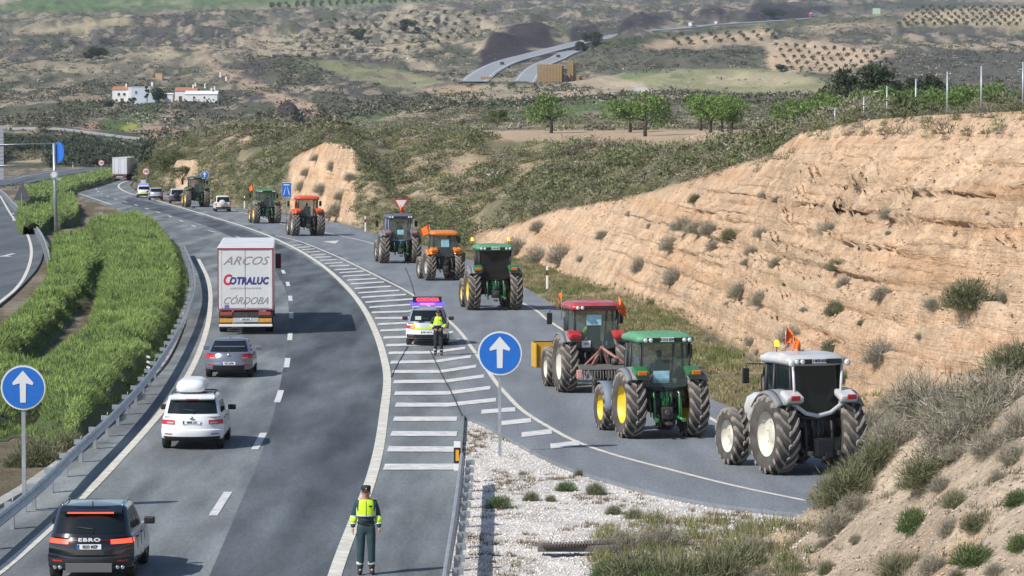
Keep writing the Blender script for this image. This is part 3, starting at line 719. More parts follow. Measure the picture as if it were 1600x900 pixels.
def car_wheel(parent, x, y, r=.34, w=.23, rimm=None):
    side = 1 if x > 0 else -1; M = Matrix.Translation((x, y, r))
    b = MB(); b.lathe([(r * .62, -w / 2 + .01), (r * .9, -w / 2), (r, -w * .36), (r, w * .36), (r * .9, w / 2), (r * .62, w / 2 - .01)], seg=26, M=M, closed=False)
    t = b.build('wheel', RUB, parent)
    b = MB(); b.lathe([(r * .64, side * (w / 2 - .02)), (r * .55, side * (w / 2 - .035)), (r * .15, side * (w / 2 - .05)), (.01, side * (w / 2 - .05))], seg=20, M=M, closed=False)
    for k in range(5):
        a = k * 2 * math.pi / 5; b.box((x + side * (w / 2 - .03), y + math.sin(a) * r * .35, r + math.cos(a) * r * .35), (.02, .05, r * .55), rot=(-a, 0, 0))
    b.build('rim', rimm or CHROME, t); return t
def plate(parent, txt, y, z, w=.52, h=.11, tilt=0.0, blue=True, x=0, size=None):
    b = MB(); b.box((x, y, z), (w, .012, h), bev=.003); p = b.build('number_plate', PLATE, parent)
    if blue:
        b = MB(); b.box((x - w / 2 + .025, y - .008, z), (.045, .004, h - .012)); b.build('country_band', PLBLUE, p)
    text('lettering', txt, (size or h * .86), INK, p, (x + (.02 if blue else 0), y - .010, z), sx=.82, bold=.002)
    return p

def make_car(name, label, loc, rz, paint, L=4.5, W=1.86, H=1.68, belt=1.02, sill=.30, hood=.98, tail='band', plate_txt=None, plate_z=.78, roof_paint=None, rearlean=.36, wb=2.68, rw=.35,
             group=None, scale=1.0, cat='car', glass=GLASS, rails=True, wiper=True, lit=False, boxy=0.0, detail=True, spoiler=True, bumper=BLACK, wt=.80, spare=None, antenna=True, lower=.36):
    t = thing(name, label, cat, loc, rz, group, scale)
    hw = W / 2; q = 1 - boxy
    def zl(y, v):
        top = belt - .03 if y < L * .62 else belt - .03 - (belt - .03 - hood) * min(1, (y - L * .62) / (L * .1)) - .12 * max(0, (y - L * .72) / (L * .28)) ** 2
        return sill + (top - sill) * v
    low = Shell([(0, hw * .94, .10, L - .12), (.06, hw * .985, .03, L - .04), (.30, hw, 0.0, L), (.42, hw, .015, L - .01), (.47, hw * .995, .06 * q + .02, L - .03), (.75, hw * .985, .075 * q + .02, L - .08), (1.0, hw * .94, .14 * q + .03, L - .3)], .38 * q + .06, .6, zl, 2.8)
    b = MB(); low.build(b, [0, .06, .18, .30, .42, .47, .6, .75, .88, .96, 1.0], crown=.02)
    bmesh.ops.holes_fill(b.bm, edges=[e for e in b.bm.edges if e.is_boundary], sides=0)
    body = b.build('body', paint, t)
    ax0 = L * .5 - wb / 2 - .02; ax1 = ax0 + wb; wx = hw - .125
    cut_wheels(body, [(wx * s_ + s_ * .16, y) for s_ in (-1, 1) for y in (ax0, ax1)], rw + .055)
    for p in body.data.polygons: p.use_smooth = True
    try: body.data.set_sharp_from_angle(angle=math.radians(38))
    except Exception: pass
    b = MB(); b.box((0, L / 2, sill + .16), (W - .5, L - .5, .34)); b.box((0, L / 2, sill - .02), (W - .28, L - 1.0, .08)); b.build('underbody', INK, t)
    for s_ in (-1, 1):
        for y in (ax0, ax1): car_wheel(t, wx * s_, y, rw)
    # greenhouse
    zr = H; yr0 = .16 * q + .03; lean = rearlean
    def zg(y, v): return (belt - .04) + (zr - belt + .04) * v
    cab = Shell([(0, hw * .93, yr0, L * .70), (.5, hw * (.93 + wt) / 2 + .012, yr0 + lean * .5, L * .70 - .42), (.92, hw * wt + .02, yr0 + lean, L * .70 - .86), (1.0, hw * wt - .06, yr0 + lean + .08, L * .70 - .98)], .22 * q + .06, .30, zg, 3.0)
    b = MB(); cab.build(b, [0, .12, .25, .5, .7, .85, .92, .97, 1.0], crown=.035); b.build('roof', roof_paint or paint, t)
    b = MB(); cab.patch(b, 'B', -.88, .88, .13, .86, .008, 14, 6); rg = b.build('rear_window', glass, t)
    for fc in ('L', 'R'):
        for (t0, t1) in ((.035, .30), (.335, .64), (.675, .93)):
            b = MB(); cab.patch(b, fc, t0, t1, .14, .84, .006, 4, 4, slant=.0); b.build('side_window', glass, t)
    b = MB(); cab.patch(b, 'F', -.9, .9, .08, .9, .006, 10, 5); b.build('windscreen', glass, t)
    if detail:
        if wiper:
            b = MB(); p0 = cab.P('B', .05, .14) + Vector((0, -.03, 0)); b.tube([p0, cab.P('B', .1, .3) + Vector((0, -.03, 0)), cab.P('B', -.35, .34) + Vector((0, -.025, 0))], .012, 5); b.build('wiper', BLACK, t)
        if spoiler:
            b = MB(); yy = yr0 + lean; rows = [[Vector((x * hw * wt, yy - .16 + .1 * abs(x) ** 3, zr - .10)), Vector((x * hw * wt * .99, yy + .15, zr - .005))] for x in np.linspace(-.93, .93, 11)]
            b.grid(rows); rows2 = [[r[0] - Vector((0, -.02, .04)), r[0]] for r in rows]; b.grid(rows2); b.build('spoiler', roof_paint or paint, t)
            b = MB(); b.box((0, yy - .155, zr - .118), (.36 if not lit else 1.0, .02, .03)); b.build('brake_light', REDON if lit else REDL, t)
        if rails:
            for s_ in (-1, 1):
                b = MB(); x = s_ * (hw * wt - .07); b.tube([(x, yr0 + lean + .22, zr + .0), (x, yr0 + lean + .4, zr + .055), (x, L * .7 - 1.25, zr + .055), (x, L * .7 - 1.05, zr)], .018, 6); b.build('roof_rail', BLACK if not rails == 'silver' else CHROME, t)
        if antenna:
            b = MB(); b.box((0, yr0 + lean + .28, zr + .05), (.03, .12, .09), taper=(.5, .2)); b.build('antenna', BLACK, t)
        # bumper, lamps, handles
        b = MB(); low.patch(b, 'B', -.96, .96, .02, lower, .012, 18, 4); b.build('rear_bumper', bumper, t)
        for fc in ('L', 'R'):
            b = MB(); low.patch(b, fc, .0, 1, .0, .10, .010, 12, 2); b.build('side_skirt', BLACK, t)
            for y in (.28, .55):
                b = MB(); pp = low.P(fc, y, .84); b.box(pp + Vector((.012 if fc == 'R' else -.012, 0, 0)), (.02, .17, .03), bev=.006); b.build('door_handle', BLACK, t)
            for y in (.245, .47, .70): b = MB(); pp = low.P(fc, y, .5); b.box(pp + Vector((.001 if fc == 'R' else -.001, 0, .02)), (.006, .012, (belt - sill) * .8)); b.build('door_seam', INK, t)
        for s_ in (-1, 1):
            b = MB(); b.box((s_ * (hw + .10), L * .635, belt + .04), (.24, .12, .16), bev=.035, rot=(0, 0, s_ * -.15)); m_ = b.build('mirror', BLACK if tail != 'gray' else paint, t)
        m_ = REDON if lit else REDL
        for s_ in (-1, 1):
            b = MB()
            if tail == 'band': low.patch(b, 'B', s_ * .50, s_ * .97, .79, .93, .012, 6, 2)
            elif tail == 'wide': low.patch(b, 'B', s_ * .55, s_ * .995, .66, .84, .014, 8, 3)
            elif tail == 'gray': low.patch(b, 'B', s_ * .60, s_ * 1.0, .70, .98, .014, 8, 3)
            elif tail == 'tall': low.patch(b, 'B', s_ * .86, s_ * .99, .45, .95, .014, 4, 4)
            o = b.build('tail_lamp', m_, t)
            if tail == 'wide' or tail == 'gray':
                b = MB(); low.patch(b, 'B', s_ * .58, s_ * .80, .70, .76, .022, 4, 1); b.build('reversing_lamp', mat('pale_lens', (.5, .35, .35), .3), o)
            b = MB(); low.patch(b, 'B', s_ * .62, s_ * .86, lower - .10, lower - .055, .02, 4, 1); b.build('reflector', REDL, t)
            if tail in ('band', 'wide', 'gray'):
                b = MB(); low.patch(b, 'R' if s_ > 0 else 'L', .0, .05, .74 if tail != 'band' else .80, .92, .012, 2, 2); b.build('tail_lamp', m_, t)
            if tail == 'band':
                b = MB(); low.patch(b, 'B', s_ * .0, s_ * .5, .895, .93, .012, 6, 1); b.build('light_bar', mat('dark_red_lens', (.12, .01, .02), .3), t)
    else:
        for s_ in (-1, 1):
            b = MB(); low.patch(b, 'B', s_ * .78, s_ * .97, .55, .85, .012, 3, 2); b.build('tail_lamp', REDL, t)
            b = MB(); b.box((s_ * (hw + .09), L * .63, belt + .04), (.2, .1, .14), bev=.03); b.build('mirror', BLACK, t)
        b = MB(); low.patch(b, 'B', -.94, .94, .02, .3, .012, 10, 2); b.build('rear_bumper', bumper, t)
    if spare is not None:
        b = MB(); M = Matrix.Translation((-.12, -.10, .98)) @ Matrix.Rotation(math.pi / 2, 4, 'Z')
        b.lathe([(.02, -.13), (.30, -.13), (.355, -.08), (.355, .08), (.3, .12)], seg=24, M=M, closed=False); b.build('spare_wheel', spare, t)
    if plate_txt:
        v = (plate_z - sill) / (belt - .03 - sill); y = low.lev(v)[1] - .015; plate(t, plate_txt, y, plate_z)
    t['_low'] = 0; del t['_low']
    return t, low, cab

BLKP = mat('black_car_paint', (.007, .007, .012), .16, coat=1.0, var=.1); WHP = mat('white_car_paint', (.72, .74, .76), .25, coat=.8); GRP = mat('grey_car_paint', (.20, .215, .27), .3, .4, coat=.9)
def at(px, py, z=0.0): return G(px, py, z)
D2R = math.radians
# --- black SUV
t, low, cab = make_car('suv', 'glossy black SUV with lit red tail lights nearest the camera, ahead of no other car', at(139, 913), D2R(.6), BLKP, L=4.5, W=1.87, H=1.62, wt=.77, lit=True, tail='band', plate_txt='0233 MZP', plate_z=.80, rails='silver', group=None, scale=.97)
t['label'] = 'glossy black SUV with lit red tail lights at the bottom of the left lane'
text('lettering', 'EBRO', .105, WHITE, t, (0, low.lev(.86)[1] - .022, .945), sx=1.7, bold=.004, spacing=1.15)
for s_ in (-1, 1):
    b = MB(); 
    for k in (0, .11): b.lathe([(.03, -.03), (.04, -.03), (.04, .04), (.03, .04)], 14, M=Matrix.Translation((s_ * (.62 + k * s_ * 0) + k * s_, -.0, .37)) @ Matrix.Rotation(math.pi / 2, 4, 'Z'))
    b.build('exhaust_tip', CHROME, t)
b = MB(); b.box((0, -.012, .36), (1.0, .03, .2), bev=.01); b.build('skid_plate', mat('grey_plastic', (.12, .12, .13), .5), t)
# --- white SUV with roof box
t, low, cab = make_car('suv', 'white SUV carrying a white roof box in the left lane', at(299, 704), D2R(1.0), WHP, L=4.45, W=1.84, H=1.60, wt=.76, tail='wide', plate_txt='0845 LSC', plate_z=.82, rails=True, lower=.34, bumper=WHP, rw=.345)
b = MB(); box = Shell([(0, .36, .0, 1.9), (.12, .41, -.06, 1.98), (.5, .42, -.08, 2.05), (.82, .38, .0, 1.95), (1, .28, .18, 1.7)], .16, .35, lambda y, v: .12 + .36 * v)
box.build(b, [0, .12, .3, .5, .7, .82, .92, 1.0], crown=.02); bmesh.ops.holes_fill(b.bm, edges=[e for e in b.bm.edges if e.is_boundary], sides=0)
rb = b.build('roof_box', mat('white_gloss_plastic', (.78, .79, .82), .3, coat=.3), None); rb.location = t.location + Matrix.Rotation(t.rotation_euler.z, 3, 'Z') @ Vector((-.08, .78, 1.54)); rb.rotation_euler = t.rotation_euler
tag(rb, 'white plastic roof box carried on top of the white SUV', 'roof box')
b = MB(); 
for y in (1.1, 2.0): b.box((0, y, 1.645), (1.25, .06, .035))
b.build('roof_bars', BLACK, t)
b = MB(); b.lathe([(.02, 0), (.055, .0), (.055, .012), (.02, .012)], 20, M=Matrix.Translation((0, low.lev(.8)[1] - .03, .95)) @ Matrix.Rotation(math.pi / 2, 4, 'Z')); b.build('badge', CHROME, t)
b = MB(); low.patch(b, 'B', -.9, .9, .0, .16, .02, 16, 2); b.build('lower_valance', BLACK, t)
# --- grey coupe
t, low, cab = make_car('hatchback', 'metallic grey three door hatchback directly behind the white lorry', at(357, 591), D2R(1.4), GRP, L=4.2, W=1.80, H=1.42, belt=.95, hood=.88, tail='gray', plate_txt='4471 HKM', plate_z=.56, rails=False, rearlean=.95, wt=.70, lower=.42, bumper=GRP, rw=.33, spoiler=False)
b = MB(); low.patch(b, 'B', -.66, .66, .05, .30, .022, 12, 3); b.build('diffuser', BLACK, t)
b = MB(); b.lathe([(.02, 0), (.06, .0), (.06, .012), (.02, .012)], 20, M=Matrix.Translation((0, low.lev(.85)[1] - .02, .86)) @ Matrix.Rotation(math.pi / 2, 4, 'Z')); b.build('badge', CHROME, t)
b = MB(); b.box((0, .62, 1.16), (1.16, .05, .03), rot=(.5, 0, 0)); b.build('spoiler', GRP, t)
# --- patrol car with the sign
LIME = mat('lime_reflective', (.55, .72, .05), .6, emis=None); DKGREEN = mat('dark_green_livery', (.015, .05, .04), .4)
t, low, cab = make_car('patrol_car', 'white patrol car with a lit red message board parked on the hatched markings', at(667, 541), D2R(.3), WHP, L=4.4, W=1.84, H=1.62, tail='wide', wt=.72, plate_txt='PGC 4417 N', plate_z=.60, rails=False, lower=.30, roof_paint=mat('grey_green_roof', (.2, .25, .3), .3, coat=.6), spoiler=False, antenna=False, cat='patrol car')
b = MB(); low.patch(b, 'B', -.62, .62, .60, .72, .02, 14, 2); q_ = b.build('livery_stripe', LIME, t)
b = MB(); low.patch(b, 'B', -.62, .62, .70, .98, .018, 14, 2); b.build('tailgate_panel', mat('pale_green_grey', (.45, .52, .5), .4, coat=.4), t)
for s_ in (-1, 1):
    b = MB(); b.box((s_ * .50, 1.0, 1.665), (.30, .62, .02)); b.build('roof_marking', WHITE, t)
b = MB(); b.box((0, 1.0, 1.80), (1.52, .20, .10), bev=.03); lb = b.build('light_bar', mat('blue_light_bar', (.05, .04, .5), .2, emis=(.16, .08, 1.0), estr=1.3), t)
b = MB(); b.box((0, .88, 1.80), (.62, .02, .06)); b.build('lamp_centre', mat('violet_lamp', (.5, .1, .6), .3, emis=(.95, .12, .9), estr=2.0), lb)
b = MB(); b.box((0, .98, 1.97), (1.26, .12, .28), bev=.012); mb_ = b.build('message_board', INK, t)
LED = mat('red_led', (.6, .02, .03), .5, emis=(1, .05, .08), estr=3.2)
b = MB(); b.box((.02, .915, 1.975), (.92, .006, .20)); b.build('led_field', mat('red_glow', (.2, .01, .02), .5, emis=(.9, .03, .05), estr=.55), mb_)
text('lettering', 'CORTADA', .19, LED, mb_, (.02, .905, 1.975), sx=1.08, bold=.006)
b = MB(); b.box((-.38, .12, 1.22), (.26, .02, .16)); b.build('sticker', mat('sticker', (.6, .68, .66), .5), t)
b = MB(); low.patch(b, 'B', -.74, -.58, .62, .95, .022, 3, 3); b.build('badge', mat('gold_badge', (.5, .35, .05), .5), t)
for s_ in (-1, 1):
    b = MB(); low.patch(b, 'R' if s_ > 0 else 'L', .1, .8, .55, .8, .008, 10, 2); b.build('livery_stripe', DKGREEN, t)

# --- far cars at the head of the slow lane
PW = mat('dull_white_paint', (.62, .60, .58), .4, var=.08); BL4 = mat('dark_blue_paint', (.03, .045, .075), .3, coat=.5)
make_car('off_road_car', 'dusty white off road car with a covered spare wheel and an orange flag', at(349, 331), D2R(9), PW, L=4.1, W=1.75, H=1.75, boxy=.8, rearlean=.12, tail='tall', rails=False, detail=True, wiper=False, spoiler=False, spare=PW, bumper=DARK, group='cars at the head of the convoy', cat='off-road car', antenna=False)
make_car('off_road_car', 'dark blue off road car with a spare wheel ahead of the far green tractor', at(277, 318), D2R(8), BL4, L=4.4, W=1.8, H=1.78, boxy=.8, rearlean=.14, tail='tall', rails=False, wiper=False, spoiler=False, spare=BLACK, roof_paint=mat('silver_roof', (.45, .47, .5), .4), bumper=DARK, group='cars at the head of the convoy', cat='off-road car', antenna=False)
make_car('estate_car', 'silver white car in front of the dark blue off road car', at(244, 313), D2R(8), mat('silver_paint', (.42, .45, .5), .3, .3), L=4.4, W=1.8, H=1.58, rails='silver', tail='tall', group='cars at the head of the convoy', cat='car', antenna=False)
t, low, cab = make_car('patrol_car', 'white patrol car with blue flashing light leading the convoy by the speed sign', at(225, 309), D2R(8), WHP, L=4.3, W=1.8, H=1.6, rails=False, tail='tall', group='cars at the head of the convoy', cat='patrol car', antenna=False)
b = MB(); b.box((0, 1.2, 1.75), (1.3, .3, .22), bev=.04); b.build('light_bar', mat('lit_blue_beacon', (.05, .05, .8), .3, emis=(.12, .12, 1), estr=2.2), t)
b = MB(); low.patch(b, 'B', -.6, .6, .5, .7, .02, 8, 2); b.build('livery_stripe', LIME, t)
# ------------------------------------------------------------------ lorries
def lorry_wheel(parent, x, y, r=.5, w=.34):
    b = MB(); M = Matrix.Translation((x, y, r)); b.lathe([(.25, -w / 2), (r * .93, -w / 2), (r, -w * .4), (r, w * .4), (r * .93, w / 2), (.25, w / 2)], 24, M=M); t = b.build('wheel', RUB, parent)
    s_ = 1 if x > 0 else -1; b = MB(); b.lathe([(.27, s_ * (w / 2 + .004)), (.2, s_ * (w / 2 - .06)), (.02, s_ * (w / 2 + .02))], 18, M=M, closed=False); b.build('rim', GALV, t)
def make_lorry(label, loc, rz, box_m, trim_m, rear_m, writing=True, scale=1.0, H=4.0, W=2.55, L=13.6):
    t = thing('lorry', label, 'lorry', loc, rz, None, scale); hw = W / 2; fl = 1.12
    b = MB(); b.box((0, L / 2, (H + fl) / 2), (W, L, H - fl), bev=.03); b.build('trailer_box', box_m, t)
    for k, s_ in enumerate((-1, 1)):
        b = MB(); b.box((s_ * (hw / 2 - .035), -.014, (H + fl) / 2 - .02), (hw - .13, .03, H - fl - .26), bev=.006); d = b.build('rear_door', rear_m, t)
        if not writing:
            for x in (.22, .9): b = MB(); b.tube([(s_ * x, -.045, fl + .1), (s_ * x, -.045, H - .18)], .014, 6); b.build('lock_rod', GALV, d)
    # trim round the doors
    for nm, c, sz in (('top_rail', (0, -.02, H - .06), (W + .02, .06, .07)), ('side_rail', (-hw + .02, -.02, (H + fl) / 2), (.04, .05, H - fl - .08)), ('side_rail', (hw - .02, -.02, (H + fl) / 2), (.04, .05, H - fl - .08)), ('bottom_rail', (0, -.022, fl + .03), (W - .1, .06, .06))):
        b = MB(); b.box(c, sz, bev=.008); b.build(nm, trim_m, t)
    for s_ in (-1, 1):
        b = MB(); b.box((s_ * (hw - .12), -.018, (H + fl) / 2 - .03), (.13, .045, H - fl - .2), bev=.01); b.build('door_frame', rear_m, t)
        b = MB(); b.box((s_ * (hw - .01), L / 2, H - .05), (.05, L - .1, .08)); b.box((s_ * (hw - .01), L / 2, fl + .05), (.05, L - .1, .12)); b.build('side_rail', trim_m if not writing else rear_m, t)
    b = MB(); b.box((0, L / 2, .95), (1.1, L - .3, .28)); b.box((0, .5, .85), (2.3, .5, .12))
    for y in (2.3, 3.6, 4.9): b.box((0, y, .52), (2.2, .12, .12))
    b.build('chassis', DARK, t)
    for y in (2.3, 3.6, 4.9):
        for s_ in (-1, 1): lorry_wheel(t, s_ * (hw - .2), y)
    b = MB(); b.box((0, .06, .93), (W - .1, .1, .26), bev=.02); lp = b.build('light_panel', DARK, t)
    for s_ in (-1, 1):
        b = MB(); b.box((s_ * (hw - .4), .0, .97), (.55, .04, .18), bev=.02); b.build('tail_lamp', mat('dull_tail_lens', (.30, .07, .06), .4), lp)
        b = MB(); b.box((s_ * (hw - .40), -.02, .66), (.62 if writing else .3, .02, .19)); b.build('rear_marker', mat('amber_marker', (.72, .36, .05), .5, dirt=(.3, .16, .05), dirt_scale=9, dirt_amt=.5) if writing else mat('red_marker', (.45, .05, .04), .5), t)
        b = MB(); b.box((s_ * (hw - .35), 1.35, .5), (.55, .02, .55)); b.build('mud_flap', BLACK, t)
    b = MB(); b.box((0, .02, .43), (W - .12, .12, .12), bev=.02); b.build('underrun_bar', WHITE if writing else GALV, t)
    b = MB(); b.box((0, -.03, .68), (1.15, .02, .20)); b.build('plate_holder', mat('grey_board', (.45, .48, .5), .6), t)
    plate(t, 'R 0412 BCF', -.05, .71, .50, .11, blue=False)
    # tractor unit in front
    cab = Shell([(0, 1.2, 13.9, 16.2), (.5, 1.24, 13.9, 16.2), (.8, 1.22, 13.95, 16.1), (1, 1.0, 14.1, 15.7)], .1, .4, lambda y, v: .9 + (2.9 if writing else 2.6) * v)
    b = MB(); cab.build(b, [0, .2, .5, .8, .92, 1], crown=.05); b.build('cab', mat('maroon_cab', (.25, .02, .04), .3, coat=.6) if writing else mat('red_cab', (.4, .03, .03), .4), t)
    b = MB(); b.box((0, 13.4, .8), (1.0, 5.2, .3)); b.build('cab_chassis', DARK, t)
    for s_ in (-1, 1):
        lorry_wheel(t, s_ * (hw - .25), 12.2); lorry_wheel(t, s_ * (hw - .2), 15.4)
        b = MB(); b.box((s_ * (hw + .16), 15.7, 2.75), (.28, .12, .75), bev=.04); b.tube([(s_ * 1.2, 15.7, 3.0), (s_ * 1.45, 15.7, 3.0)], .02, 6); b.build('mirror', mat('maroon_plastic', (.12, .02, .04), .5), t)
    if writing:
        GREYW = mat('faded_grey_lettering', (.30, .25, .28), .6); NAVY = mat('navy_lettering', (.03, .03, .20), .6); REDW = mat('red_lettering', (.55, .02, .05), .6); FR = mat('faded_pink_lettering', (.5, .42, .42), .6)
        text('lettering', 'ARCOS', .54, GREYW, t, (-.02, -.036, 3.38), sx=1.12, shear=.45, spacing=1.02)
        o = text('lettering', 'C', .66, REDW, t, (-.86, -.036, 2.50), sx=.80, shear=.2, bold=.022)
        o = text('lettering', 'OTRALUC', .44, NAVY, t, (.14, -.036, 2.46), sx=.84, shear=.2, bold=.02, spacing=1.06)
        text('lettering', 'LOGISTICA & TRANSPORTE', .10, FR, t, (.0, -.036, 2.13), sx=1.15)
        text('lettering', 'CÓRDOBA', .46, GREYW, t, (-.02, -.036, 1.55), sx=.92, shear=.45)
        b = MB(); b.box((-.86, -.036, 1.27), (.2, .006, .2)); b.build('sticker', mat('blue_grey_sticker', (.12, .15, .28), .6), t)
    return t
make_lorry('white box lorry with red trim and COTRALUC lettering on its rear doors', at(384, 523), D2R(3.7), mat('trailer_white', (.70, .71, .72), .5, var=.06, vscale=1.5, dirt=(.42, .43, .42), dirt_scale=.8, dirt_amt=.5),
           mat('trim_maroon', (.32, .035, .06), .5), mat('door_white', (.64, .66, .67), .5, var=.05, vscale=1.2, dirt=(.48, .49, .49), dirt_scale=1.1, dirt_amt=.4))
make_lorry('pale grey curtain lorry rounding the far bend of the motorway', at(187, 282.5), D2R(-3.0), mat('curtain_grey', (.70, .70, .76), .6), mat('curtain_trim', (.45, .4, .42), .5), mat('door_grey', (.64, .64, .70), .6), writing=False, scale=1.0)

# ------------------------------------------------------------------ tractors
def lug_tyre(R_, w, nl, lh=.055):
    b = MB(); b.mi = 0
    b.lathe([(R_ * .56, -w * .40), (R_ * .72, -w * .5), (R_ * .88, -w * .49), (R_ - lh, -w * .40), (R_ - lh, w * .40), (R_ * .88, w * .49), (R_ * .72, w * .5), (R_ * .56, w * .40)], 36, closed=False)
    b.mi = 1
    for k in range(nl):
        for s_ in (-1, 1):
            a0 = 2 * math.pi * (k + (.5 if s_ > 0 else 0)) / nl; st = []
            for (x, da, rr) in ((-.02, .0, R_), (.20, .13, R_), (.38, .30, R_ * .995), (.49, .40, R_ * .965), (.515, .43, R_ * .90)):
                a = a0 - da; hwid = .042 + .012 * (x > .3)
                P = lambda ang, r: Vector((s_ * x * w, math.cos(ang) * r, math.sin(ang) * r))
                tw = hwid / R_
                st.append([P(a - tw, rr), P(a + tw, rr), P(a + tw * 1.25, rr - lh * 1.25), P(a - tw * 1.25, rr - lh * 1.25)])
            b.grid(st, smooth=False, closed_u=True)
            for e in (st[0], st[-1]): b.poly(e)
    bmesh.ops.recalc_face_normals(b.bm, faces=b.bm.faces)
    me = bpy.data.meshes.new('lug_tyre'); b.bm.to_mesh(me); b.bm.free(); me.materials.append(mat('carcass_rubber', (.05, .046, .042), .9, dirt=(.13, .115, .10), dirt_scale=2.5, dirt_amt=.6)); me.materials.append(LUG); return me
TYRES = {}
def tractor_wheel(parent, x, y, R_, w, rimm):
    key = (round(R_, 2), round(w, 2))
    if key not in TYRES: TYRES[key] = lug_tyre(R_, w, 18 if R_ > .8 else 15)
    o = bpy.data.objects.new('wheel', TYRES[key]); COL.objects.link(o); o.parent = parent; o.location = (x, y, R_)
    if x < 0: o.rotation_euler = (random.uniform(0, 6), 0, 0)
    else: o.rotation_euler = (random.uniform(0, 6), 0, 0)
    s_ = 1 if x > 0 else -1; b = MB()
    b.lathe([(R_ * .60, s_ * w * .42), (R_ * .57, s_ * w * .36), (R_ * .52, s_ * w * .1), (R_ * .3, s_ * w * .02), (R_ * .22, s_ * w * .1), (R_ * .12, s_ * w * .16), (.01, s_ * w * .16)], 28, closed=False)
    b.lathe([(R_ * .60, -s_ * w * .42), (R_ * .5, -s_ * w * .3), (R_ * .2, -s_ * w * .1), (.01, -s_ * w * .1)], 28, closed=False)
    for k in range(8):
        a = k * math.pi / 4; b.box((s_ * w * .05, math.cos(a) * R_ * .36, math.sin(a) * R_ * .36), (.03, .04, .04))
    b.build('rim', rimm, o); return o
def flag(parent, base, h, w=.75, hh=.55, wave=1.0, d=(1, .2), seedf=0):
    rnd = random.Random(seedf); b = MB(); bx, by, bz = base
    b.tube([base, (bx + .02, by, bz + h)], .014, 5); o = b.build('flag_pole', GALV, parent)
    rows = []
    for i in range(9):
        u = i / 8; row = []
        for k in range(6):
            v = k / 5; sag = u * u * .28 * wave
            row.append((bx + d[0] * w * u * (1 - .12 * wave), by + d[1] * w * u + .09 * math.sin(u * 7 + v * 2 + seedf) * wave, bz + h - v * hh * (1 - .25 * u) - sag + .05 * math.sin(u * 5 + seedf)))
        rows.append(row)
    b = MB(); b.grid(rows); b.build('flag', FLAG, o); return o
def make_tractor(label, px, py, rz, body, roof_m, rim, frame=BLACK, fender2=None, scale=1.08, R1=.94, W1=.56, R2=.66, W2=.42, track=1.86, flags=(), beacon=None, poster=False, plate_roof=None, arms=None,
                 glass_dark=False, exhaust=True, weight=False, lamp=ORL, mirror=(True, True), roof_lamps=4, group='tractors driving in convoy on the slip road', driver=True, fr_mudguard=False, cabw=1.0, extra=None, plate_body=None):
    t = thing('tractor', label, 'tractor', at(px, py), rz, group, scale); hx = track / 2
    fender2 = fender2 or body
    for s_ in (-1, 1):
        tractor_wheel(t, s_ * hx, 0, R1, W1, rim); tractor_wheel(t, s_ * (hx - .03), 2.62, R2, W2, rim)
    b = MB(); b.tube([(-hx, 0, R1), (hx, 0, R1)], .13, 12); b.box((0, .35, .98), (.56, 1.5, .62), bev=.06); b.box((0, 1.8, .95), (.46, 2.2, .42), bev=.05); b.box((0, 2.62, .66), (hx * 2 - .3, .22, .2), bev=.04)
    b.box((-.62, 1.15, .85), (.5, 1.0, .42), bev=.06); b.box((.62, 1.15, .85), (.5, 1.0, .42), bev=.06); b.build('chassis', DARK, t)
    hood = Shell([(0, .33, 1.25, 3.35), (.5, .37, 1.25, 3.4), (.85, .33, 1.25, 3.3), (1, .2, 1.25, 3.1)], .02, .25, lambda y, v: 1.05 + v * (.82 - .06 * (y - 1.2)))
    b = MB(); hood.build(b, [0, .25, .5, .7, .85, .94, 1], crown=.03); b.build('bonnet', body, t)
    # cab: floor, frame posts, roof, glass
    cw = .76 * cabw; z0, z1 = 1.42, 2.68; cy0, cy1 = -.52, 1.12
    b = MB(); b.box((0, .35, 1.28), (1.28, 1.4, .34), bev=.05); b.build('cab_floor', DARK, t)
    low_ = {'rl': (-cw + .10, cy0 + .04, z0), 'rr': (cw - .10, cy0 + .04, z0), 'ml': (-cw - .02, .42, z0 - .2), 'mr': (cw + .02, .42, z0 - .2), 'fl': (-cw + .12, cy1 + .06, z0 - .15), 'fr': (cw - .12, cy1 + .06, z0 - .15)}
    top_ = {'rl': (-cw + .03, cy0 + .10, z1), 'rr': (cw - .03, cy0 + .10, z1), 'ml': (-cw + .0, .42, z1), 'mr': (cw - .0, .42, z1), 'fl': (-cw + .06, cy1 - .1, z1), 'fr': (cw - .06, cy1 - .1, z1)}
    b = MB()
    for k in low_: b.tube([low_[k], (Vector(low_[k]) + Vector(top_[k])) / 2 + Vector((.02 if k[1] == 'r' else -.02, 0, 0)), top_[k]], .042, 6)
    b.tube([low_['rl'], (0, cy0 - .03, z0 - .07), low_['rr']], .05, 6); b.tube([top_['rl'], top_['rr']], .045, 6); b.tube([low_['fl'], low_['fr']], .045, 6)
    b.build('cab_frame', frame, t)
    g = GLASS if glass_dark else GLASS2
    def pane(nm, ks, inset=.0):
        q = [Vector(low_[ks[0]]), Vector(low_[ks[1]]), Vector(top_[ks[1]]), Vector(top_[ks[0]])]; bb = MB(); bb.poly(q, .006, (q[1] - q[0]).cross(q[2] - q[0])); return bb.build(nm, g, t)
    pane('rear_window', ('rl', 'rr')); pane('side_window', ('rl', 'ml')); pane('side_window', ('rr', 'mr')); pane('door', ('ml', 'fl')); pane('door', ('mr', 'fr')); pane('windscreen', ('fl', 'fr'))
    rf = Shell([(0, cw + .02, cy0 - .04, cy1 + .16), (.3, cw + .09, cy0 - .13, cy1 + .26), (.65, cw + .08, cy0 - .11, cy1 + .24), (1, cw - .06, cy0 + .08, cy1 + .02)], .16, .22, lambda y, v: z1 - .01 + .26 * v - .03 * abs(y - .3))
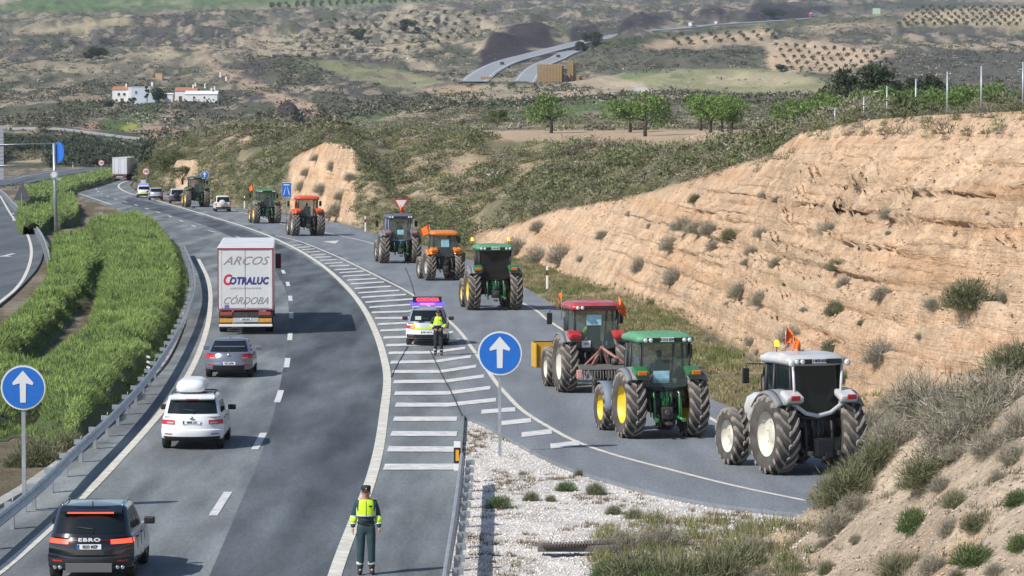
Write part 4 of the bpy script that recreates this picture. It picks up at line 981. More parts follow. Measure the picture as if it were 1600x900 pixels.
    b = MB(); rf.build(b, [0, .15, .3, .5, .65, .85, 1], crown=.04); bmesh.ops.holes_fill(b.bm, edges=[e for e in b.bm.edges if e.is_boundary], sides=0); rr = b.build('roof', roof_m, t)
    b = MB(); b.box((0, cy0 - .115, z1 + .075), (cw * 1.72, .03, .12), bev=.012); b.build('roof_valance', BLACK if roof_lamps else roof_m, rr)
    for k in range(roof_lamps):
        x = (-.86, -.66, .66, .86)[k] * cw; b = MB(); b.lathe([(.02, -.02), (.055, -.02), (.06, .05), (.02, .05)], 12, M=Matrix.Translation((x, cy0 - .16, z1 + .075)) @ Matrix.Rotation(-math.pi / 2, 4, 'Z')); b.build('work_lamp', mat('lamp_lens', (.65, .66, .66), .2), rr)
    if plate_roof: plate(rr, plate_roof, cy0 - .150, z1 + .09, .40, .12, blue=False, size=.10)
    # seat and driver
    b = MB(); b.box((0, .12, 1.55), (.5, .48, .14), bev=.05); b.box((0, -.14, 1.86), (.46, .14, .62), bev=.06); b.build('seat', INK, t)
    b = MB(); b.lathe([(.17, -.015), (.20, 0), (.17, .015)], 16, M=Matrix.Translation((0, .72, 1.85)) @ Matrix.Rotation(1.2, 4, 'Y')); b.box((0, .95, 1.6), (.4, .2, .6), bev=.05); b.build('steering_wheel', BLACK, t)
    # mudguards
    for s_ in (-1, 1):
        rows = []; rows2 = []
        for a in np.linspace(.78, 2.45, 14):
            an = math.pi - a if True else a; r_ = R1 + .10; y = -math.cos(a) * r_ * .98; z = R1 + math.sin(a) * r_ * .98
            rows.append([(s_ * (hx - W1 * .62), y, z + .02), (s_ * (hx - W1 * .3), y, z + .03), (s_ * (hx + W1 * .18), y, z + .015)]); rows2.append([(s_ * (hx + W1 * .18), y, z + .015), (s_ * (hx + W1 * .42), y, z - .01), (s_ * (hx + W1 * .50), y * .985, z - .07)])
        b = MB(); b.grid(rows); o1 = b.build('mudguard', body if fender2 is body else fender2, t); o1.modifiers.new('thick', 'SOLIDIFY').thickness = .03
        b = MB(); b.grid(rows2); o2 = b.build('mudguard_edge', fender2, o1); o2.modifiers.new('thick', 'SOLIDIFY').thickness = .03
        b = MB(); b.box((s_ * (hx - W1 * .30), -R1 * .66, R1 + .94), (W1 * .80, .50, .17), bev=.07, rot=(.35, 0, 0)); cp = b.build('mudguard_top', body, t)
        b = MB(); b.box((s_ * (hx - W1 * .25), -R1 * .96, R1 + .92), (.26, .06, .12), bev=.02, rot=(.2, 0, 0)); b.build('tail_lamp', lamp, cp)
        b = MB(); b.box((s_ * .52, .28, 1.2), (.34, 1.1, .5), bev=.06); b.build('cab_side', DARK, t)
        if mirror[0 if s_ < 0 else 1]:
            b = MB(); b.tube([(s_ * cw, cy1 + .0, z1 - .08), (s_ * (cw + .42), cy1 + .1, z1 - .06), (s_ * (cw + .46), cy1 + .1, z1 - .16)], .016, 6); o = b.build('mirror', BLACK, t); b = MB(); b.box((s_ * (cw + .46), cy1 + .1, z1 - .36), (.19, .06, .38), bev=.03); b.build('mirror_head', BLACK, o)
        b = MB()
        for k in range(3): b.box((s_ * (.95), 1.1, .45 + k * .28), (.35, .3, .03))
        b.box((s_ * 1.1, 1.1, .75), (.03, .3, .75)); b.build('step', DARK, t)
        if fr_mudguard:
            rows = [[(s_ * (hx - .03 - W2 * .5), 2.62 - math.cos(a) * (R2 + .09), R2 + math.sin(a) * (R2 + .09)), (s_ * (hx - .03 + W2 * .5), 2.62 - math.cos(a) * (R2 + .09), R2 + math.sin(a) * (R2 + .09))] for a in np.linspace(-.1, 1.9, 10)]
            b = MB(); b.grid(rows); o = b.build('front_mudguard', mat('dull_blue_grey', (.14, .17, .21), .6), t); o.modifiers.new('thick', 'SOLIDIFY').thickness = .03
    # three point linkage and coupling gear
    am = arms or DARK; b = MB()
    for s_ in (-1, 1):
        b.tube([(s_ * .26, -.25, .75), (s_ * .36, -.62, .60), (s_ * .40, -.98, .55)], [.045, .05, .04], 8); b.tube([(s_ * .30, -.35, 1.38), (s_ * .38, -.60, 1.28), (s_ * .37, -.72, .60)], [.05, .035, .035], 8); b.tube([(s_ * .16, -.2, 1.32), (s_ * .30, -.42, 1.40)], .055, 8)
        b.box((s_ * .40, -1.0, .56), (.09, .16, .11), bev=.02); b.tube([(s_ * .46, -.45, 1.15), (s_ * .46, -.6, .62)], .022, 6)
    b.build('lift_arm', am, t)
    b = MB(); b.tube([(0, -.36, 1.42), (.02, -.55, 1.30), (.02, -.6, .95)], [.045, .05, .03], 8); b.box((0, -.42, 1.12), (.22, .22, .5), bev=.04); b.box((.14, -.5, 1.25), (.1, .1, .16), bev=.02); b.box((-.13, -.5, 1.22), (.08, .1, .2), bev=.02)
    for x in (-.08, .03, .12): b.tube([(x, -.5, 1.35), (x + .03, -.62, 1.1), (x, -.5, .85)], .014, 5)
    b.build('top_link', am, t)
    b = MB(); b.box((0, -.55, .72), (.34, .3, .34), bev=.04); b.box((0, -.78, .45), (.13, .55, .07), bev=.01); b.lathe([(.05, -.03), (.09, -.03), (.09, .12), (.05, .12)], 14, M=Matrix.Translation((0, -.74, .74)) @ Matrix.Rotation(math.pi / 2, 4, 'Z')); b.build('drawbar', DARK, t)
    if weight: b = MB(); b.box((.02, -.85, .68), (.46, .32, .42), bev=.03); b.box((.1, -1.04, .52), (.2, .06, .14), bev=.02); b.build('hitch_box', INK, t)
    if exhaust: b = MB(); b.tube([(-.62 if exhaust != 'r' else .62, 1.35, 1.2), (-.62 if exhaust != 'r' else .62, 1.35, 2.35)], .09, 10); b.tube([(-.62 if exhaust != 'r' else .62, 1.35, 2.35), (-.62 if exhaust != 'r' else .62, 1.3, 2.6)], .05, 8); b.build('exhaust', BLACK, t)
    if poster: b = MB(); b.box((poster[0], cy0 + .02 + .03, poster[1]), (poster[2], .012, poster[3]), rot=(0.05, 0, 0)); b.build('poster', POSTER, t)
    for k, (x, y, z, h, w_, dx) in enumerate(flags): flag(t, (x, y, z), h, w_, w_ * .8, 1.2, (dx, .25), k + int(px))
    if beacon:
        for (x, y) in beacon: b = MB(); b.tube([(x, y, z1 + .15), (x, y, z1 + .40)], .012, 5); o = b.build('beacon', BLACK, t); b = MB(); b.lathe([(.03, 0), (.065, .01), (.065, .12), (.03, .16)], 12, M=Matrix.Translation((x, y, z1 + .38)) @ Matrix.Rotation(-math.pi / 2, 4, 'Y')); b.build('beacon_lens', ORON, o)
    if plate_body: plate(t, plate_body[0], -.50, plate_body[2], .30, .22, x=plate_body[1], blue=False, size=.09)
    if extra: extra(t)
    t.scale.z *= 1.07 if extra is white_extra else 1.03
    return t
WHT = mat('tractor_white', (.56, .57, .58), .4, coat=.3, dirt=(.36, .34, .31), dirt_scale=2, dirt_amt=.5); GRT = mat('tractor_green', (.018, .17, .055), .35, coat=.5, dirt=(.10, .13, .08), dirt_scale=2.5, dirt_amt=.5)
RDT = mat('tractor_red', (.46, .025, .03), .35, coat=.5, dirt=(.33, .14, .11), dirt_scale=2.5, dirt_amt=.5); ORT = mat('tractor_orange', (.72, .21, .02), .4, coat=.3, dirt=(.5, .22, .08), dirt_scale=2, dirt_amt=.3)
ORR = mat('tractor_red_orange', (.70, .10, .035), .4, coat=.3); GYT = mat('tractor_blue_grey', (.12, .15, .20), .4, coat=.3, dirt=(.25, .24, .22), dirt_scale=2, dirt_amt=.3)
RYEL = mat('rim_yellow', (.74, .53, .02), .45, dirt=(.4, .32, .12), dirt_scale=3, dirt_amt=.3); RCRM = mat('rim_cream', (.60, .58, .50), .5, dirt=(.35, .3, .25), dirt_scale=3, dirt_amt=.4); RGR = mat('rim_grey', (.33, .33, .33), .5)
GYF = mat('mudguard_grey', (.17, .185, .205), .6, dirt=(.25, .23, .2), dirt_scale=3, dirt_amt=.4)
DKR = mat('dark_green_paint', (.02, .085, .04), .5)
def white_extra(t):
    for s_ in (-1, 1):
        b = MB(); b.tube([(s_ * .70, -.55, 2.66), (s_ * .64, -.57, 1.55)], .036, 8); b.build('cab_pillar', WHT, t)
        b = MB(); b.lathe([(.02, -.03), (.075, -.03), (.08, .05), (.02, .05)], 12, M=Matrix.Translation((s_ * .80, -.66, 2.72)) @ Matrix.Rotation(-math.pi / 2, 4, 'Z')); b.build('work_lamp', mat('lamp_lens', (.65, .66, .66), .2), t)
    b = MB(); b.tube([(-.98, -.56, 1.86), (-.66, -.60, 1.70), (-.35, -.60, 1.50), (0, -.60, 1.43), (.35, -.60, 1.50), (.66, -.60, 1.70), (.98, -.56, 1.86)], .055, 8); b.build('rear_cowl', WHT, t)
make_tractor('white tractor with cream wheels and an orange flag, last of the convoy', 1262, 738.5, D2R(21), WHT, WHT, RCRM, frame=BLACK, fender2=GYF, glass_dark=True, weight=True, flags=[(-.42, .5, 2.9, .62, .5, .75), (-.30, .3, 2.9, .42, .45, .8)], beacon=[(-.62, .6)],
             plate_roof='E 8078 BGB', lamp=REDL, mirror=(True, False), roof_lamps=2, R1=.98, W1=.62, R2=.72, W2=.46, track=1.92, extra=white_extra, scale=1.06)
make_tractor('bright green tractor with yellow wheels and grey mudguards just ahead of the white one', 1032, 683, D2R(14), GRT, mat('roof_green', (.11, .30, .16), .6, var=.1), RYEL, fender2=GYF, poster=(-.12, 1.72, .48, .34), plate_roof='E 5312 BDK', arms=GRT, fr_mudguard=True, mirror=(False, True), scale=1.07, track=1.88)
def red_extra(t):
    b = MB(); rows = []
    for k in range(8):
        a = -1.1 + k * .38; rows.append([(-1.15, 4.15 + .42 * math.cos(a) * 1.1, .95 + .45 * math.sin(a)), (1.15, 4.15 + .42 * math.cos(a) * 1.1, .95 + .45 * math.sin(a))])
    b.grid(rows); b.box((-1.15, 4.2, .95), (.04, .8, .8)); b.box((1.15, 4.2, .95), (.04, .8, .8)); b.box((0, 3.9, .95), (2.3, .05, .85)); b.build('front_bucket', mat('yellow_orange_bucket', (.62, .36, .03), .5, dirt=(.4, .25, .06), dirt_scale=3, dirt_amt=.4), t)
    for s_ in (-1, 1): b = MB(); b.tube([(s_ * .55, 1.3, 1.5), (s_ * .55, 2.7, 1.45), (s_ * .55, 3.9, .85)], .08, 8); b.build('loader_arm', mat('yellow_orange_bucket', (.62, .36, .03)), t)
make_tractor('red tractor with a yellow front bucket and a rake implement mounted behind', 926, 612, D2R(11), RDT, RDT, RCRM, fender2=GYF, poster=(-.06, 2.35, .5, .34), flags=[(.82, -.3, 1.7, 1.35, .62, .5), (-.84, 1.1, 2.3, .95, .34, -.3)], plate_body=('0172', -.33, 1.58), roof_lamps=2, scale=1.08, extra=red_extra, mirror=(True, True), lamp=REDL)
# the rake hangs on the red tractor's linkage and moves with it
red = [o for o in COL.objects if o.name.startswith('tractor') and 'red tractor with a yellow' in str(o.get('label', ''))][0]
b = MB(); STL = mat('implement_steel', (.16, .16, .16), .6, dirt=(.3, .25, .2), dirt_scale=3, dirt_amt=.4)
b.box((.35, -2.0, .92), (2.5, .12, .12)); b.box((.35, -1.7, .98), (2.5, .10, .05))
for k in range(26): b.tube([(-.85 + k * .095, -2.0, .92), (-.85 + k * .095, -2.08, .62), (-.85 + k * .095, -1.95, .46 + .12 * (k % 3 == 0))], .014, 4)
for x in (-.4, .1, .6, 1.1): b.box((x, -1.9, .45), (.05, .08, .75))
imp = b.build('rake', STL, red)
b = MB(); b.tube([(-.42, -1.05, .62), (.0, -1.35, 1.5), (.02, -1.35, 1.55)], .05, 6); b.tube([(.42, -1.05, .62), (.02, -1.35, 1.55)], .05, 6); b.tube([(.02, -1.35, 1.5), (.7, -2.0, 1.0)], .05, 6); b.tube([(.02, -1.35, 1.5), (-.7, -2.0, 1.0)], .035, 6); b.build('rake_headstock', mat('faded_red_steel', (.30, .10, .08), .6, dirt=(.4, .35, .3), dirt_scale=4, dirt_amt=.6), imp)
b = MB(); b.box((-.9, -2.1, .72), (.2, .06, .3), bev=.04); b.build('marker_lamp', mat('pink_marker', (.6, .3, .26), .6), imp)
for k, (w_, x) in enumerate(((.5, .5),)): b = MB(); b.tube([(.35, -1.8, 1.0), (.35, -1.8, 1.2)], .12, 10); b.build('gearbox', DARK, imp)
make_tractor('dark green tractor with black cab glass and a round sticker, beside the patrol car', 771, 484, D2R(9), GRT, mat('roof_green2', (.10, .27, .15), .6), RYEL, fender2=GYF, glass_dark=True, arms=GRT, beacon=[(-.9, .6), (.78, .5)], plate_roof='E 4410 BFT', scale=1.13, track=1.95, mirror=(True, False))
make_tractor('small orange tractor with a white notice in its rear window', 693, 438, D2R(13), ORT, ORT, RGR, fender2=ORT, poster=(0, 2.2, .5, .45), flags=[(-.85, .2, 1.7, 1.6, .75, -.75)], roof_lamps=0, scale=1.02, R1=.88, W1=.55, track=1.75, lamp=ORL, exhaust='r')
make_tractor('blue grey tractor with a dark slatted roof passing the give way sign', 624, 411, D2R(10), GYT, mat('roof_dark', (.10, .12, .15), .5), RGR, frame=mat('frame_blue', (.16, .19, .35), .5), fender2=GYF, poster=(0, 1.85, .4, .3), flags=[(.1, .4, 2.9, .55, .45, .8)], scale=1.13, track=1.95, roof_lamps=4, arms=DKR)
make_tractor('red orange tractor with an orange flag on its left side by the blue road sign', 480, 368.5, D2R(13), ORR, ORR, RGR, fender2=ORR, flags=[(-1.0, -.2, 1.3, 1.35, .6, .6)], roof_lamps=0, scale=1.15, arms=DARK, track=1.9)
make_tractor('green tractor ahead of the red orange one near the blue road sign', 416, 349, D2R(14), GRT, mat('roof_green3', (.07, .2, .1), .6), RYEL, fender2=GYF, flags=[(-1.0, .8, 1.5, 1.9, .7, -.6)], scale=1.10, arms=GRT)
make_tractor('dark green tractor with yellow wheels ahead of the dusty white off road car', 307.5, 323.5, D2R(14), DKR, mat('roof_green4', (.05, .10, .08), .6), RYEL, fender2=GRT, glass_dark=False, scale=1.18, arms=DKR)
# ------------------------------------------------------------------ plants
def blades(P, Nn, ln_, wd, up, rnd, spread=.6, quad=False):
    """one thin triangle per point, leaning along its direction"""
    n = len(P); d = Nn + np.array([0, 0, up]) + rnd.normal(0, spread, (n, 3)); d /= np.linalg.norm(d, axis=1)[:, None]
    s = np.cross(d, rnd.normal(0, 1, (n, 3))); s /= np.linalg.norm(s, axis=1)[:, None] + 1e-9
    L = (ln_ * rnd.uniform(.6, 1.3, n))[:, None]; w = (wd * rnd.uniform(.6, 1.3, n))[:, None]
    if quad:
        Vt = np.stack([P - s * w / 2, P + s * w / 2, P + d * L * .6 + s * w * .5, P + d * L], 1)
        return Vt.reshape(-1, 3), np.arange(4 * n).reshape(-1, 4)
    Vt = np.stack([P - s * w / 2, P + s * w / 2, P + d * L], 1); return Vt.reshape(-1, 3), np.arange(3 * n).reshape(-1, 3)
def bush_np(n, R_=1.0, H=.9, ln_=.22, wd=.035, up=.5, seed=0, lobes=6, fuzz=.35, spread=.55):
    r = np.random.RandomState(seed); c = r.normal(0, 1, (lobes, 3)); c /= np.linalg.norm(c, axis=1)[:, None]; c[:, 2] = np.abs(c[:, 2]) * .7; c *= r.uniform(.15, .5, lobes)[:, None]; cr = r.uniform(.42, .68, lobes)
    k = r.randint(0, lobes, n); u = r.normal(0, 1, (n, 3)); u /= np.linalg.norm(u, axis=1)[:, None]
    P = c[k] + u * (cr[k] * (1 - fuzz * r.uniform(0, 1, n) ** 1.5))[:, None]; P[:, 2] = np.where(P[:, 2] < 0, -P[:, 2] * .4, P[:, 2])
    P *= np.array([R_, R_, H]); Nn = P / (np.linalg.norm(P, axis=1)[:, None] + .001)
    return blades(P, Nn, ln_, wd, up, r, spread)
def leafmat(name, col, isl=.45, var=.25, vs=1.5, dirt=None, da=.6):
    m = mat(name, col, .8, var=var, vscale=vs, island=isl, dirt=dirt, dirt_scale=1.2, dirt_amt=da, spec=.2); return m
M_GREY = leafmat('grey_dry_twigs', (.35, .31, .26), dirt=(.22, .22, .14), da=.8); M_OLIVE = leafmat('olive_leaves', (.15, .165, .085), dirt=(.22, .20, .14), da=.5)
M_GREEN = leafmat('green_leaves', (.10, .145, .055)); M_DARKG = leafmat('dark_leaves', (.045, .062, .03)); M_ALM = leafmat('almond_leaves', (.13, .20, .06), isl=.5)
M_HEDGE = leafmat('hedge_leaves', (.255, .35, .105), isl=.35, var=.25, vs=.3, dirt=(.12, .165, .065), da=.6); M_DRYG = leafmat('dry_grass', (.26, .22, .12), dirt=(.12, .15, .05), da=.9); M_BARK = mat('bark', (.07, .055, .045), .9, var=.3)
protos = {}
def proto(key, n, m, twigs=True, **k):
    Vt, Ft = bush_np(n, **k); me_o = np_mesh('p', Vt, Ft, m); me = me_o.data; bpy.data.objects.remove(me_o); me.name = key; protos[key] = me; return me
for i in range(3):
    proto(f'grey{i}', 4200, M_GREY, seed=i, ln_=.24, wd=.015, up=.35, H=.9, spread=.75, lobes=11, fuzz=.6)
    proto(f'olive{i}', 4200, M_OLIVE, seed=10 + i, ln_=.22, wd=.018, up=.45, H=.95, spread=.7, lobes=10, fuzz=.55)
    proto(f'green{i}', 3600, M_GREEN, seed=20 + i, ln_=.20, wd=.022, up=.5, H=.9, spread=.7, lobes=9, fuzz=.5)
rs = random.Random(5); SHK = 1.55
def shrub(px, py, r_px, kind, label, group, cat='shrub', base=True):
    r_px *= SHK
    p = T(px, py + r_px * .75) if base else T(px, py); s = max(.12, r_px * p.y / F)
    o = bpy.data.objects.new('shrub', protos[f'{kind}{rs.randrange(3)}']); COL.objects.link(o); o.location = p - Vector((0, 0, s * .12)); o.rotation_euler = (rs.uniform(-.15, .15), rs.uniform(-.15, .15), rs.uniform(0, 6.28)); k = s * 1.12
    o.scale = (k, k, k * rs.uniform(.95, 1.25)); return tag(o, label, cat, group)
CUTB = [(842, 347, 11), (844, 384, 20), (809, 373, 18), (877, 384, 21), (945, 358, 11), (1000, 403, 16), (1057, 420, 17), (1057, 366, 18), (1078, 338, 16), (1096, 345, 14), (1119, 346, 15), (1122, 373, 12), (1149, 357, 13), (1190, 357, 10), (1179, 384, 11), (1220, 400, 12),
        (1160, 438, 19), (1195, 455, 16), (1201, 297, 9), (1217, 305, 9), (1302, 346, 15), (1402, 326, 12), (1315, 405, 14), (1329, 430, 13), (1312, 471, 16), (1383, 447, 15), (1462, 463, 13), (1519, 433, 34), (1571, 455, 10), (1242, 512, 16), (1304, 531, 15), (1378, 534, 24),
        (1321, 580, 15), (1176, 528, 9), (1021, 468, 9), (1108, 525, 8), (1092, 302, 10), (1171, 402, 9), (1397, 360, 5), (1185, 545, 7), (1260, 480, 5), (1350, 500, 6), (1440, 520, 7), (985, 330, 6), (1018, 350, 5), (910, 400, 6), (1140, 470, 5), (1230, 440, 5), (1500, 360, 6), (1555, 330, 5), (1455, 300, 5), (1350, 290, 5)]
for (x, y, r) in CUTB:
    shrub(x, y, r, 'grey' if rs.random() < .8 else 'olive', 'grey dry shrub growing on the tan earth cutting', 'grey shrubs on the tan cutting')
for (x, y, r) in [(480, 262, 9), (505, 285, 12), (520, 252, 10), (535, 300, 9), (470, 285, 9), (527, 318, 14), (548, 270, 8), (495, 240, 8), (515, 330, 8), (288, 262, 5)]:
    shrub(x, y, r, 'grey', 'small grey shrub on the tan cliff behind the blue road sign', 'grey shrubs on the far tan cliff')
SHK = 1.28
BANK = [(1352, 705, 46, 'olive'), (1322, 700, 34, 'grey'), (1300, 748, 34, 'grey'), (1405, 655, 44, 'grey'), (1380, 690, 36, 'olive'), (1460, 620, 44, 'olive'), (1340, 770, 28, 'grey'), (1540, 620, 50, 'grey'), (1500, 690, 26, 'grey'), (1475, 745, 20, 'grey'), (1453, 590, 62, 'grey'), (1511, 595, 70, 'grey'), (1564, 572, 66, 'grey'), (1594, 530, 48, 'olive'), (1425, 625, 40, 'grey'), (1387, 662, 42, 'grey'), (1329, 738, 44, 'olive'), (1350, 690, 36, 'grey'), (1311, 797, 34, 'grey'), (1369, 640, 34, 'grey'), (1493, 650, 50, 'grey'), (1547, 668, 40, 'grey'), (1590, 640, 44, 'grey'),
        (1587, 692, 28, 'grey'), (1449, 715, 42, 'olive'), (1480, 690, 32, 'grey'), (1431, 800, 30, 'green'), (1484, 808, 26, 'grey'), (1498, 771, 20, 'olive'), (1527, 845, 36, 'green'), (1530, 800, 24, 'olive'), (1460, 868, 26, 'grey'), (1409, 868, 30, 'olive'), (1296, 878, 17, 'olive'), (1242, 878, 20, 'olive'), (1238, 815, 10, 'grey'), (1594, 765, 22, 'green'),
        (1596, 838, 22, 'green'), (1187, 890, 16, 'grey'), (1205, 845, 14, 'olive'), (1290, 840, 14, 'grey'), (1290, 760, 22, 'grey'), (1560, 735, 16, 'grey'), (1398, 610, 24, 'grey'), (1340, 835, 12, 'grey'), (1560, 880, 18, 'grey'), (1500, 890, 14, 'olive')]
for (x, y, r, k) in BANK:
    shrub(x, y, r, k, {'grey': 'wiry grey shrub on the near bank at the right edge', 'olive': 'olive green shrub among the grey ones on the near bank', 'green': 'fresh green shrub low on the near bank'}[k], {'grey': 'grey shrubs on the near bank', 'olive': 'olive shrubs on the near bank', 'green': 'green shrubs on the near bank'}[k])
for (x, y, r, k) in [(886, 752, 16, 'green'), (783, 775, 20, 'green'), (832, 770, 13, 'olive'), (862, 775, 9, 'olive'), (930, 755, 18, 'olive'), (905, 735, 9, 'olive'), (815, 735, 7, 'grey'), (745, 680, 5, 'grey'), (960, 790, 14, 'olive'), (990, 795, 16, 'olive')]:
    shrub(x, y, r, k, 'low plant growing in the white gravel of the junction island', 'low plants in the gravel island')
SHK = 1.45
for (x, y, r, k) in [(1000, 860, 52, 'olive'), (1060, 862, 56, 'olive'), (1120, 858, 50, 'olive'), (1165, 850, 36, 'olive'), (985, 825, 30, 'grey'), (1035, 822, 30, 'grey'), (960, 880, 28, 'green'), (1090, 895, 45, 'green'), (1180, 840, 20, 'grey'), (1020, 895, 30, 'green')]:
    shrub(x, y, r, k, 'tall grassy shrub in the ditch below the gravel island', 'ditch shrubs below the gravel island')
SHK = 1.0
for (x, y, r, k) in [(60, 690, 52, 'olive'), (105, 680, 34, 'olive'), (20, 640, 44, 'olive'), (30, 700, 40, 'olive'), (140, 615, 30, 'olive'), (190, 600, 22, 'green'), (95, 540, 24, 'olive'), (80, 500, 20, 'olive'), (125, 470, 18, 'olive'), (10, 590, 30, 'olive'), (130, 655, 18, 'olive')]:
    shrub(x, y, r, k, 'dark olive shrub standing behind the left guardrail', 'olive shrubs in the median')

# --- scattered ground cover, one mesh each
runmin = np.minimum.accumulate(np.where(SEG > .9, PY, 1e9), axis=0)
VIS = (PY <= runmin + 2.5) & (PX > -60) & (PX < 1660) & (PY < 960) & (PY > -30)
dPY = np.abs(np.vstack([PY[:-1] - PY[1:], PY[-1:] * 0]))
dD = np.vstack([TD[1:] - TD[:-1], TD[-1:] * 0]); AREA = dD * TD * 3 / F
def scatter(name, wgt, n, sizes, nb, m, cols, seed, kw=None, hfac=.8, label=None, cat=None):
    r = np.random.RandomState(seed); w = (wgt / wgt.sum()).ravel(); idx = r.choice(len(w), n, p=w)
    pr = [bush_np(nb, seed=seed + q, **(kw or {})) for q in range(4)]
    P = V[idx] + np.stack([r.uniform(-.5, .5, n) * 3 / F * TD.ravel()[idx], r.uniform(-.5, .5, n) * dD.ravel()[idx], np.zeros(n)], 1)
    sz = r.uniform(sizes[0], sizes[1], n) * r.choice([.7, 1, 1, 1.5], n); an = r.uniform(0, 6.28, n); VV, FF, CC = [], [], []; offv = 0
    ci = r.randint(0, len(cols), n); cols = np.array(cols)
    for q in range(4):
        s = np.arange(n) % 4 == q; pv, pf = pr[q]; k = s.sum()
        c, sn = np.cos(an[s])[:, None], np.sin(an[s])[:, None]
        X = (pv[:, 0][None] * c - pv[:, 1][None] * sn) * sz[s][:, None] + P[s][:, 0][:, None]
        Y = (pv[:, 0][None] * sn + pv[:, 1][None] * c) * sz[s][:, None] + P[s][:, 1][:, None]
        Z = pv[:, 2][None] * (sz[s][:, None] * hfac) + P[s][:, 2][:, None]
        VV.append(np.stack([X, Y, Z], -1).reshape(-1, 3)); FF.append((pf[None] + (np.arange(k) * len(pv))[:, None, None] + offv).reshape(-1, 3)); offv += k * len(pv)
        cc = cols[ci[s]] * r.uniform(.6, 1.45, (k, 1)); CC.append(np.repeat(cc, len(pv), 0))
    return tag(np_mesh(name, np.vstack(VV), np.vstack(FF), m, col=np.vstack(CC)), kind='stuff')
M_SCRUB = mat('scrub_leaves', (.1, .1, .06), .85, attr='Col', island=.35, spec=.15)
hillm = hm * (1 - np.clip(fld * 1.5, 0, 1)) * VIS * AREA * (SEG < 6.8)
scatter('hillside_scrub', hillm * (.08 + sstep(.38, .55, fbm(TX / 7, TY / 12, 301, 3))), 4700, (.5, 1.3), 170, M_SCRUB, [(.16, .17, .085), (.19, .185, .11), (.23, .21, .155), (.12, .14, .065)], 3, dict(ln_=.2, wd=.065, up=.2, spread=.8))
scatter('hillside_scrub', cutm2 * (tanpx[None, :] < .6) * VIS * AREA, 2200, (.4, 1.0), 120, M_SCRUB, [(.14, .16, .08), (.19, .18, .11), (.11, .135, .06)], 4, dict(ln_=.2, wd=.065, up=.2, spread=.8))
scatter('ridge_scrub', (SEG > 4.9) * (SEG < 5.2) * (PXC > 1180)[None, :] * AREA, 420, (.3, .6), 170, M_SCRUB, [(.18, .165, .13), (.14, .15, .08)], 6, dict(ln_=.32, wd=.05))
avoid = np.ones(TH.shape)
for poly in ([(738, 204), (1250, 203), (1250, 232), (760, 222)], [(460, 95), (520, 94), (600, 104), (692, 127), (655, 138), (600, 135), (540, 118)], [(900, 137), (960, 119), (1150, 107), (1235, 111), (1300, 141), (1180, 148), (1060, 139)], [(30, 46), (60, 41), (190, 27), (212, 32), (160, 45), (60, 52)],
             [(-330, 0), (-330, 20), (150, 18), (400, 11), (640, 6), (760, -8), (-330, -40)], [(992, 70), (1040, 53), (1180, 44), (1205, 52), (1200, 72), (1020, 79)], [(1195, 66), (1280, 63), (1402, 82), (1396, 95), (1205, 112)], [(1398, 38), (1430, 18), (1700, 8), (1700, 44)], [(880, 130), (940, 118), (1022, 146), (900, 136)]):
    avoid *= 1 - .93 * inpoly(poly, PX, PY)
for RT in (ROUTE_A, ROUTE_B, ROUTE_L):
    Q = [proj(p.x, p.y, p.z) for p in RT]; w_ = 22 if RT is not ROUTE_L else 6
    for (x0, y0), (x1, y1) in zip(Q[:-1], Q[1:]): avoid *= 1 - ((PX > min(x0, x1) - w_ * .8) & (PX < max(x0, x1) + w_ * .8) & (PY > min(y0, y1) - 3) & (PY < max(y0, y1) + 4))
avoid *= 1 - soften(cutm, 1) * .8
farw = (TD > 420) * (SEG > 5.7) * VIS * 3 * np.clip(dPY, 0, 6) * avoid * (PXC > -60)[None, :]
dens = .15 + 1.2 * sstep(.42, .62, fbm(TX / 30, TY / 150, 311, 4)) * sstep(.3, .6, n3 + .15)
scatter('distant_scrub', farw * dens * (TD > 900), 30000, (.7, 1.6), 12, M_SCRUB, [(.10, .105, .07), (.125, .12, .09), (.09, .095, .075), (.15, .14, .105), (.07, .085, .045)], 8, dict(ln_=.45, wd=.42, up=.0, spread=.9), .8)
scatter('distant_scrub', farw * dens * (TD <= 900), 6000, (.5, 1.2), 34, M_SCRUB, [(.14, .15, .085), (.18, .17, .11), (.22, .20, .15)], 9, dict(ln_=.35, wd=.2, up=.1, spread=.9), .8)
scatter('distant_boulders', farw * (TD > 900) * sstep(.5, .65, fbm(TX / 20, TY / 80, 333, 4)), 5000, (.4, 1.1), 10, M_SCRUB, [(.40, .34, .26), (.34, .28, .2), (.42, .38, .32)], 10, dict(ln_=.7, wd=.6, up=0), .6)
# grass on verges, tufts in the gravel, weeds on the bank
def tufts(name, wgt, n, ln_, wd, m, seed, per=26, rad=.12):
    r = np.random.RandomState(seed); w = (wgt / wgt.sum()).ravel(); idx = r.choice(len(w), n, p=w)
    P = V[idx] + np.stack([r.uniform(-.5, .5, n) * 3 / F * TD.ravel()[idx], r.uniform(-.5, .5, n) * dD.ravel()[idx], np.zeros(n)], 1); P = np.repeat(P, per, 0); s = np.repeat(r.uniform(.5, 1.5, n), per)
    P[:, :2] += r.normal(0, rad, (len(P), 2)); Vt, Ft = blades(P, np.zeros_like(P), ln_ * s, wd, 1.0, r, .45); return tag(np_mesh(name, Vt, Ft, m), kind='stuff')
verge = (SEG > 3.0) * (SEG < 4.06) * (PX > 560) * (PX < 1420) * VIS * AREA * 1.0
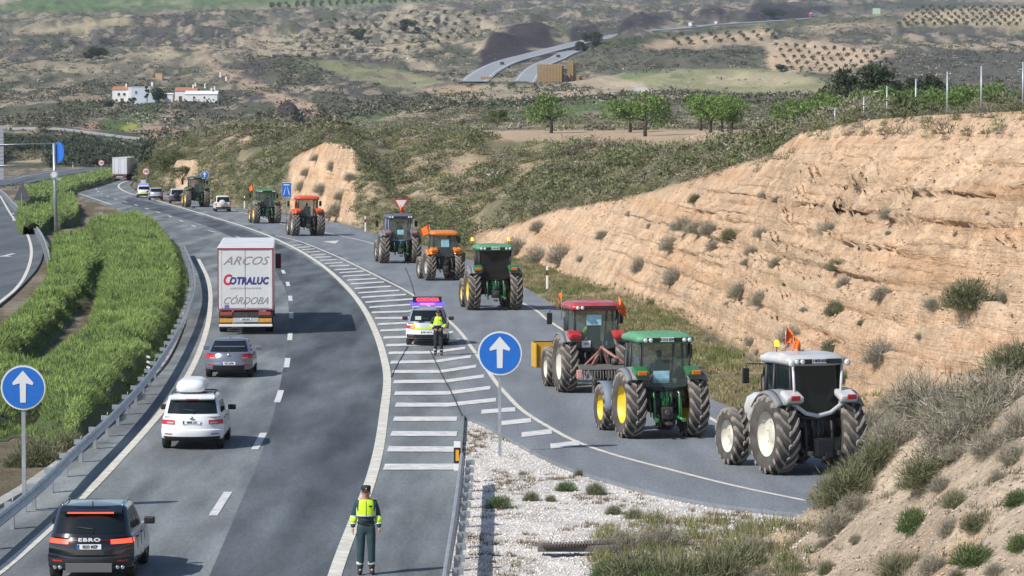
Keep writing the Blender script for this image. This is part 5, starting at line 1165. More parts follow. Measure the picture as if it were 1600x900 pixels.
# keep only the ground beyond the slip road's right edge
re_ = [(x, y) for x, y in [(540, 351), (600, 370), (720, 401), (805, 441), (860, 474), (905, 503), (1000, 560), (1099, 617), (1162, 647), (1250, 702)]]
yedge = np.interp(PX, [p[0] for p in re_], [p[1] for p in re_]); verge = verge * (PY < yedge - 3)
tufts('verge_grass', verge * (.1 + sstep(.4, .6, fbm(TX / 2, TY / 5, 321, 3))), 5200, .16, .030, leafmat('verge_dry', (.27, .235, .13)), 11)
tufts('verge_grass', verge * sstep(.5, .65, fbm(TX / 2.5, TY / 6, 323, 3)), 1100, .22, .035, leafmat('verge_green', (.14, .17, .06)), 12)
gm = grav * VIS * AREA * inpoly([(722, 645), (760, 668), (850, 716), (1000, 768), (1290, 810), (1250, 920), (740, 920), (715, 760)], PX, PY)
tufts('gravel_tufts', gm * sstep(.45, .6, fbm(TX / 1.5, TY / 3, 331, 3)), 520, .10, .02, leafmat('dry_tuft', (.20, .155, .10)), 13, 18, .07)
tufts('gravel_tufts', gm * (PY > 815) * (PX > 930), 420, .26, .02, M_DRYG, 14, 22, .12)
def stones(name, wgt, n, s0, s1, m, seed):
    r = np.random.RandomState(seed); w = (wgt / wgt.sum()).ravel(); idx = r.choice(len(w), n, p=w)
    P = V[idx] + np.stack([r.uniform(-.5, .5, n) * 3 / F * TD.ravel()[idx], r.uniform(-.5, .5, n) * dD.ravel()[idx], np.zeros(n)], 1)
    o8 = np.array([[1, 0, 0], [0, 1, 0], [-1, 0, 0], [0, -1, 0], [0, 0, .7], [0, 0, -.3]]); fc = np.array([[0, 1, 4], [1, 2, 4], [2, 3, 4], [3, 0, 4], [1, 0, 5], [2, 1, 5], [3, 2, 5], [0, 3, 5]])
    S = r.uniform(s0, s1, (n, 1, 1)) * r.uniform(.6, 1.3, (n, 6, 3)); an = r.uniform(0, 6.28, n); q = o8[None] * S; c, s = np.cos(an)[:, None], np.sin(an)[:, None]
    X = q[..., 0] * c - q[..., 1] * s; Y = q[..., 0] * s + q[..., 1] * c
    VV = np.stack([X, Y, q[..., 2]], -1) + P[:, None, :]; return tag(np_mesh(name, VV.reshape(-1, 3), (fc[None] + (np.arange(n) * 6)[:, None, None]).reshape(-1, 3), m), kind='stuff')
stones('gravel', gm, 14000, .012, .05, mat('white_stone', (.62, .58, .53), .9, island=.35), 15)
stones('cutting_rubble', cutm2 * VIS * AREA * (PXC > 780)[None, :] * (.1 + sstep(.5, .7, fbm(TX / 4, TY / 6, 341, 3))), 2200, .04, .13, mat('tan_stone', (.47, .34, .23), .9, island=.3), 16)
stones('bank_rubble', bm_ * VIS * AREA, 4500, .012, .055, mat('bank_stone', (.42, .34, .27), .9, island=.35), 17)
tufts('bank_grass', bm_ * VIS * AREA * sstep(.5, .65, fbm(TX / 1.2, TY / 2, 351, 3)), 400, .14, .014, leafmat('bank_tuft', (.20, .18, .12)), 18, 20, .08)

# --- clipped rows of oleander in the median: a leafy mass over a dark core
def hedge(label, outline, hz, nb, seed, m=M_HEDGE, lnb=.22):
    P = [q if isinstance(q, Vector) else G(q[0], q[1], hz) for q in outline]; xs = [p.x for p in P]; ysv = [p.y for p in P]; poly = [(p.x, p.y) for p in P]
    nx, ny = 70, 200; X, Y = np.meshgrid(np.linspace(min(xs), max(xs), nx), np.linspace(min(ysv), max(ysv), ny)); ins = inpoly(poly, X, Y).astype(float)
    Q = ins.copy()
    for _ in range(3): Q[1:-1, 1:-1] = (Q[1:-1, 1:-1] + Q[:-2, 1:-1] + Q[2:, 1:-1] + Q[1:-1, :-2] + Q[1:-1, 2:]) / 5
    lum = fbm(X / 1.1, Y / 2.0, seed, 3) - .5 - .3 * sstep(.62, .75, fbm(X / 2.5, Y / 5, seed + 7, 3)); H = (hz - .35) * sstep(.05, .75, Q) + lum * 1.0 * sstep(.3, .9, Q)
    H = np.where(ins > 0, H, np.minimum(H, .1)) - .1
    VV = np.stack([X, Y, H], -1).reshape(-1, 3); i_, j_ = np.meshgrid(np.arange(ny - 1), np.arange(nx - 1), indexing='ij'); keep = (Q[:-1, :-1] > .05)
    a_ = (i_ * nx + j_)[keep]; Fq = np.stack([a_, a_ + 1, a_ + nx + 1, a_ + nx], -1)
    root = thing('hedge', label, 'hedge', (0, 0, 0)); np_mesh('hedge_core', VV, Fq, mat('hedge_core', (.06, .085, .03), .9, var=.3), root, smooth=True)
    gy, gx_ = np.gradient(H, (max(ysv) - min(ysv)) / ny, (max(xs) - min(xs)) / nx); steep = np.sqrt(1 + gx_ ** 2 + np.minimum(gy ** 2, 9))
    r = np.random.RandomState(seed); w = (Q > .12) * steep / Y ** 1.3; w = (w / w.sum()).ravel(); idx = r.choice(len(w), nb, p=w)
    dx, dy = (max(xs) - min(xs)) / nx, (max(ysv) - min(ysv)) / ny
    ju, jv = r.uniform(-.5, .5, nb), r.uniform(-.5, .5, nb); Pb = VV[idx].copy(); Pb[:, 0] += ju * dx; Pb[:, 1] += jv * dy; Pb[:, 2] += ju * dx * gx_.ravel()[idx] + jv * dy * np.clip(gy.ravel()[idx], -2, 2)
    Nn = np.stack([-gx_.ravel()[idx], -gy.ravel()[idx], np.ones(nb)], 1); Nn /= np.linalg.norm(Nn, axis=1)[:, None]
    sc_ = (Pb[:, 1] / 150) ** .6
    Vt, Ft = blades(Pb, Nn, lnb * sc_, .034 * np.clip(sc_, .6, 4), .75, r, .5); np_mesh('hedge_foliage', Vt, Ft, m, root); return root
RAILPTS = [(305, 443), (302, 465), (291, 494), (276, 523), (258, 553), (224, 600), (190, 640), (165, 665)]
right_side = [G(x, y, .58) + Vector((-1.0, 0, 0)) for x, y in [(288, 387), (300, 415)] + RAILPTS]
for q in right_side: q.z = 1.3
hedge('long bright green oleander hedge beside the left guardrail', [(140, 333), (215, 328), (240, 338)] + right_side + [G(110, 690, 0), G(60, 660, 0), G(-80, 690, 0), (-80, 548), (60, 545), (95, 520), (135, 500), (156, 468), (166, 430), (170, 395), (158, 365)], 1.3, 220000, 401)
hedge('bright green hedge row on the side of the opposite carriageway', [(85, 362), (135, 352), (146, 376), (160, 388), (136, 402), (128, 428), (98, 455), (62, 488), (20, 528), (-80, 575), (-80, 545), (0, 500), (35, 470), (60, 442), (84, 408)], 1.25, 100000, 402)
hedge('low rounded hedge clump in front of the far signpost', [(28, 322), (50, 316), (74, 314), (80, 326), (62, 340), (36, 340)], 1.5, 9000, 403)
hedge('hedge clump to the right of the far signpost', [(82, 300), (112, 297), (120, 312), (115, 326), (92, 330), (80, 318)], 1.6, 9000, 404)
hedge('thin far hedge between the two carriageways before the bend', [(30, 291), (60, 283), (110, 273), (165, 262), (195, 263), (160, 274), (120, 283), (98, 292), (70, 300), (36, 302)], 1.5, 14000, 405)

# --- trees
def tree_mesh(kind, seed, n, H=4.0, Wd=2.2, trunk=1.3, m=M_ALM, lw=(.26, .12), lob=9):
    r = np.random.RandomState(seed); k = lob; c = np.stack([r.uniform(-.6, .6, k), r.uniform(-.6, .6, k), r.uniform(.15, .8, k)], 1) * np.array([Wd, Wd, (H - trunk)]); c[:, 2] += trunk * .8; cr = r.uniform(.22, .48, k) * Wd
    kk = r.randint(0, k, n); u = r.normal(0, 1, (n, 3)); u /= np.linalg.norm(u, axis=1)[:, None]; P = c[kk] + u * (cr[kk] * (1 - .55 * r.uniform(0, 1, n) ** 1.3))[:, None] * np.array([1, 1, .75])
    Vt, Ft = blades(P, u, lw[0], lw[1], .1, r, .9); b = MB(); tops = c[:4]
    b.tube([(0, 0, -.3), (.05, 0, trunk * .5), (.0, .02, trunk)], [.17, .13, .11], 8)
    for q in tops: b.tube([(0, 0, trunk * .9), (q[0] * .45, q[1] * .45, trunk + (q[2] - trunk) * .4), tuple(q)], [.08, .06, .03], 6)
    me_o = b.build('trunk', M_BARK); tm = me_o.data; bpy.data.objects.remove(me_o)
    fo = np_mesh('crown', Vt, Ft, m); fm = fo.data; bpy.data.objects.remove(fo); return tm, fm
TREES = {'bushy': [tree_mesh('b', s, 3200, 4.6, 3.0, .5, leafmat('bushy_leaves', (.10, .115, .05)), (.3, .12)) for s in (14, 15)], 'almond': [tree_mesh('a', s, 1900, 3.6, 2.3, 1.25, M_ALM, (.24, .12), 13) for s in (1, 2, 3)], 'dark': [tree_mesh('d', s, 3200, 5.2, 3.0, .8, M_DARKG, (.4, .2)) for s in (4, 5)], 'cypress': [tree_mesh('c', 6, 1600, 7.5, .95, .5, M_DARKG, (.4, .2), 14)],
         'olive': [tree_mesh('o', s, 420, 3.2, 2.2, .5, leafmat('olive_grove_leaves', (.085, .105, .07)), (.55, .3)) for s in (7, 8, 9)], 'small': [tree_mesh('s', s, 150, 2.2, 1.5, .5, leafmat('orchard_leaves', (.10, .105, .05)), (.6, .35), 5) for s in (10, 11)]}
def tree(name, kind, p, s, label, group=None, cat='tree', sz=1.0):
    tm, fm = TREES[kind][rs.randrange(len(TREES[kind]))]; o = thing(name, label, cat, p, rs.uniform(0, 6.28), group, s); o.scale = (s, s, s * sz)
    for nm, me in (('trunk', tm), ('crown', fm)): c = bpy.data.objects.new(nm, me); COL.objects.link(c); c.parent = o
    return o
for (x, y, s, lab) in [(860, 208, 1.05, 'round green almond tree standing alone on the tan field'), (1007, 213, 1.15, 'almond tree nearest the edge of the tan field in the pair'), (985, 207, 1.0, 'almond tree just behind its larger neighbour on the tan field'),
                       (1110, 208, .95, 'almond tree in the right hand row above the tan field'), (1095, 204, .95, 'almond tree in the right hand row above the tan field'), (1127, 206, .95, 'almond tree in the right hand row above the tan field'), (1142, 211, .9, 'almond tree in the right hand row above the tan field')]:
    tree('almond_tree', 'almond', T(x, y), s * T(x, y).y / 400 * 1.38, lab, 'almond trees by the tan field')
for (x, yb, D, s) in [(1228, 203, 395, 1.1), (1250, 203, 385, 1.1), (1285, 200, 370, 1.2), (1322, 200, 360, 1.2), (1362, 198, 350, 1.15), (1400, 198, 345, 1.2), (1440, 196, 340, 1.1), (1476, 195, 335, 1.15), (1520, 194, 330, 1.1), (1556, 192, 325, 1.1), (1592, 190, 320, 1.1)]:
    X = (x - 800) / F * D; tree('almond_tree', 'almond', Vector((X, D, ground_z(X, D))), s, 'green almond tree behind the fence posts on the ridge', 'almond trees behind the ridge fence')
for (x, y, s, sz, lab) in [
                           (778, 198, .8, .8, 'olive green bushy tree left of the lone almond tree'), (1222, 112, .9, .7, 'small dark bush in front of the orchard field'), (925, 78, 1.35, .9, 'dark tree between the far motorway carriageways'), (907, 83, 1.0, .8, 'lower dark tree left of the motorway tree'), 
                           (155, 92, 1.3, .8, 'dark tree clump on the slope above the village'), (144, 94, 1.0, .8, 'smaller dark tree beside the clump above the village'), (262, 272, .8, 1.0, 'green brown tree beside the motorway bend'), (247, 266, .7, 1.0, 'leafy tree left of the one beside the motorway bend'), (284, 284, .7, .8, 'low bushy tree behind the leading patrol car'),
                           (770, 136, .5, .8, 'low bush at the foot of the far motorway'), (800, 137, .55, .8, 'low green bush between the far carriageway ends'), (735, 137, .5, .7, 'low bush left of the far carriageway end'), (835, 137, .5, .8, 'low bush left of the straw stack'), (640, 52, 1.2, .8, 'dark tree on the far terraces'), (560, 62, 1.2, .8, 'dark tree left on the far terraces'), (1210, 30, 1.6, .6, 'dark tree near the far red lorry'), (70, 206, 1.0, .8, 'green bush standing on the pale village lane')]:
    p = T(x, y); tree('evergreen_tree' if 'dark' in lab else 'bushy_tree', 'dark' if 'dark' in lab else 'bushy', p, s * (1.0 if p.y < 700 else p.y / 1150), lab, sz=sz)
for (x, D, s, sz, knd, lab) in [(1345, 455, 1.5, 1.0, 'dark', 'large dark evergreen tree behind the almond trees'), (1383, 460, 1.0, 1.1, 'dark', 'dark evergreen tree touching the right side of the large one'), (1318, 450, 1.05, 1.15, 'dark', 'dark evergreen tree touching the left side of the large one'), (1440, 430, .95, 1.2, 'dark', 'dark round tree in the middle of the fence line'), (1505, 430, .9, 1.15, 'dark', 'low dark tree between two fence posts on the ridge'), (1288, 430, .85, 1.3, 'bushy', 'fresh green tree left of the large dark evergreen'), (1240, 430, .8, 1.1, 'bushy', 'thin pale green tree at the left end of the tree belt')]:
    X = (x - 800) / F * D; tree('evergreen_tree' if knd == 'dark' else 'bushy_tree', knd, Vector((X, D, ground_z(X, D))), s, lab, sz=sz)
r = random.Random(9)
for row in range(8):
    for k in range(26):
        x = -20 + k * 12 + r.uniform(-3, 3) + row * 5; y = 225 + row * 5.6 + r.uniform(-1.2, 1.2) + k * .55
        if x > 235 or y > 262 or (18 < x < 72 and 240 < y < 262): continue
        p = T(x, y); tree('olive_tree', 'olive', p, r.uniform(.75, 1.1), 'grey green olive tree in the grove beyond the motorway', 'olive trees in the grove', sz=.95)
for (x0, y0, dx, dy, ex, ey, nx, ny, rag) in [(1405, 40, 13, 0, 7, -5.2, 15, 6, .8), (1212, 72, 15, 1.2, 6, 9, 12, 5, 1.5), (1045, 58, 22, -1, 6, 6, 8, 3, 1.0), (425, 10, 13, -.6, 0, 3.5, 20, 2, .8), (470, 92, 24, -2, 8, -14, 9, 5, 4), (660, 70, 20, -3, 6, -12, 5, 4, 4)]:
    for a_ in range(nx):
        for c_ in range(ny):
            x = x0 + a_ * dx + c_ * ex + r.uniform(-rag, rag); y = y0 + a_ * dy + c_ * ey + r.uniform(-rag, rag) * .6
            if 0 < y < 125 and x < 1610: p = T(x, y); tree('orchard_tree', 'small', p, r.uniform(.8, 1.15) * p.y / 1700 * 1.0, 'small orchard tree planted in rows on the far tan fields', 'orchard trees on the far fields')
# ------------------------------------------------------------------ guardrails, signs, posts
WPROF = [(-.02, .16), (.03, .15), (.06, .10), (.03, .05), (-.02, .0), (.03, -.05), (.06, -.10), (.03, -.15), (-.02, -.16), (-.045, -.10), (-.045, .10)]
def guardrail(label, path, h=.58, step=4.0, side=-1, end_drop=False, postx=.16, deco=True):
    P = [Vector((p[0], p[1], h)) for p in resample(path, 1.0)]; t = thing('guardrail', label, 'guardrail', (P[0].x, P[0].y, 0)); o0 = t.location.copy()
    prof = [(a * -side, b_) for a, b_ in WPROF]
    if end_drop:
        n = min(5, len(P));
        for k in range(n): P[-1 - k].z = .15 + (h - .15) * (k / n)
    b = MB(); b.sweep([p - o0 for p in P], prof + [prof[0]], smooth=False); b.build('rail', GALV, t)
    bp = MB(); bp.box((0, 0, h / 2 - .05), (.10, .16, h + .22)); bp.box((-side * -.10, 0, h), (.16, .10, .14)); pm = bp.build('post', GALV, t); me = pm.data; bpy.data.objects.remove(pm)
    Q = resample(path, step)[:100]
    for k, q in enumerate(Q):
        d = (Q[min(k + 1, len(Q) - 1)] - Q[max(k - 1, 0)]); a = math.atan2(-d.x, d.y) if d.length > 0 else 0
        o = bpy.data.objects.new('post', me); COL.objects.link(o); o.parent = t; sd = Vector((math.cos(a), math.sin(a), 0)) * side * postx; o.location = Vector((q.x, q.y, 0)) + sd - o0; o.rotation_euler.z = a
        if deco and k % 2 == 0: b = MB(); b.poly([(-.0, -.02, h + .10), (.0, .10, h + .16), (0, .10, h + .04)], .01, (1, 0, 0)); e = b.build('reflector', WHITE, o)
    return t
lr = sp([(-200, 935), (-60, 858), (0, 812), (68, 756), (120, 704), (172, 656), (224, 600), (258, 553), (276, 523), (291, 494), (302, 465), (305, 443), (300, 415), (288, 387)], .58)
guardrail('long steel guardrail along the left edge of the motorway', lr, side=-1)
gr_ = guardrail('short steel guardrail between the gravel island and the hard shoulder', sp([(688, 960), (699, 884), (709, 820), (717, 762), (722, 716)], .66), h=.66, side=1, step=2.0, deco=False)
p = G(718, 748, 0); b = MB(); b.box(p + Vector((-.06, 0, .62)) - gr_.location, (.18, .05, .80), bev=.01); q_ = b.build('marker_panel', WHITE, gr_)
b = MB(); b.box(p + Vector((-.06, -.03, .64)) - gr_.location, (.19, .02, .42)); b.build('black_band', INK, q_); b = MB(); b.box(p + Vector((-.06, -.045, .64)) - gr_.location, (.09, .02, .30)); b.build('orange_reflector', mat('orange_reflector', (.8, .35, .02), .4), q_)
guardrail('steel guardrail beside the opposite carriageway on the left', sp([(-40, 284), (0, 298), (19, 315), (42, 339), (64, 365), (78, 400)], .58), side=1, end_drop=True, deco=False)
guardrail('far guardrail round the outside of the bend', sp([(100, 290), (118, 280), (150, 273), (185, 266), (230, 259)], .6), side=-1, deco=False, step=8)
guardrail('far guardrail seen beyond the opposite carriageway', sp([(-60, 296), (10, 289), (40, 281), (56, 277)], .6), side=1, deco=False, step=8)
SBLUE = mat('sign_blue', (.012, .13, .50), .4, var=.05); SWHITE = mat('sign_white', (.62, .64, .66), .45); SRED = mat('sign_red', (.50, .03, .03), .45)
def disc(b, c, r_, th=.02, seg=40):
    b.lathe([(.001, -th), (r_, -th), (r_, th), (.001, th)], seg, M=Matrix.Translation(c) @ Matrix.Rotation(math.pi / 2, 4, 'Z'), smooth=False, closed=False)
def arrow_pts(r_, y, z0):
    s = r_ / .60; return [(-.075 * s, y, z0 - .40 * s), (.075 * s, y, z0 - .40 * s), (.085 * s, y, z0 + .12 * s), (.26 * s, y, z0 + .07 * s), (.285 * s, y, z0 + .13 * s), (0, y, z0 + .46 * s), (-.285 * s, y, z0 + .13 * s), (-.26 * s, y, z0 + .07 * s), (-.085 * s, y, z0 + .12 * s)]
def round_sign(name, label, px, py, cy, r_px, kind='arrow', group=None, base_z=0.0, rz=0.0, postw=.045, txt=None, postm=None, pole_top=None):
    p = G(px, py, base_z); s = F / p.y; h = (py - cy) / s; r_ = r_px / s
    t = thing(name, label, 'road sign', p, rz, group)
    b = MB(); b.box((0, 0, h / 2 - .1), (postw * 2, postw * 1.4, h + .2 + (r_ * .6)), bev=.008); b.build('pole', postm or GALV, t)
    b = MB(); disc(b, (0, -.06, h), r_, .015); pl = b.build('sign_plate', {'arrow': SWHITE, 'limit': SRED, 'back': mat('sign_back', (.3, .31, .32), .5), 'blue': SBLUE}[kind], t)
    if kind == 'arrow':
        b = MB(); disc(b, (0, -.08, h), r_ * .925, .008); b.build('blue_field', SBLUE, pl); b = MB(); b.poly(arrow_pts(r_, -.095, h), .006, (0, -1, 0)); b.build('arrow', SWHITE, pl)
    if kind == 'limit':
        b = MB(); disc(b, (0, -.08, h), r_ * .78, .008); b.build('white_field', SWHITE, pl)
        if txt: text('lettering', txt, r_ * .95, INK, pl, (0, -.095, h), sx=.85, bold=.012)
    return t
round_sign('road_sign', 'blue round sign with a white arrow on the gravel island', 781, 707, 551, 34.5)
round_sign('road_sign', 'blue round sign with a white arrow beyond the left guardrail', 38, 800, 604, 35, postw=.05)
round_sign('road_sign', 'small far blue arrow sign above the dark green tractor', 320, 312, 273.5, 6.5, base_z=0)
round_sign('speed_sign', 'red ringed 100 sign over the leading patrol car', 228.5, 305, 268, 5.8, 'limit', txt='100'); round_sign('speed_sign', 'red ringed 100 sign left of the far lorry', 158.5, 281, 254.5, 4.8, 'limit', txt='100')
def rect_sign(name, label, px, py, x0, y0, x1, y1, m, cat='road sign', D=None, base=None):
    p = base or G(px, py); s = F / p.y; t = thing(name, label, cat, p); w = (x1 - x0) / s; h = (y1 - y0) / s; zc = (py - (y0 + y1) / 2) / s; xc = ((x0 + x1) / 2 - px) / s
    b = MB(); b.box((0, 0, zc / 2), (.09, .08, zc), bev=.01); b.build('pole', GALV, t); b = MB(); b.box((xc, -.07, zc), (w, .04, h), bev=.01); q = b.build('sign_plate', m, t); return t, q, zc, w, h, s
t, q, zc, w, h, s = rect_sign('road_sign', 'small blue rectangular motorway sign by the red orange tractor', 448, 349, 441, 285, 456, 308, SWHITE)
b = MB(); b.box((0, -.10, zc), (w * .92, .02, h * .94)); b.build('blue_field', SBLUE, q)
b = MB(); b.poly([(-.35 * w, -.125, zc - .35 * h), (-.26 * w, -.125, zc - .35 * h), (-.06 * w, -.125, zc + .2 * h), (-.10 * w, -.125, zc + .2 * h)], .004, (0, -1, 0)); b.build('road_symbol', SWHITE, q)
b = MB(); b.poly([(.35 * w, -.125, zc - .35 * h), (.26 * w, -.125, zc - .35 * h), (.06 * w, -.125, zc + .2 * h), (.10 * w, -.125, zc + .2 * h)], .004, (0, -1, 0)); b.build('road_symbol', SWHITE, q)
b = MB(); b.box((0, -.125, zc + .34 * h), (w * .6, .004, h * .08)); b.build('road_symbol', SWHITE, q)
rect_sign('marker_sign', 'pale rectangular plate under the far 100 sign', 224, 305, 220, 281, 228, 297, mat('pale_plate', (.45, .5, .5), .5))
rect_sign('marker_sign', 'small pale green plate beside the far signpost', 93, 296, 88, 278, 96, 289, mat('pale_green_plate', (.3, .42, .38), .5))
t, q, zc, w, h, s = rect_sign('road_sign', 'pale green panel sign beside the distant motorway', 1367, 30, 1361, 13, 1373, 22, mat('pale_green_panel', (.45, .58, .45), .5), base=T(1367, 30))
# give way sign
p = G(627, 362); s = F / p.y; t = thing('give_way_sign', 'red and white give way triangle behind the blue grey tractor', 'road sign', p); zc = (362 - 318) / s
b = MB(); b.box((0, 0, zc / 2), (.09, .07, zc), bev=.01); b.build('pole', GALV, t); R3 = 12.3 / s
tri = lambda k, y: [(-R3 * k, y, zc + R3 * .62 * k), (R3 * k, y, zc + R3 * .62 * k), (0, y, zc - R3 * 1.12 * k)]
b = MB(); b.poly(tri(1, -.06), .03, (0, -1, 0)); q = b.build('sign_plate', SRED, t); b = MB(); b.poly(tri(.70, -.10), .01, (0, -1, 0)); b.build('white_field', SWHITE, q)
# gantry post with arms, panels
p = G(88, 371); s = F / p.y; t = thing('sign_gantry', 'tall grey post with two arms and a half turned blue disc in the median', 'sign gantry', p)
b = MB(); b.tube([(0, 0, 0), (-.15, 0, 147 / s)], [.17, .13], 10); b.build('pole', GALV, t)
for yy in (224, 257): b = MB(); b.tube([(-.05 if yy < 230 else -1.4, 0, (371 - yy) / s), (-6.5, 0, (371 - yy - 3) / s)], .045, 6); b.build('arm', GALV, t)
b = MB()
for k in range(14): b.box((-5.2, .1, (371 - 200 - k * 6) / s), (1.5, .08, .30), bev=.01)
b.build('slatted_panel', mat('panel_grey', (.30, .31, .36), .5), t)
b = MB(); M_ = Matrix.Translation((.26, -.1, (371 - 238) / s)) @ Matrix.Rotation(math.radians(-50), 4, 'Z'); b.lathe([(.001, -.02), (16 / s, -.02), (16 / s, .02), (.001, .02)], 32, M=M_ @ Matrix.Rotation(math.pi / 2, 4, 'Z'), closed=False, smooth=False); q = b.build('blue_disc', SBLUE, t)
b = MB(); b.box((.75, 0, (371 - 247) / s), (.4, .05, .4)); b.build('pale_plate', mat('pale_yellow', (.6, .55, .35), .5), t)
b = MB(); disc(b, (-.12, -.2, (371 - 273) / s), 6.5 / s, .02); q = b.build('round_plate', mat('sign_back', (.3, .31, .32), .5), t); b = MB(); disc(b, (-.12, -.24, (371 - 273) / s), 4.4 / s, .01); b.build('white_field', SWHITE, q)
p = G(34, 330); s = F / p.y; t = thing('warning_sign_back', 'dark triangular sign back above the hedge near the signpost', 'road sign', p)
b = MB(); b.box((0, 0, 1.0), (.08, .08, 2.0)); b.build('pole', GALV, t); b = MB(); b.poly([(-.95, 0, 1.2), (.95, 0, 1.2), (.1, 0, 3.3)], .03, (0, 1, 0)); b.build('sign_plate', mat('dark_sign_back', (.07, .08, .09), .6), t)
# delineator posts
def delineator(px, py, hpx, label, red=True):
    p = G(px, py); s = F / p.y; h = hpx / s; t = thing('marker_post', label, 'marker post', p, 0, 'white roadside marker posts'); b = MB(); b.box((0, 0, h / 2), (.14, .12, h), bev=.03, taper=(.9, .9)); b.build('post_body', WHITE, t)
    b = MB(); b.box((0, -.005, h * .72), (.15, .13, h * .22), bev=.01); b.build('dark_band', mat('dark_red_band', (.12, .03, .025), .5), t)
for a_ in [(855, 452, 36, 'white marker post with dark band beside the slip road right of the dark green tractor'), (571, 362, 24, 'white marker post on the verge left of the give way sign'), (382, 326, 20, 'white marker post right of the dusty off road car'), (114, 262, 9, 'tiny far marker post right of the signpost'), (145, 349, 10, 'small marker post in the median'), (21, 345, 12, 'small marker post by the left carriageway rail')]: delineator(*a_)
p = G(232, 588); t = thing('marker_post', 'black and white hazard marker just behind the left guardrail', 'marker post', p); b = MB(); b.box((0, 0, .45), (.12, .1, .9)); b.build('post_body', INK, t)
for k in range(3): b = MB(); b.box((0, -.055, .35 + k * .2), (.14, .02, .08), rot=(0, .4, 0)); b.build('white_stripe', WHITE, t)
# fence posts along the ridge
prev = None
for (x, yt, yb) in [(1304, 169, 193), (1349, 151, 179), (1385, 135, 177), (1430, 123, 171), (1479, 112, 167), (1532, 103, 157), (1597, 97, 150)]:
    D = float(np.interp(x, PXC, C_D)) + 2.5; X = (x - 800) / F * D; z = ground_z(X, D); zt = W(x, yt, D).z; b = MB(); b.tube([(0, 0, -.3), (0, 0, zt - z)], .032, 8); o = b.build('fence_post', mat('fence_steel', (.42, .46, .5), .4, .3)); o.location = (X, D, z)
    tag(o, 'pale steel fence post standing on the crest of the tan cutting', 'fence post', 'fence posts on the crest of the cutting')
# drain kerb in the ditch
p0, p1 = G(845, 866, -.05), G(958, 860, -.05); t = thing('drain_grate', 'ribbed dark drain grating half hidden by grass in the ditch', 'drain grating', p0); d = p1 - p0; b = MB(); b.box(d / 2 + Vector((0, 0, .1)), (d.length, .35, .14), bev=.02); b.build('channel', mat('concrete_dark', (.13, .12, .11), .9), t)
for k in range(24): b = MB(); b.box(d * (k + .5) / 24 + Vector((0, -.05, .2)), (.05, .45, .06)); b.build('grate_bar', mat('rusty_bar', (.10, .08, .07), .8), t)

# ------------------------------------------------------------------ the village, the ruin, the straw stack, far traffic
LIME_W = mat('limewash', (.72, .72, .72), .8, var=.06, vscale=.5); ROOF = mat('terracotta', (.42, .17, .09), .85, var=.2, vscale=2); SHADE_W = mat('blueish_shade_wall', (.50, .56, .64), .8); OP = mat('dark_opening', (.03, .03, .035), .6)  # the blueish wall tone is shade put into the colour of a white wall
def house(label, px, py, w_px, h_px, dep, wallm, gable=True, wins=(), rz=0.0, door=None, roofm=ROOF, rh=.9, shift=0, chim=True):
    p = T(px, py); s = F / p.y; w = w_px / s; h = h_px / s; t = thing('house', label, 'house', p + Vector((0, 0, -.3)), rz)
    b = MB(); b.box((0, dep / 2, h / 2), (w, dep, h)); b.build('wall', wallm, t)
    b = MB()
    if gable: b.grid([[(-w / 2 - .2, -.25, h), (w / 2 + .2, -.25, h)], [(-w / 2 - .2, dep / 2, h + rh), (w / 2 + .2, dep / 2, h + rh)], [(-w / 2 - .2, dep + .25, h), (w / 2 + .2, dep + .25, h)]], smooth=False); b.poly([(-w / 2, 0, h), (-w / 2, dep, h), (-w / 2, dep / 2, h + rh)]); b.poly([(w / 2, 0, h), (w / 2, dep, h), (w / 2, dep / 2, h + rh)])
    else: b.box((0, dep / 2, h + .12), (w + .2, dep + .2, .22))
    rf = b.build('roof', roofm, t)
    if chim: b = MB(); b.box((w * .3, dep * .4, h + rh + .3), (.6, .6, 1.4)); b.build('chimney', LIME_W, rf)
    for (x, z, ww, hh_) in wins: b = MB(); b.box((x * w, -.04, z * h), (ww, .1, hh_)); f_ = b.build('window', OP, t); b = MB(); b.box((x * w, -.08, z * h - hh_ / 2 - .08), (ww + .3, .14, .1)); b.build('sill', LIME_W, f_)
    if door: b = MB(); b.box((door * w, -.05, 1.05), (1.1, .1, 2.1)); b.build('door', mat('brown_door', (.12, .05, .035), .6), t)
    return t
house('white two storey house with terracotta roof at the left end of the village', 189, 161, 25, 22, 9, LIME_W, wins=[(-.1, .68, .9, .9), (.25, .68, .9, .9), (-.25, .25, .8, .9)], door=.1, rh=1.3)
house('tall narrow white house beside the terracotta roofed one', 206, 161, 11, 25, 10, LIME_W, gable=False, roofm=LIME_W, wins=[(0, .3, .6, .8)], chim=False)
house('long house with blueish shade painted on its wall in the middle of the village', 225, 162, 38, 27, 12, SHADE_W, gable=False, roofm=mat('grey_roof', (.5, .52, .55), .8), wins=[(-.3, .7, .7, .8)], chim=True)
house('low white outbuilding between the two village groups', 265, 160, 13, 14, 6, LIME_W, gable=True, roofm=LIME_W, rh=.5, chim=False)
house('white house with dull red roof right of the cypress', 290, 158, 34, 17, 9, LIME_W, wins=[(.2, .65, .7, .7)], door=-.25, rh=1.4)
house('long white farmhouse wall at the right end of the village', 316, 159, 50, 13, 8, LIME_W, gable=True, roofm=LIME_W, rh=1.3, wins=[(-.22, .6, .7, .8), (.1, .6, .6, .7)])
house('small tan brick hut on the slope above the village', 249, 124, 11, 10, 4, mat('tan_brick', (.48, .34, .2), .9), gable=False, roofm=mat('tan_brick', (.48, .34, .2)), chim=False)
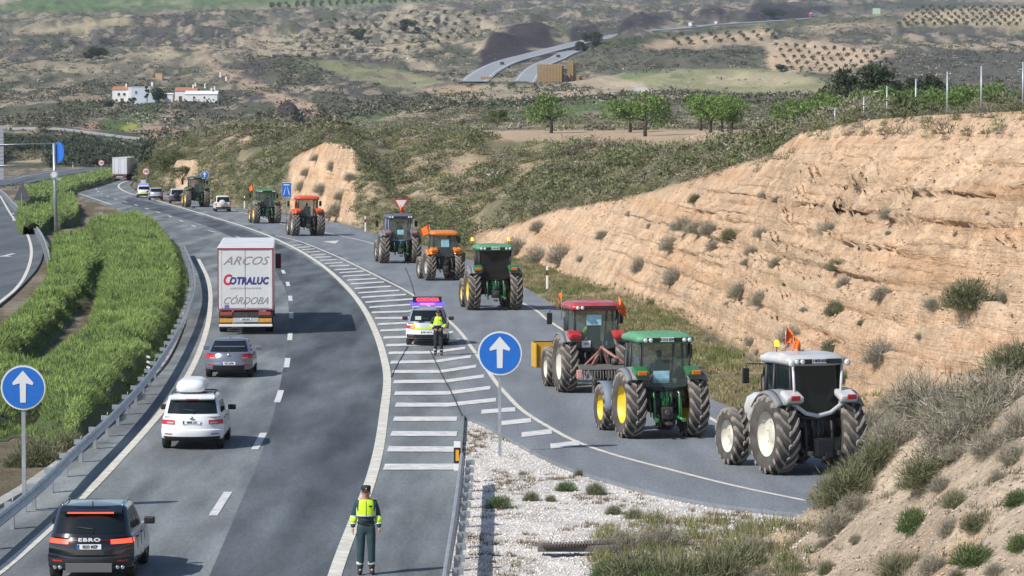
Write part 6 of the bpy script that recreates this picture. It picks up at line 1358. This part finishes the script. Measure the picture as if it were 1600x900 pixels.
for (x, y, w_, h_) in [(305, 133, 3, 8), (321, 134, 3, 8), (337, 140, 3, 9), (346, 118, 3, 9), (353, 122, 3, 6)]:
    p = T(x, y + 4); s = F / p.y; b = MB(); b.box((0, 0, h_ / s / 2), (w_ / s, 1.0, h_ / s), taper=(.6, .6)); o = b.build('chimney_stack', LIME_W); o.location = p; tag(o, 'small white cave house chimney on the slope by the village', 'chimney', 'white cave house chimneys')
tree('cypress_tree', 'cypress', T(231, 162), 1.0, 'tall thin dark cypress in front of the house with the shade-toned wall'); tree('pine_tree', 'dark', T(249, 163), 1.15, 'broad dark pine right of the cypress', sz=1.35); tree('bushy_tree', 'dark', T(170, 170), .85, 'round bush below the left end of the village', sz=.85); tree('bushy_tree', 'dark', T(208, 164), .55, 'small bush at the foot of the house with the shade-toned wall')
# ruined wall with arches
p = T(126, 160); s = F / p.y; t = thing('ruined_wall', 'ruined stone wall with three dark arches left of the village', 'ruin', p); RU = mat('ruin_stone', (.30, .25, .19), .95, var=.3, vscale=1)
b = MB(); b.grid([[(x, 0, -1.5), (x, 0, 3.1 + .8 * math.sin(x * .8) * math.cos(x * .33) - .12 * abs(x))] for x in np.linspace(-8, 9.5, 24)], smooth=False); o = b.build('wall', RU, t); o.modifiers.new('thick', 'SOLIDIFY').thickness = .8
for x in (-5.2, -1.2, 2.9): b = MB(); b.poly([(x - 1, -.5, -1)] + [(x - math.cos(a) * 1.0, -.5, 1.0 + math.sin(a) * 1.0) for a in np.linspace(0, math.pi, 9)] + [(x + 1, -.5, -1)], .3, (0, 1, 0)); b.build('arch_opening', OP, t)
# straw bales
ST = mat('straw', (.30, .205, .10), .95, var=.2, vscale=1.0); ST2 = mat('dark_straw', (.42, .24, .09), .95, var=.2, vscale=.6)
p = T(862, 128); s = F / p.y; b = MB(); b.box((0, 0, .45), (1.22, 2.2, .86), bev=.08); bo = b.build('straw_bale', ST); bme = bo.data; bpy.data.objects.remove(bo)
def bale(P, m=None, lab=None, grp=None): o = bpy.data.objects.new('straw_bale', bme); COL.objects.link(o); o.location = P; tag(o, lab or 'large square straw bale in the tall stack by the motorway', 'straw bale', grp or 'straw bales in the tall stack'); return o
for i_ in range(8):
    for k in range(8): bale(p + Vector(((i_ - 4) * 1.28, 0, k * .92)))
p2 = T(895, 127)
for i_ in range(9):
    hmax = (8, 7, 3, 9, 9, 8, 3, 2, 2)[i_]
    for k in range(hmax): o = bale(p2 + Vector(((i_ - 4.2) * 1.28, 1.5 * (i_ % 2), k * .92)), lab='large square straw bale in the broken stack by the motorway', grp='straw bales in the broken stack')
for i_ in range(4): 
    for k in range(2): bale(T(754, 126) + Vector((i_ * 1.28, 0, k * .92)), lab='large square straw bale at the foot of the distant motorway', grp='straw bales near the far motorway')
# far traffic
def far_on(route, px): q = min(route, key=lambda v: abs(proj(v.x, v.y, v.z)[0] - px)); return q
def far_vehicle(name, label, cat, route, px, L, W_, H_, m, m2, cabm=None, side=0):
    q = far_on(route, px); k = route.index(q); d = route[min(k + 2, len(route) - 1)] - route[max(k - 2, 0)]; a = math.atan2(-d.x, d.y); t = thing(name, label, cat, q + Vector((math.cos(a), math.sin(a), 0)) * side, a)
    b = MB(); b.box((0, 0, H_ * .55), (W_, L, H_ * .8), bev=.12); b.build('body', m, t); b = MB(); b.box((0, 0, H_ * .72), (W_ + .04, L * (.7 if H_ < 2 else .92), H_ * .22), bev=.05); b.build('window', m2, t)
    if cabm: b = MB(); b.box((0, L / 2 + 1.1, 1.7), (2.4, 2.0, 2.8), bev=.15); b.build('cab', cabm, t)
    for s_ in (-1, 1):
        for y in (-.32, .32): b = MB(); b.lathe([(.1, -.1), (.4, -.1), (.4, .1), (.1, .1)], 12, M=Matrix.Translation((s_ * (W_ / 2 - .1), y * L, .4))); b.build('wheel', RUB, t)
DBL = mat('dark_blue_far', (.03, .04, .08), .4)
far_vehicle('car', 'tiny dark car on the right hand branch of the far motorway', 'car', ROUTE_B, 872, 4.5, 2.0, 1.6, DBL, OP); far_vehicle('car', 'tiny dark car on the left hand branch of the far motorway', 'car', ROUTE_A, 778, 4.5, 2.0, 1.6, DBL, OP, side=2)
far_vehicle('coach', 'white and black coach on the far motorway above the tan orchard', 'coach', ROUTE_A, 1080, 12, 2.6, 3.2, mat('coach_white', (.6, .6, .62), .4), OP); far_vehicle('van', 'small white van in front of the far coach', 'van', ROUTE_A, 1120, 6, 2.2, 2.4, mat('coach_white', (.6, .6, .62)), OP)
q = far_on(ROUTE_A, 1277); k = ROUTE_A.index(q); d = ROUTE_A[k + 1] - ROUTE_A[k - 1]; t = thing('lorry', 'far lorry with red cab and long pale trailer crossing the hillside', 'lorry', q + Vector((0, 0, .2)), math.atan2(-d.x, d.y) + math.pi)
b = MB(); b.box((0, 0, 2.6), (2.6, 13, 2.9), bev=.06); b.build('trailer_box', mat('pale_blue_trailer', (.55, .6, .68), .5), t); b = MB(); b.box((0, 7.9, 2.0), (2.5, 2.2, 3.1), bev=.2); b.build('cab', mat('red_cab', (.5, .03, .03), .4), t); b = MB(); b.box((0, 1, .8), (2.0, 14, .5)); b.build('chassis', OP, t)

# ------------------------------------------------------------------ officers
def skin_obj(name, verts, edges, radii, m, parent, sub=2):
    me = bpy.data.meshes.new(name); me.from_pydata([Vector(v) for v in verts], edges, []); o = bpy.data.objects.new(name, me); COL.objects.link(o); o.modifiers.new('skin', 'SKIN'); 
    for k, rr in enumerate(radii): me.skin_vertices[0].data[k].radius = rr if isinstance(rr, tuple) else (rr, rr)
    me.skin_vertices[0].data[0].use_root = True
    sb = o.modifiers.new('sub', 'SUBSURF'); sb.levels = sub; sb.render_levels = sub; bpy.context.view_layer.update()
    nm = bpy.data.meshes.new_from_object(o.evaluated_get(bpy.context.evaluated_depsgraph_get())); o.modifiers.clear(); o.data = nm; nm.materials.clear(); nm.materials.append(m); nm.name = name
    for p_ in nm.polygons: p_.use_smooth = True
    o.parent = parent; return o
def officer(label, px, py, arms='down', scale=1.0, rz=0.0):
    """faces the camera (-Y); x grows to the figure's left hand"""
    t = thing('person', label, 'person', G(px, py), rz, None, scale); NAVY_ = mat('uniform_green', (.022, .05, .06), .8, var=.2, vscale=6); NAV2 = mat('uniform_dark', (.018, .022, .035), .8); HV = mat('hi_vis_yellow', (.55, .85, .02), .7, var=.06); SIL = mat('silver_tape', (.55, .6, .6), .35)
    if arms == 'down': aL = [(.185, 0, 1.46), (.245, .03, 1.19), (.265, -.03, .95), (.265, -.05, .93)]; hand = aL[-1]
    else: aL = [(.19, 0, 1.47), (.29, -.02, 1.20), (.14, -.22, 1.06), (.09, -.25, 1.05)]; hand = aL[-1]
    mir = lambda P: [(-x, y, z) for x, y, z in P]
    legs = [(.09, 0, .93), (.105, -.01, .50), (.115, .02, .12)]
    # the body itself
    vs = [(0, 0, .98), (0, 0, 1.15), (0, 0, 1.38), (0, .0, 1.50), (0, -.01, 1.60), (0, -.02, 1.70)] + legs + [(.125, -.06, .06)] + mir(legs) + [(-.125, -.06, .06)] + aL[:3] + mir(aL[:3])
    es = [(0, 1), (1, 2), (2, 3), (3, 4), (4, 5), (0, 6), (6, 7), (7, 8), (8, 9), (0, 10), (10, 11), (11, 12), (12, 13), (2, 14), (14, 15), (15, 16), (2, 17), (17, 18), (18, 19)]
    rd = [(.15, .11), (.14, .10), (.17, .11), (.07, .07), (.085, .09), (.08, .095)] + [.085, .06, .038, .03] * 2 + [.06, .045, .032] * 2
    body = skin_obj('body', vs, es, rd, SKIN, t)
    # face, hair, cap
    b = MB(); r8 = bmesh.ops.create_uvsphere(b.bm, u_segments=20, v_segments=14, radius=1.0)
    for v in r8['verts']:
        v.co = Vector((v.co.x * .082, v.co.y * .10, v.co.z * .122))
        if v.co.z < 0: v.co.x *= 1 + v.co.z * 2.2
        v.co += Vector((0, -.015, 1.665))
    for f in b.bm.faces: f.smooth = True
    b.box((0, -.125, 1.655), (.022, .035, .045), bev=.008, rot=(.3, 0, 0)); hd = b.build('head', SKIN, t)
    for s_ in (-1, 1):
        b = MB(); b.box((s_ * .085, -.005, 1.655), (.02, .035, .055), bev=.008); b.build('ear', SKIN, hd); b = MB(); b.box((s_ * .032, -.110, 1.685), (.026, .012, .010), bev=.003); b.build('eye', INK, hd)
    b = MB(); b.box((0, -.108, 1.605), (.048, .01, .009)); b.build('mouth', mat('lips', (.25, .09, .08), .6), hd)
    b = MB(); b.lathe([(.088, 0), (.098, .03), (.10, .075), (.092, .10), (.001, .115)], 20, M=Matrix.Translation((0, -.012, 1.705)) @ Matrix.Rotation(-math.pi / 2, 4, 'Y') , closed=False); cp = b.build('cap', NAV2, t)
    b = MB(); rows = [[(math.sin(a) * .092 * k, -.012 - math.cos(a) * (.10 + .075 * (k - 1) / .12 if k > 1 else .09), 1.715 - (k - 1) * .15) for a in np.linspace(-1.1, 1.1, 9)] for k in (1.0, 1.12)]; b.grid(rows); o = b.build('cap_peak', NAV2, cp); o.modifiers.new('thick', 'SOLIDIFY').thickness = .008
    b = MB(); b.box((0, -.115, 1.755), (.03, .01, .025)); b.build('cap_badge', mat('gold_badge', (.5, .35, .05)), cp)
    # trousers, boots, jacket, vest
    tv = [(0, 0, 1.0), (.10, 0, .90), (.108, -.01, .50), (.118, .02, .11), (-.10, 0, .90), (-.108, -.01, .50), (-.118, .02, .11), (0, 0, 1.10)]
    skin_obj('trousers', tv, [(0, 1), (1, 2), (2, 3), (0, 4), (4, 5), (5, 6), (0, 7)], [(.165, .125), (.105, .11), .085, .072, (.105, .11), .085, .072, (.165, .12)], NAVY_ if arms == 'down' else NAV2, t)
    for s_ in (-1, 1):
        skin_obj('boot', [(s_ * .118, .02, .20), (s_ * .12, .02, .06), (s_ * .135, -.12, .045)], [(0, 1), (1, 2)], [.06, .055, .045], INK, t); b = MB(); b.lathe([(.075, 0), (.079, .01), (.079, .055), (.075, .06)], 16, M=Matrix.Translation((s_ * .117, .018, .21)) @ Matrix.Rotation(-math.pi / 2, 4, 'Y'), closed=False); b.build('ankle_tape', SIL, t)
    jv = [(0, .0, 1.02), (0, 0, 1.18), (0, 0, 1.36), (0, 0, 1.50), (0, -.0, 1.55)] + aL[:3] + mir(aL[:3])
    skin_obj('jacket', jv, [(0, 1), (1, 2), (2, 3), (3, 4), (2, 5), (5, 6), (6, 7), (2, 8), (8, 9), (9, 10)], [(.185, .135), (.18, .135), (.19, .125), (.10, .09), (.07, .075)] + [.075, .066, .05] * 2, NAVY_ if arms == 'down' else NAV2, t)
    # vest: a shell over the chest, with tape and zip
    def chest(a, z, k=1.0): 
        w = np.interp(z, [1.20, 1.36, 1.48, 1.55], [.198, .212, .192, .11]); d_ = np.interp(z, [1.20, 1.36, 1.48, 1.55], [.158, .152, .125, .09]); return (math.sin(a) * w * k, -math.cos(a) * d_ * k, z)
    b = MB(); rows = [[chest(a, z) for a in np.linspace(0, 2 * math.pi, 28, endpoint=False)] for z in (1.20, 1.26, 1.32, 1.38, 1.44, 1.49, 1.53)]; b.grid(rows, closed_u=True); vst = b.build('hi_vis_vest', HV, t)
    b = MB(); b.grid([[chest(a, z, 1.02) for a in np.linspace(0, 2 * math.pi, 28, endpoint=False)] for z in (1.195, 1.225)], closed_u=True); b.build('silver_tape', SIL, vst)
    for s_ in (-1, 1): b = MB(); b.grid([[chest(s_ * a, z, 1.02) for a in (.95, 1.12)] for z in np.linspace(1.22, 1.50, 8)]); b.build('silver_tape', SIL, vst)
    b = MB(); b.grid([[chest(a, z, 1.025) for a in (-.03, .03)] for z in np.linspace(1.20, 1.52, 8)]); b.build('zip', INK, vst)
    b = MB(); b.box((.09, -.155, 1.40), (.07, .01, .03)); b.build('name_tag', INK, vst)
    for s_ in (-1, 1):
        el, wr = Vector(aL[1]), Vector(aL[2]); el.x *= s_; wr.x *= s_; q0 = el.lerp(wr, .12); q1 = el.lerp(wr, .62)
        b = MB(); b.tube([q0, q1], [.074, .066], 14); o = b.build('sleeve_band', HV, t)
        for q in (.02, .60): b = MB(); b.tube([el.lerp(wr, q), el.lerp(wr, q + .12)], [.077, .072] if q < .3 else [.070, .067], 14); b.build('silver_tape', SIL, o)
        # hand: palm, four fingers, thumb
        h0 = Vector(aL[2]); h0.x *= s_; dr_ = Vector((s_ * .02, -.04, -1)).normalized() if arms == 'down' else Vector((-s_ * .8, -.3, -.35)).normalized(); pal = h0 + dr_ * .075
        sid = Vector((0, 1, 0)) if arms == 'down' else Vector((0, .2, 1)).normalized(); inn = dr_.cross(sid).normalized() * (s_)
        V_, E_, R_ = [h0, h0 + dr_ * .04, pal], [(0, 1), (1, 2)], [.03, (.030, .036), (.024, .042)]
        hd_ = skin_obj('hand', V_, E_, R_, SKIN, t, 2)
        for k, (o_, l_) in enumerate(((-.030, .066), (-.010, .074), (.010, .070), (.029, .056))):
            a0 = pal + sid * o_ * -1 + dr_ * .0; a1 = a0 + dr_ * l_ * .5 - inn * .006; a2 = a1 + dr_ * l_ * .4 - inn * .022; skin_obj('finger', [a0, a1, a2], [(0, 1), (1, 2)], [.0105, .0095, .008], SKIN, hd_, 1)
        a0 = h0 + dr_ * .03 - sid * .030; skin_obj('thumb', [a0, a0 + dr_ * .03 - sid * .022 - inn * .01, a0 + dr_ * .058 - sid * .028 - inn * .02], [(0, 1), (1, 2)], [.013, .011, .009], SKIN, hd_, 1)
    b = MB(); b.lathe([(.175, 0), (.178, .045)], 24, M=Matrix.Translation((0, 0, 1.035)) @ Matrix.Rotation(-math.pi / 2, 4, 'Y'), closed=False)
    for v in b.bm.verts: v.co.y *= .78
    b.build('belt', INK, t); return t
officer('officer in yellow vest and dark cap standing on the white line with arms down', 572, 898, 'down', 1.06, D2R(4))
officer('officer in yellow vest with folded hands standing behind the patrol car', 685, 555.5, 'front', 1.06, D2R(-4))

def driver(parent_label, label, vest):
    tr = [o for o in COL.objects if parent_label in str(o.get('label', ''))][0]; bpy.context.view_layer.update()
    t = thing('person', label, 'person', tr.matrix_world @ Vector((0, .16, 1.62)), tr.rotation_euler.z, None, 1.0)
    vs = [(0, 0, .08), (0, -.02, .30), (0, 0, .50), (0, .01, .60), (0, .02, .74), (.11, .35, .08), (.12, .62, -.25), (-.11, .35, .08), (-.12, .62, -.25), (.2, .0, .50), (.27, .16, .30), (.14, .42, .34), (-.2, .0, .50), (-.27, .16, .30), (-.14, .42, .34)]
    skin_obj('body', vs, [(0, 1), (1, 2), (2, 3), (3, 4), (0, 5), (5, 6), (0, 7), (7, 8), (2, 9), (9, 10), (10, 11), (2, 12), (12, 13), (13, 14)], [.14, (.15, .11), (.17, .10), .06, .09, .085, .06, .085, .06, .065, .05, .04, .065, .05, .04], SKIN, t)
    skin_obj('jacket', [(0, 0, .08), (0, -.02, .30), (0, 0, .52), (.2, .0, .50), (.27, .16, .30), (-.2, .0, .50), (-.27, .16, .30)], [(0, 1), (1, 2), (2, 3), (3, 4), (2, 5), (5, 6)], [.17, (.18, .13), (.17, .11), .075, .06, .075, .06], vest, t)
    b = MB(); b.lathe([(.001, -.12), (.07, -.10), (.098, -.02), (.095, .05), (.05, .105), (.001, .115)], 18, M=Matrix.Translation((0, .02, .78)) @ Matrix.Rotation(-math.pi / 2, 4, 'Y'), closed=False); b.build('hair', mat('dark_hair', (.03, .02, .015), .8), t)
driver('red tractor with a yellow', 'driver in a yellow vest inside the red tractor cab', mat('hi_vis_yellow', (.55, .85, .02)))
driver('bright green tractor with yellow', 'driver in dark jacket inside the bright green tractor cab', mat('dark_jacket', (.03, .035, .05), .8))
driver('red orange tractor with an', 'driver in dark jacket inside the red orange tractor cab', mat('dark_jacket', (.03, .035, .05), .8))

# ------------------------------------------------------------------ air
b = MB(); b.box((0, 4250, 96), (3900, 8740, 212)); hz_ = b.build('haze', None); hm_ = bpy.data.materials.new('haze_air'); hm_.use_nodes = True; hn = hm_.node_tree; hn.nodes.clear()
ho = hn.nodes.new('ShaderNodeOutputMaterial'); pv = hn.nodes.new('ShaderNodeVolumePrincipled'); pv.inputs['Color'].default_value = (.72, .80, .95, 1); pv.inputs['Density'].default_value = 0.00006; pv.inputs['Anisotropy'].default_value = .2
hn.links.new(pv.outputs[0], ho.inputs['Volume']); hz_.data.materials.append(hm_); tag(hz_, kind='stuff')

# ------------------------------------------------------------------ labels that single out the plants of a group
ORD = 'first second third fourth fifth sixth seventh eighth ninth tenth eleventh twelfth thirteenth fourteenth fifteenth sixteenth seventeenth eighteenth nineteenth twentieth'.split()
def ordinal(n): return ORD[n] if n < 20 else ('twenty-' + ORD[n - 20] if n < 29 else 'thirtieth')
bpy.context.view_layer.update()
def single_out(group, what, where, bands):
    obs = [(proj(o.location.x, o.location.y, o.location.z), o) for o in COL.objects if o.get('group') == group]; obs.sort(key=lambda q: q[0][1]); n = len(obs); names = {1: [''], 2: ['upper ', 'lower '], 3: ['upper ', 'middle ', 'lower ']}[bands]
    for k in range(bands):
        part = sorted(obs[k * n // bands:(k + 1) * n // bands], key=lambda q: q[0][0])
        for q, (_, o) in enumerate(part): o['label'] = f"{ordinal(q)} {what} from the left {('in the ' + names[k] + 'band ') if bands > 1 else ''}{where}"
single_out('grey shrubs on the tan cutting', 'grey shrub', 'of the tan cutting', 3)
single_out('grey shrubs on the far tan cliff', 'small grey shrub', 'on the cliff by the blue sign', 1)
single_out('grey shrubs on the near bank', 'wiry grey shrub', 'of the near bank', 2)
single_out('olive shrubs on the near bank', 'olive green shrub', 'on the near bank', 1)
single_out('green shrubs on the near bank', 'fresh green shrub', 'on the near bank', 1)
single_out('low plants in the gravel island', 'low plant', 'in the white gravel island', 1)
single_out('ditch shrubs below the gravel island', 'tall grassy shrub', 'in the ditch below the gravel', 1)
single_out('olive shrubs in the median', 'dark olive shrub', 'behind the left guardrail', 1)
single_out('almond trees behind the ridge fence', 'green almond tree', 'behind the fence posts on the ridge', 1)
single_out('fence posts on the crest of the cutting', 'pale steel fence post', 'on the crest of the tan cutting', 1)
single_out('white cave house chimneys', 'small white cave house chimney', 'on the slope by the village', 1)
for o in COL.objects:
    if o.get('label') == 'almond tree in the right hand row above the tan field': pass
al = sorted([o for o in COL.objects if o.get('label') == 'almond tree in the right hand row above the tan field'], key=lambda o: o.location.x / o.location.y)
for k, o in enumerate(al): o['label'] = f'{ORD[k]} almond tree from the left in the right hand row above the field'
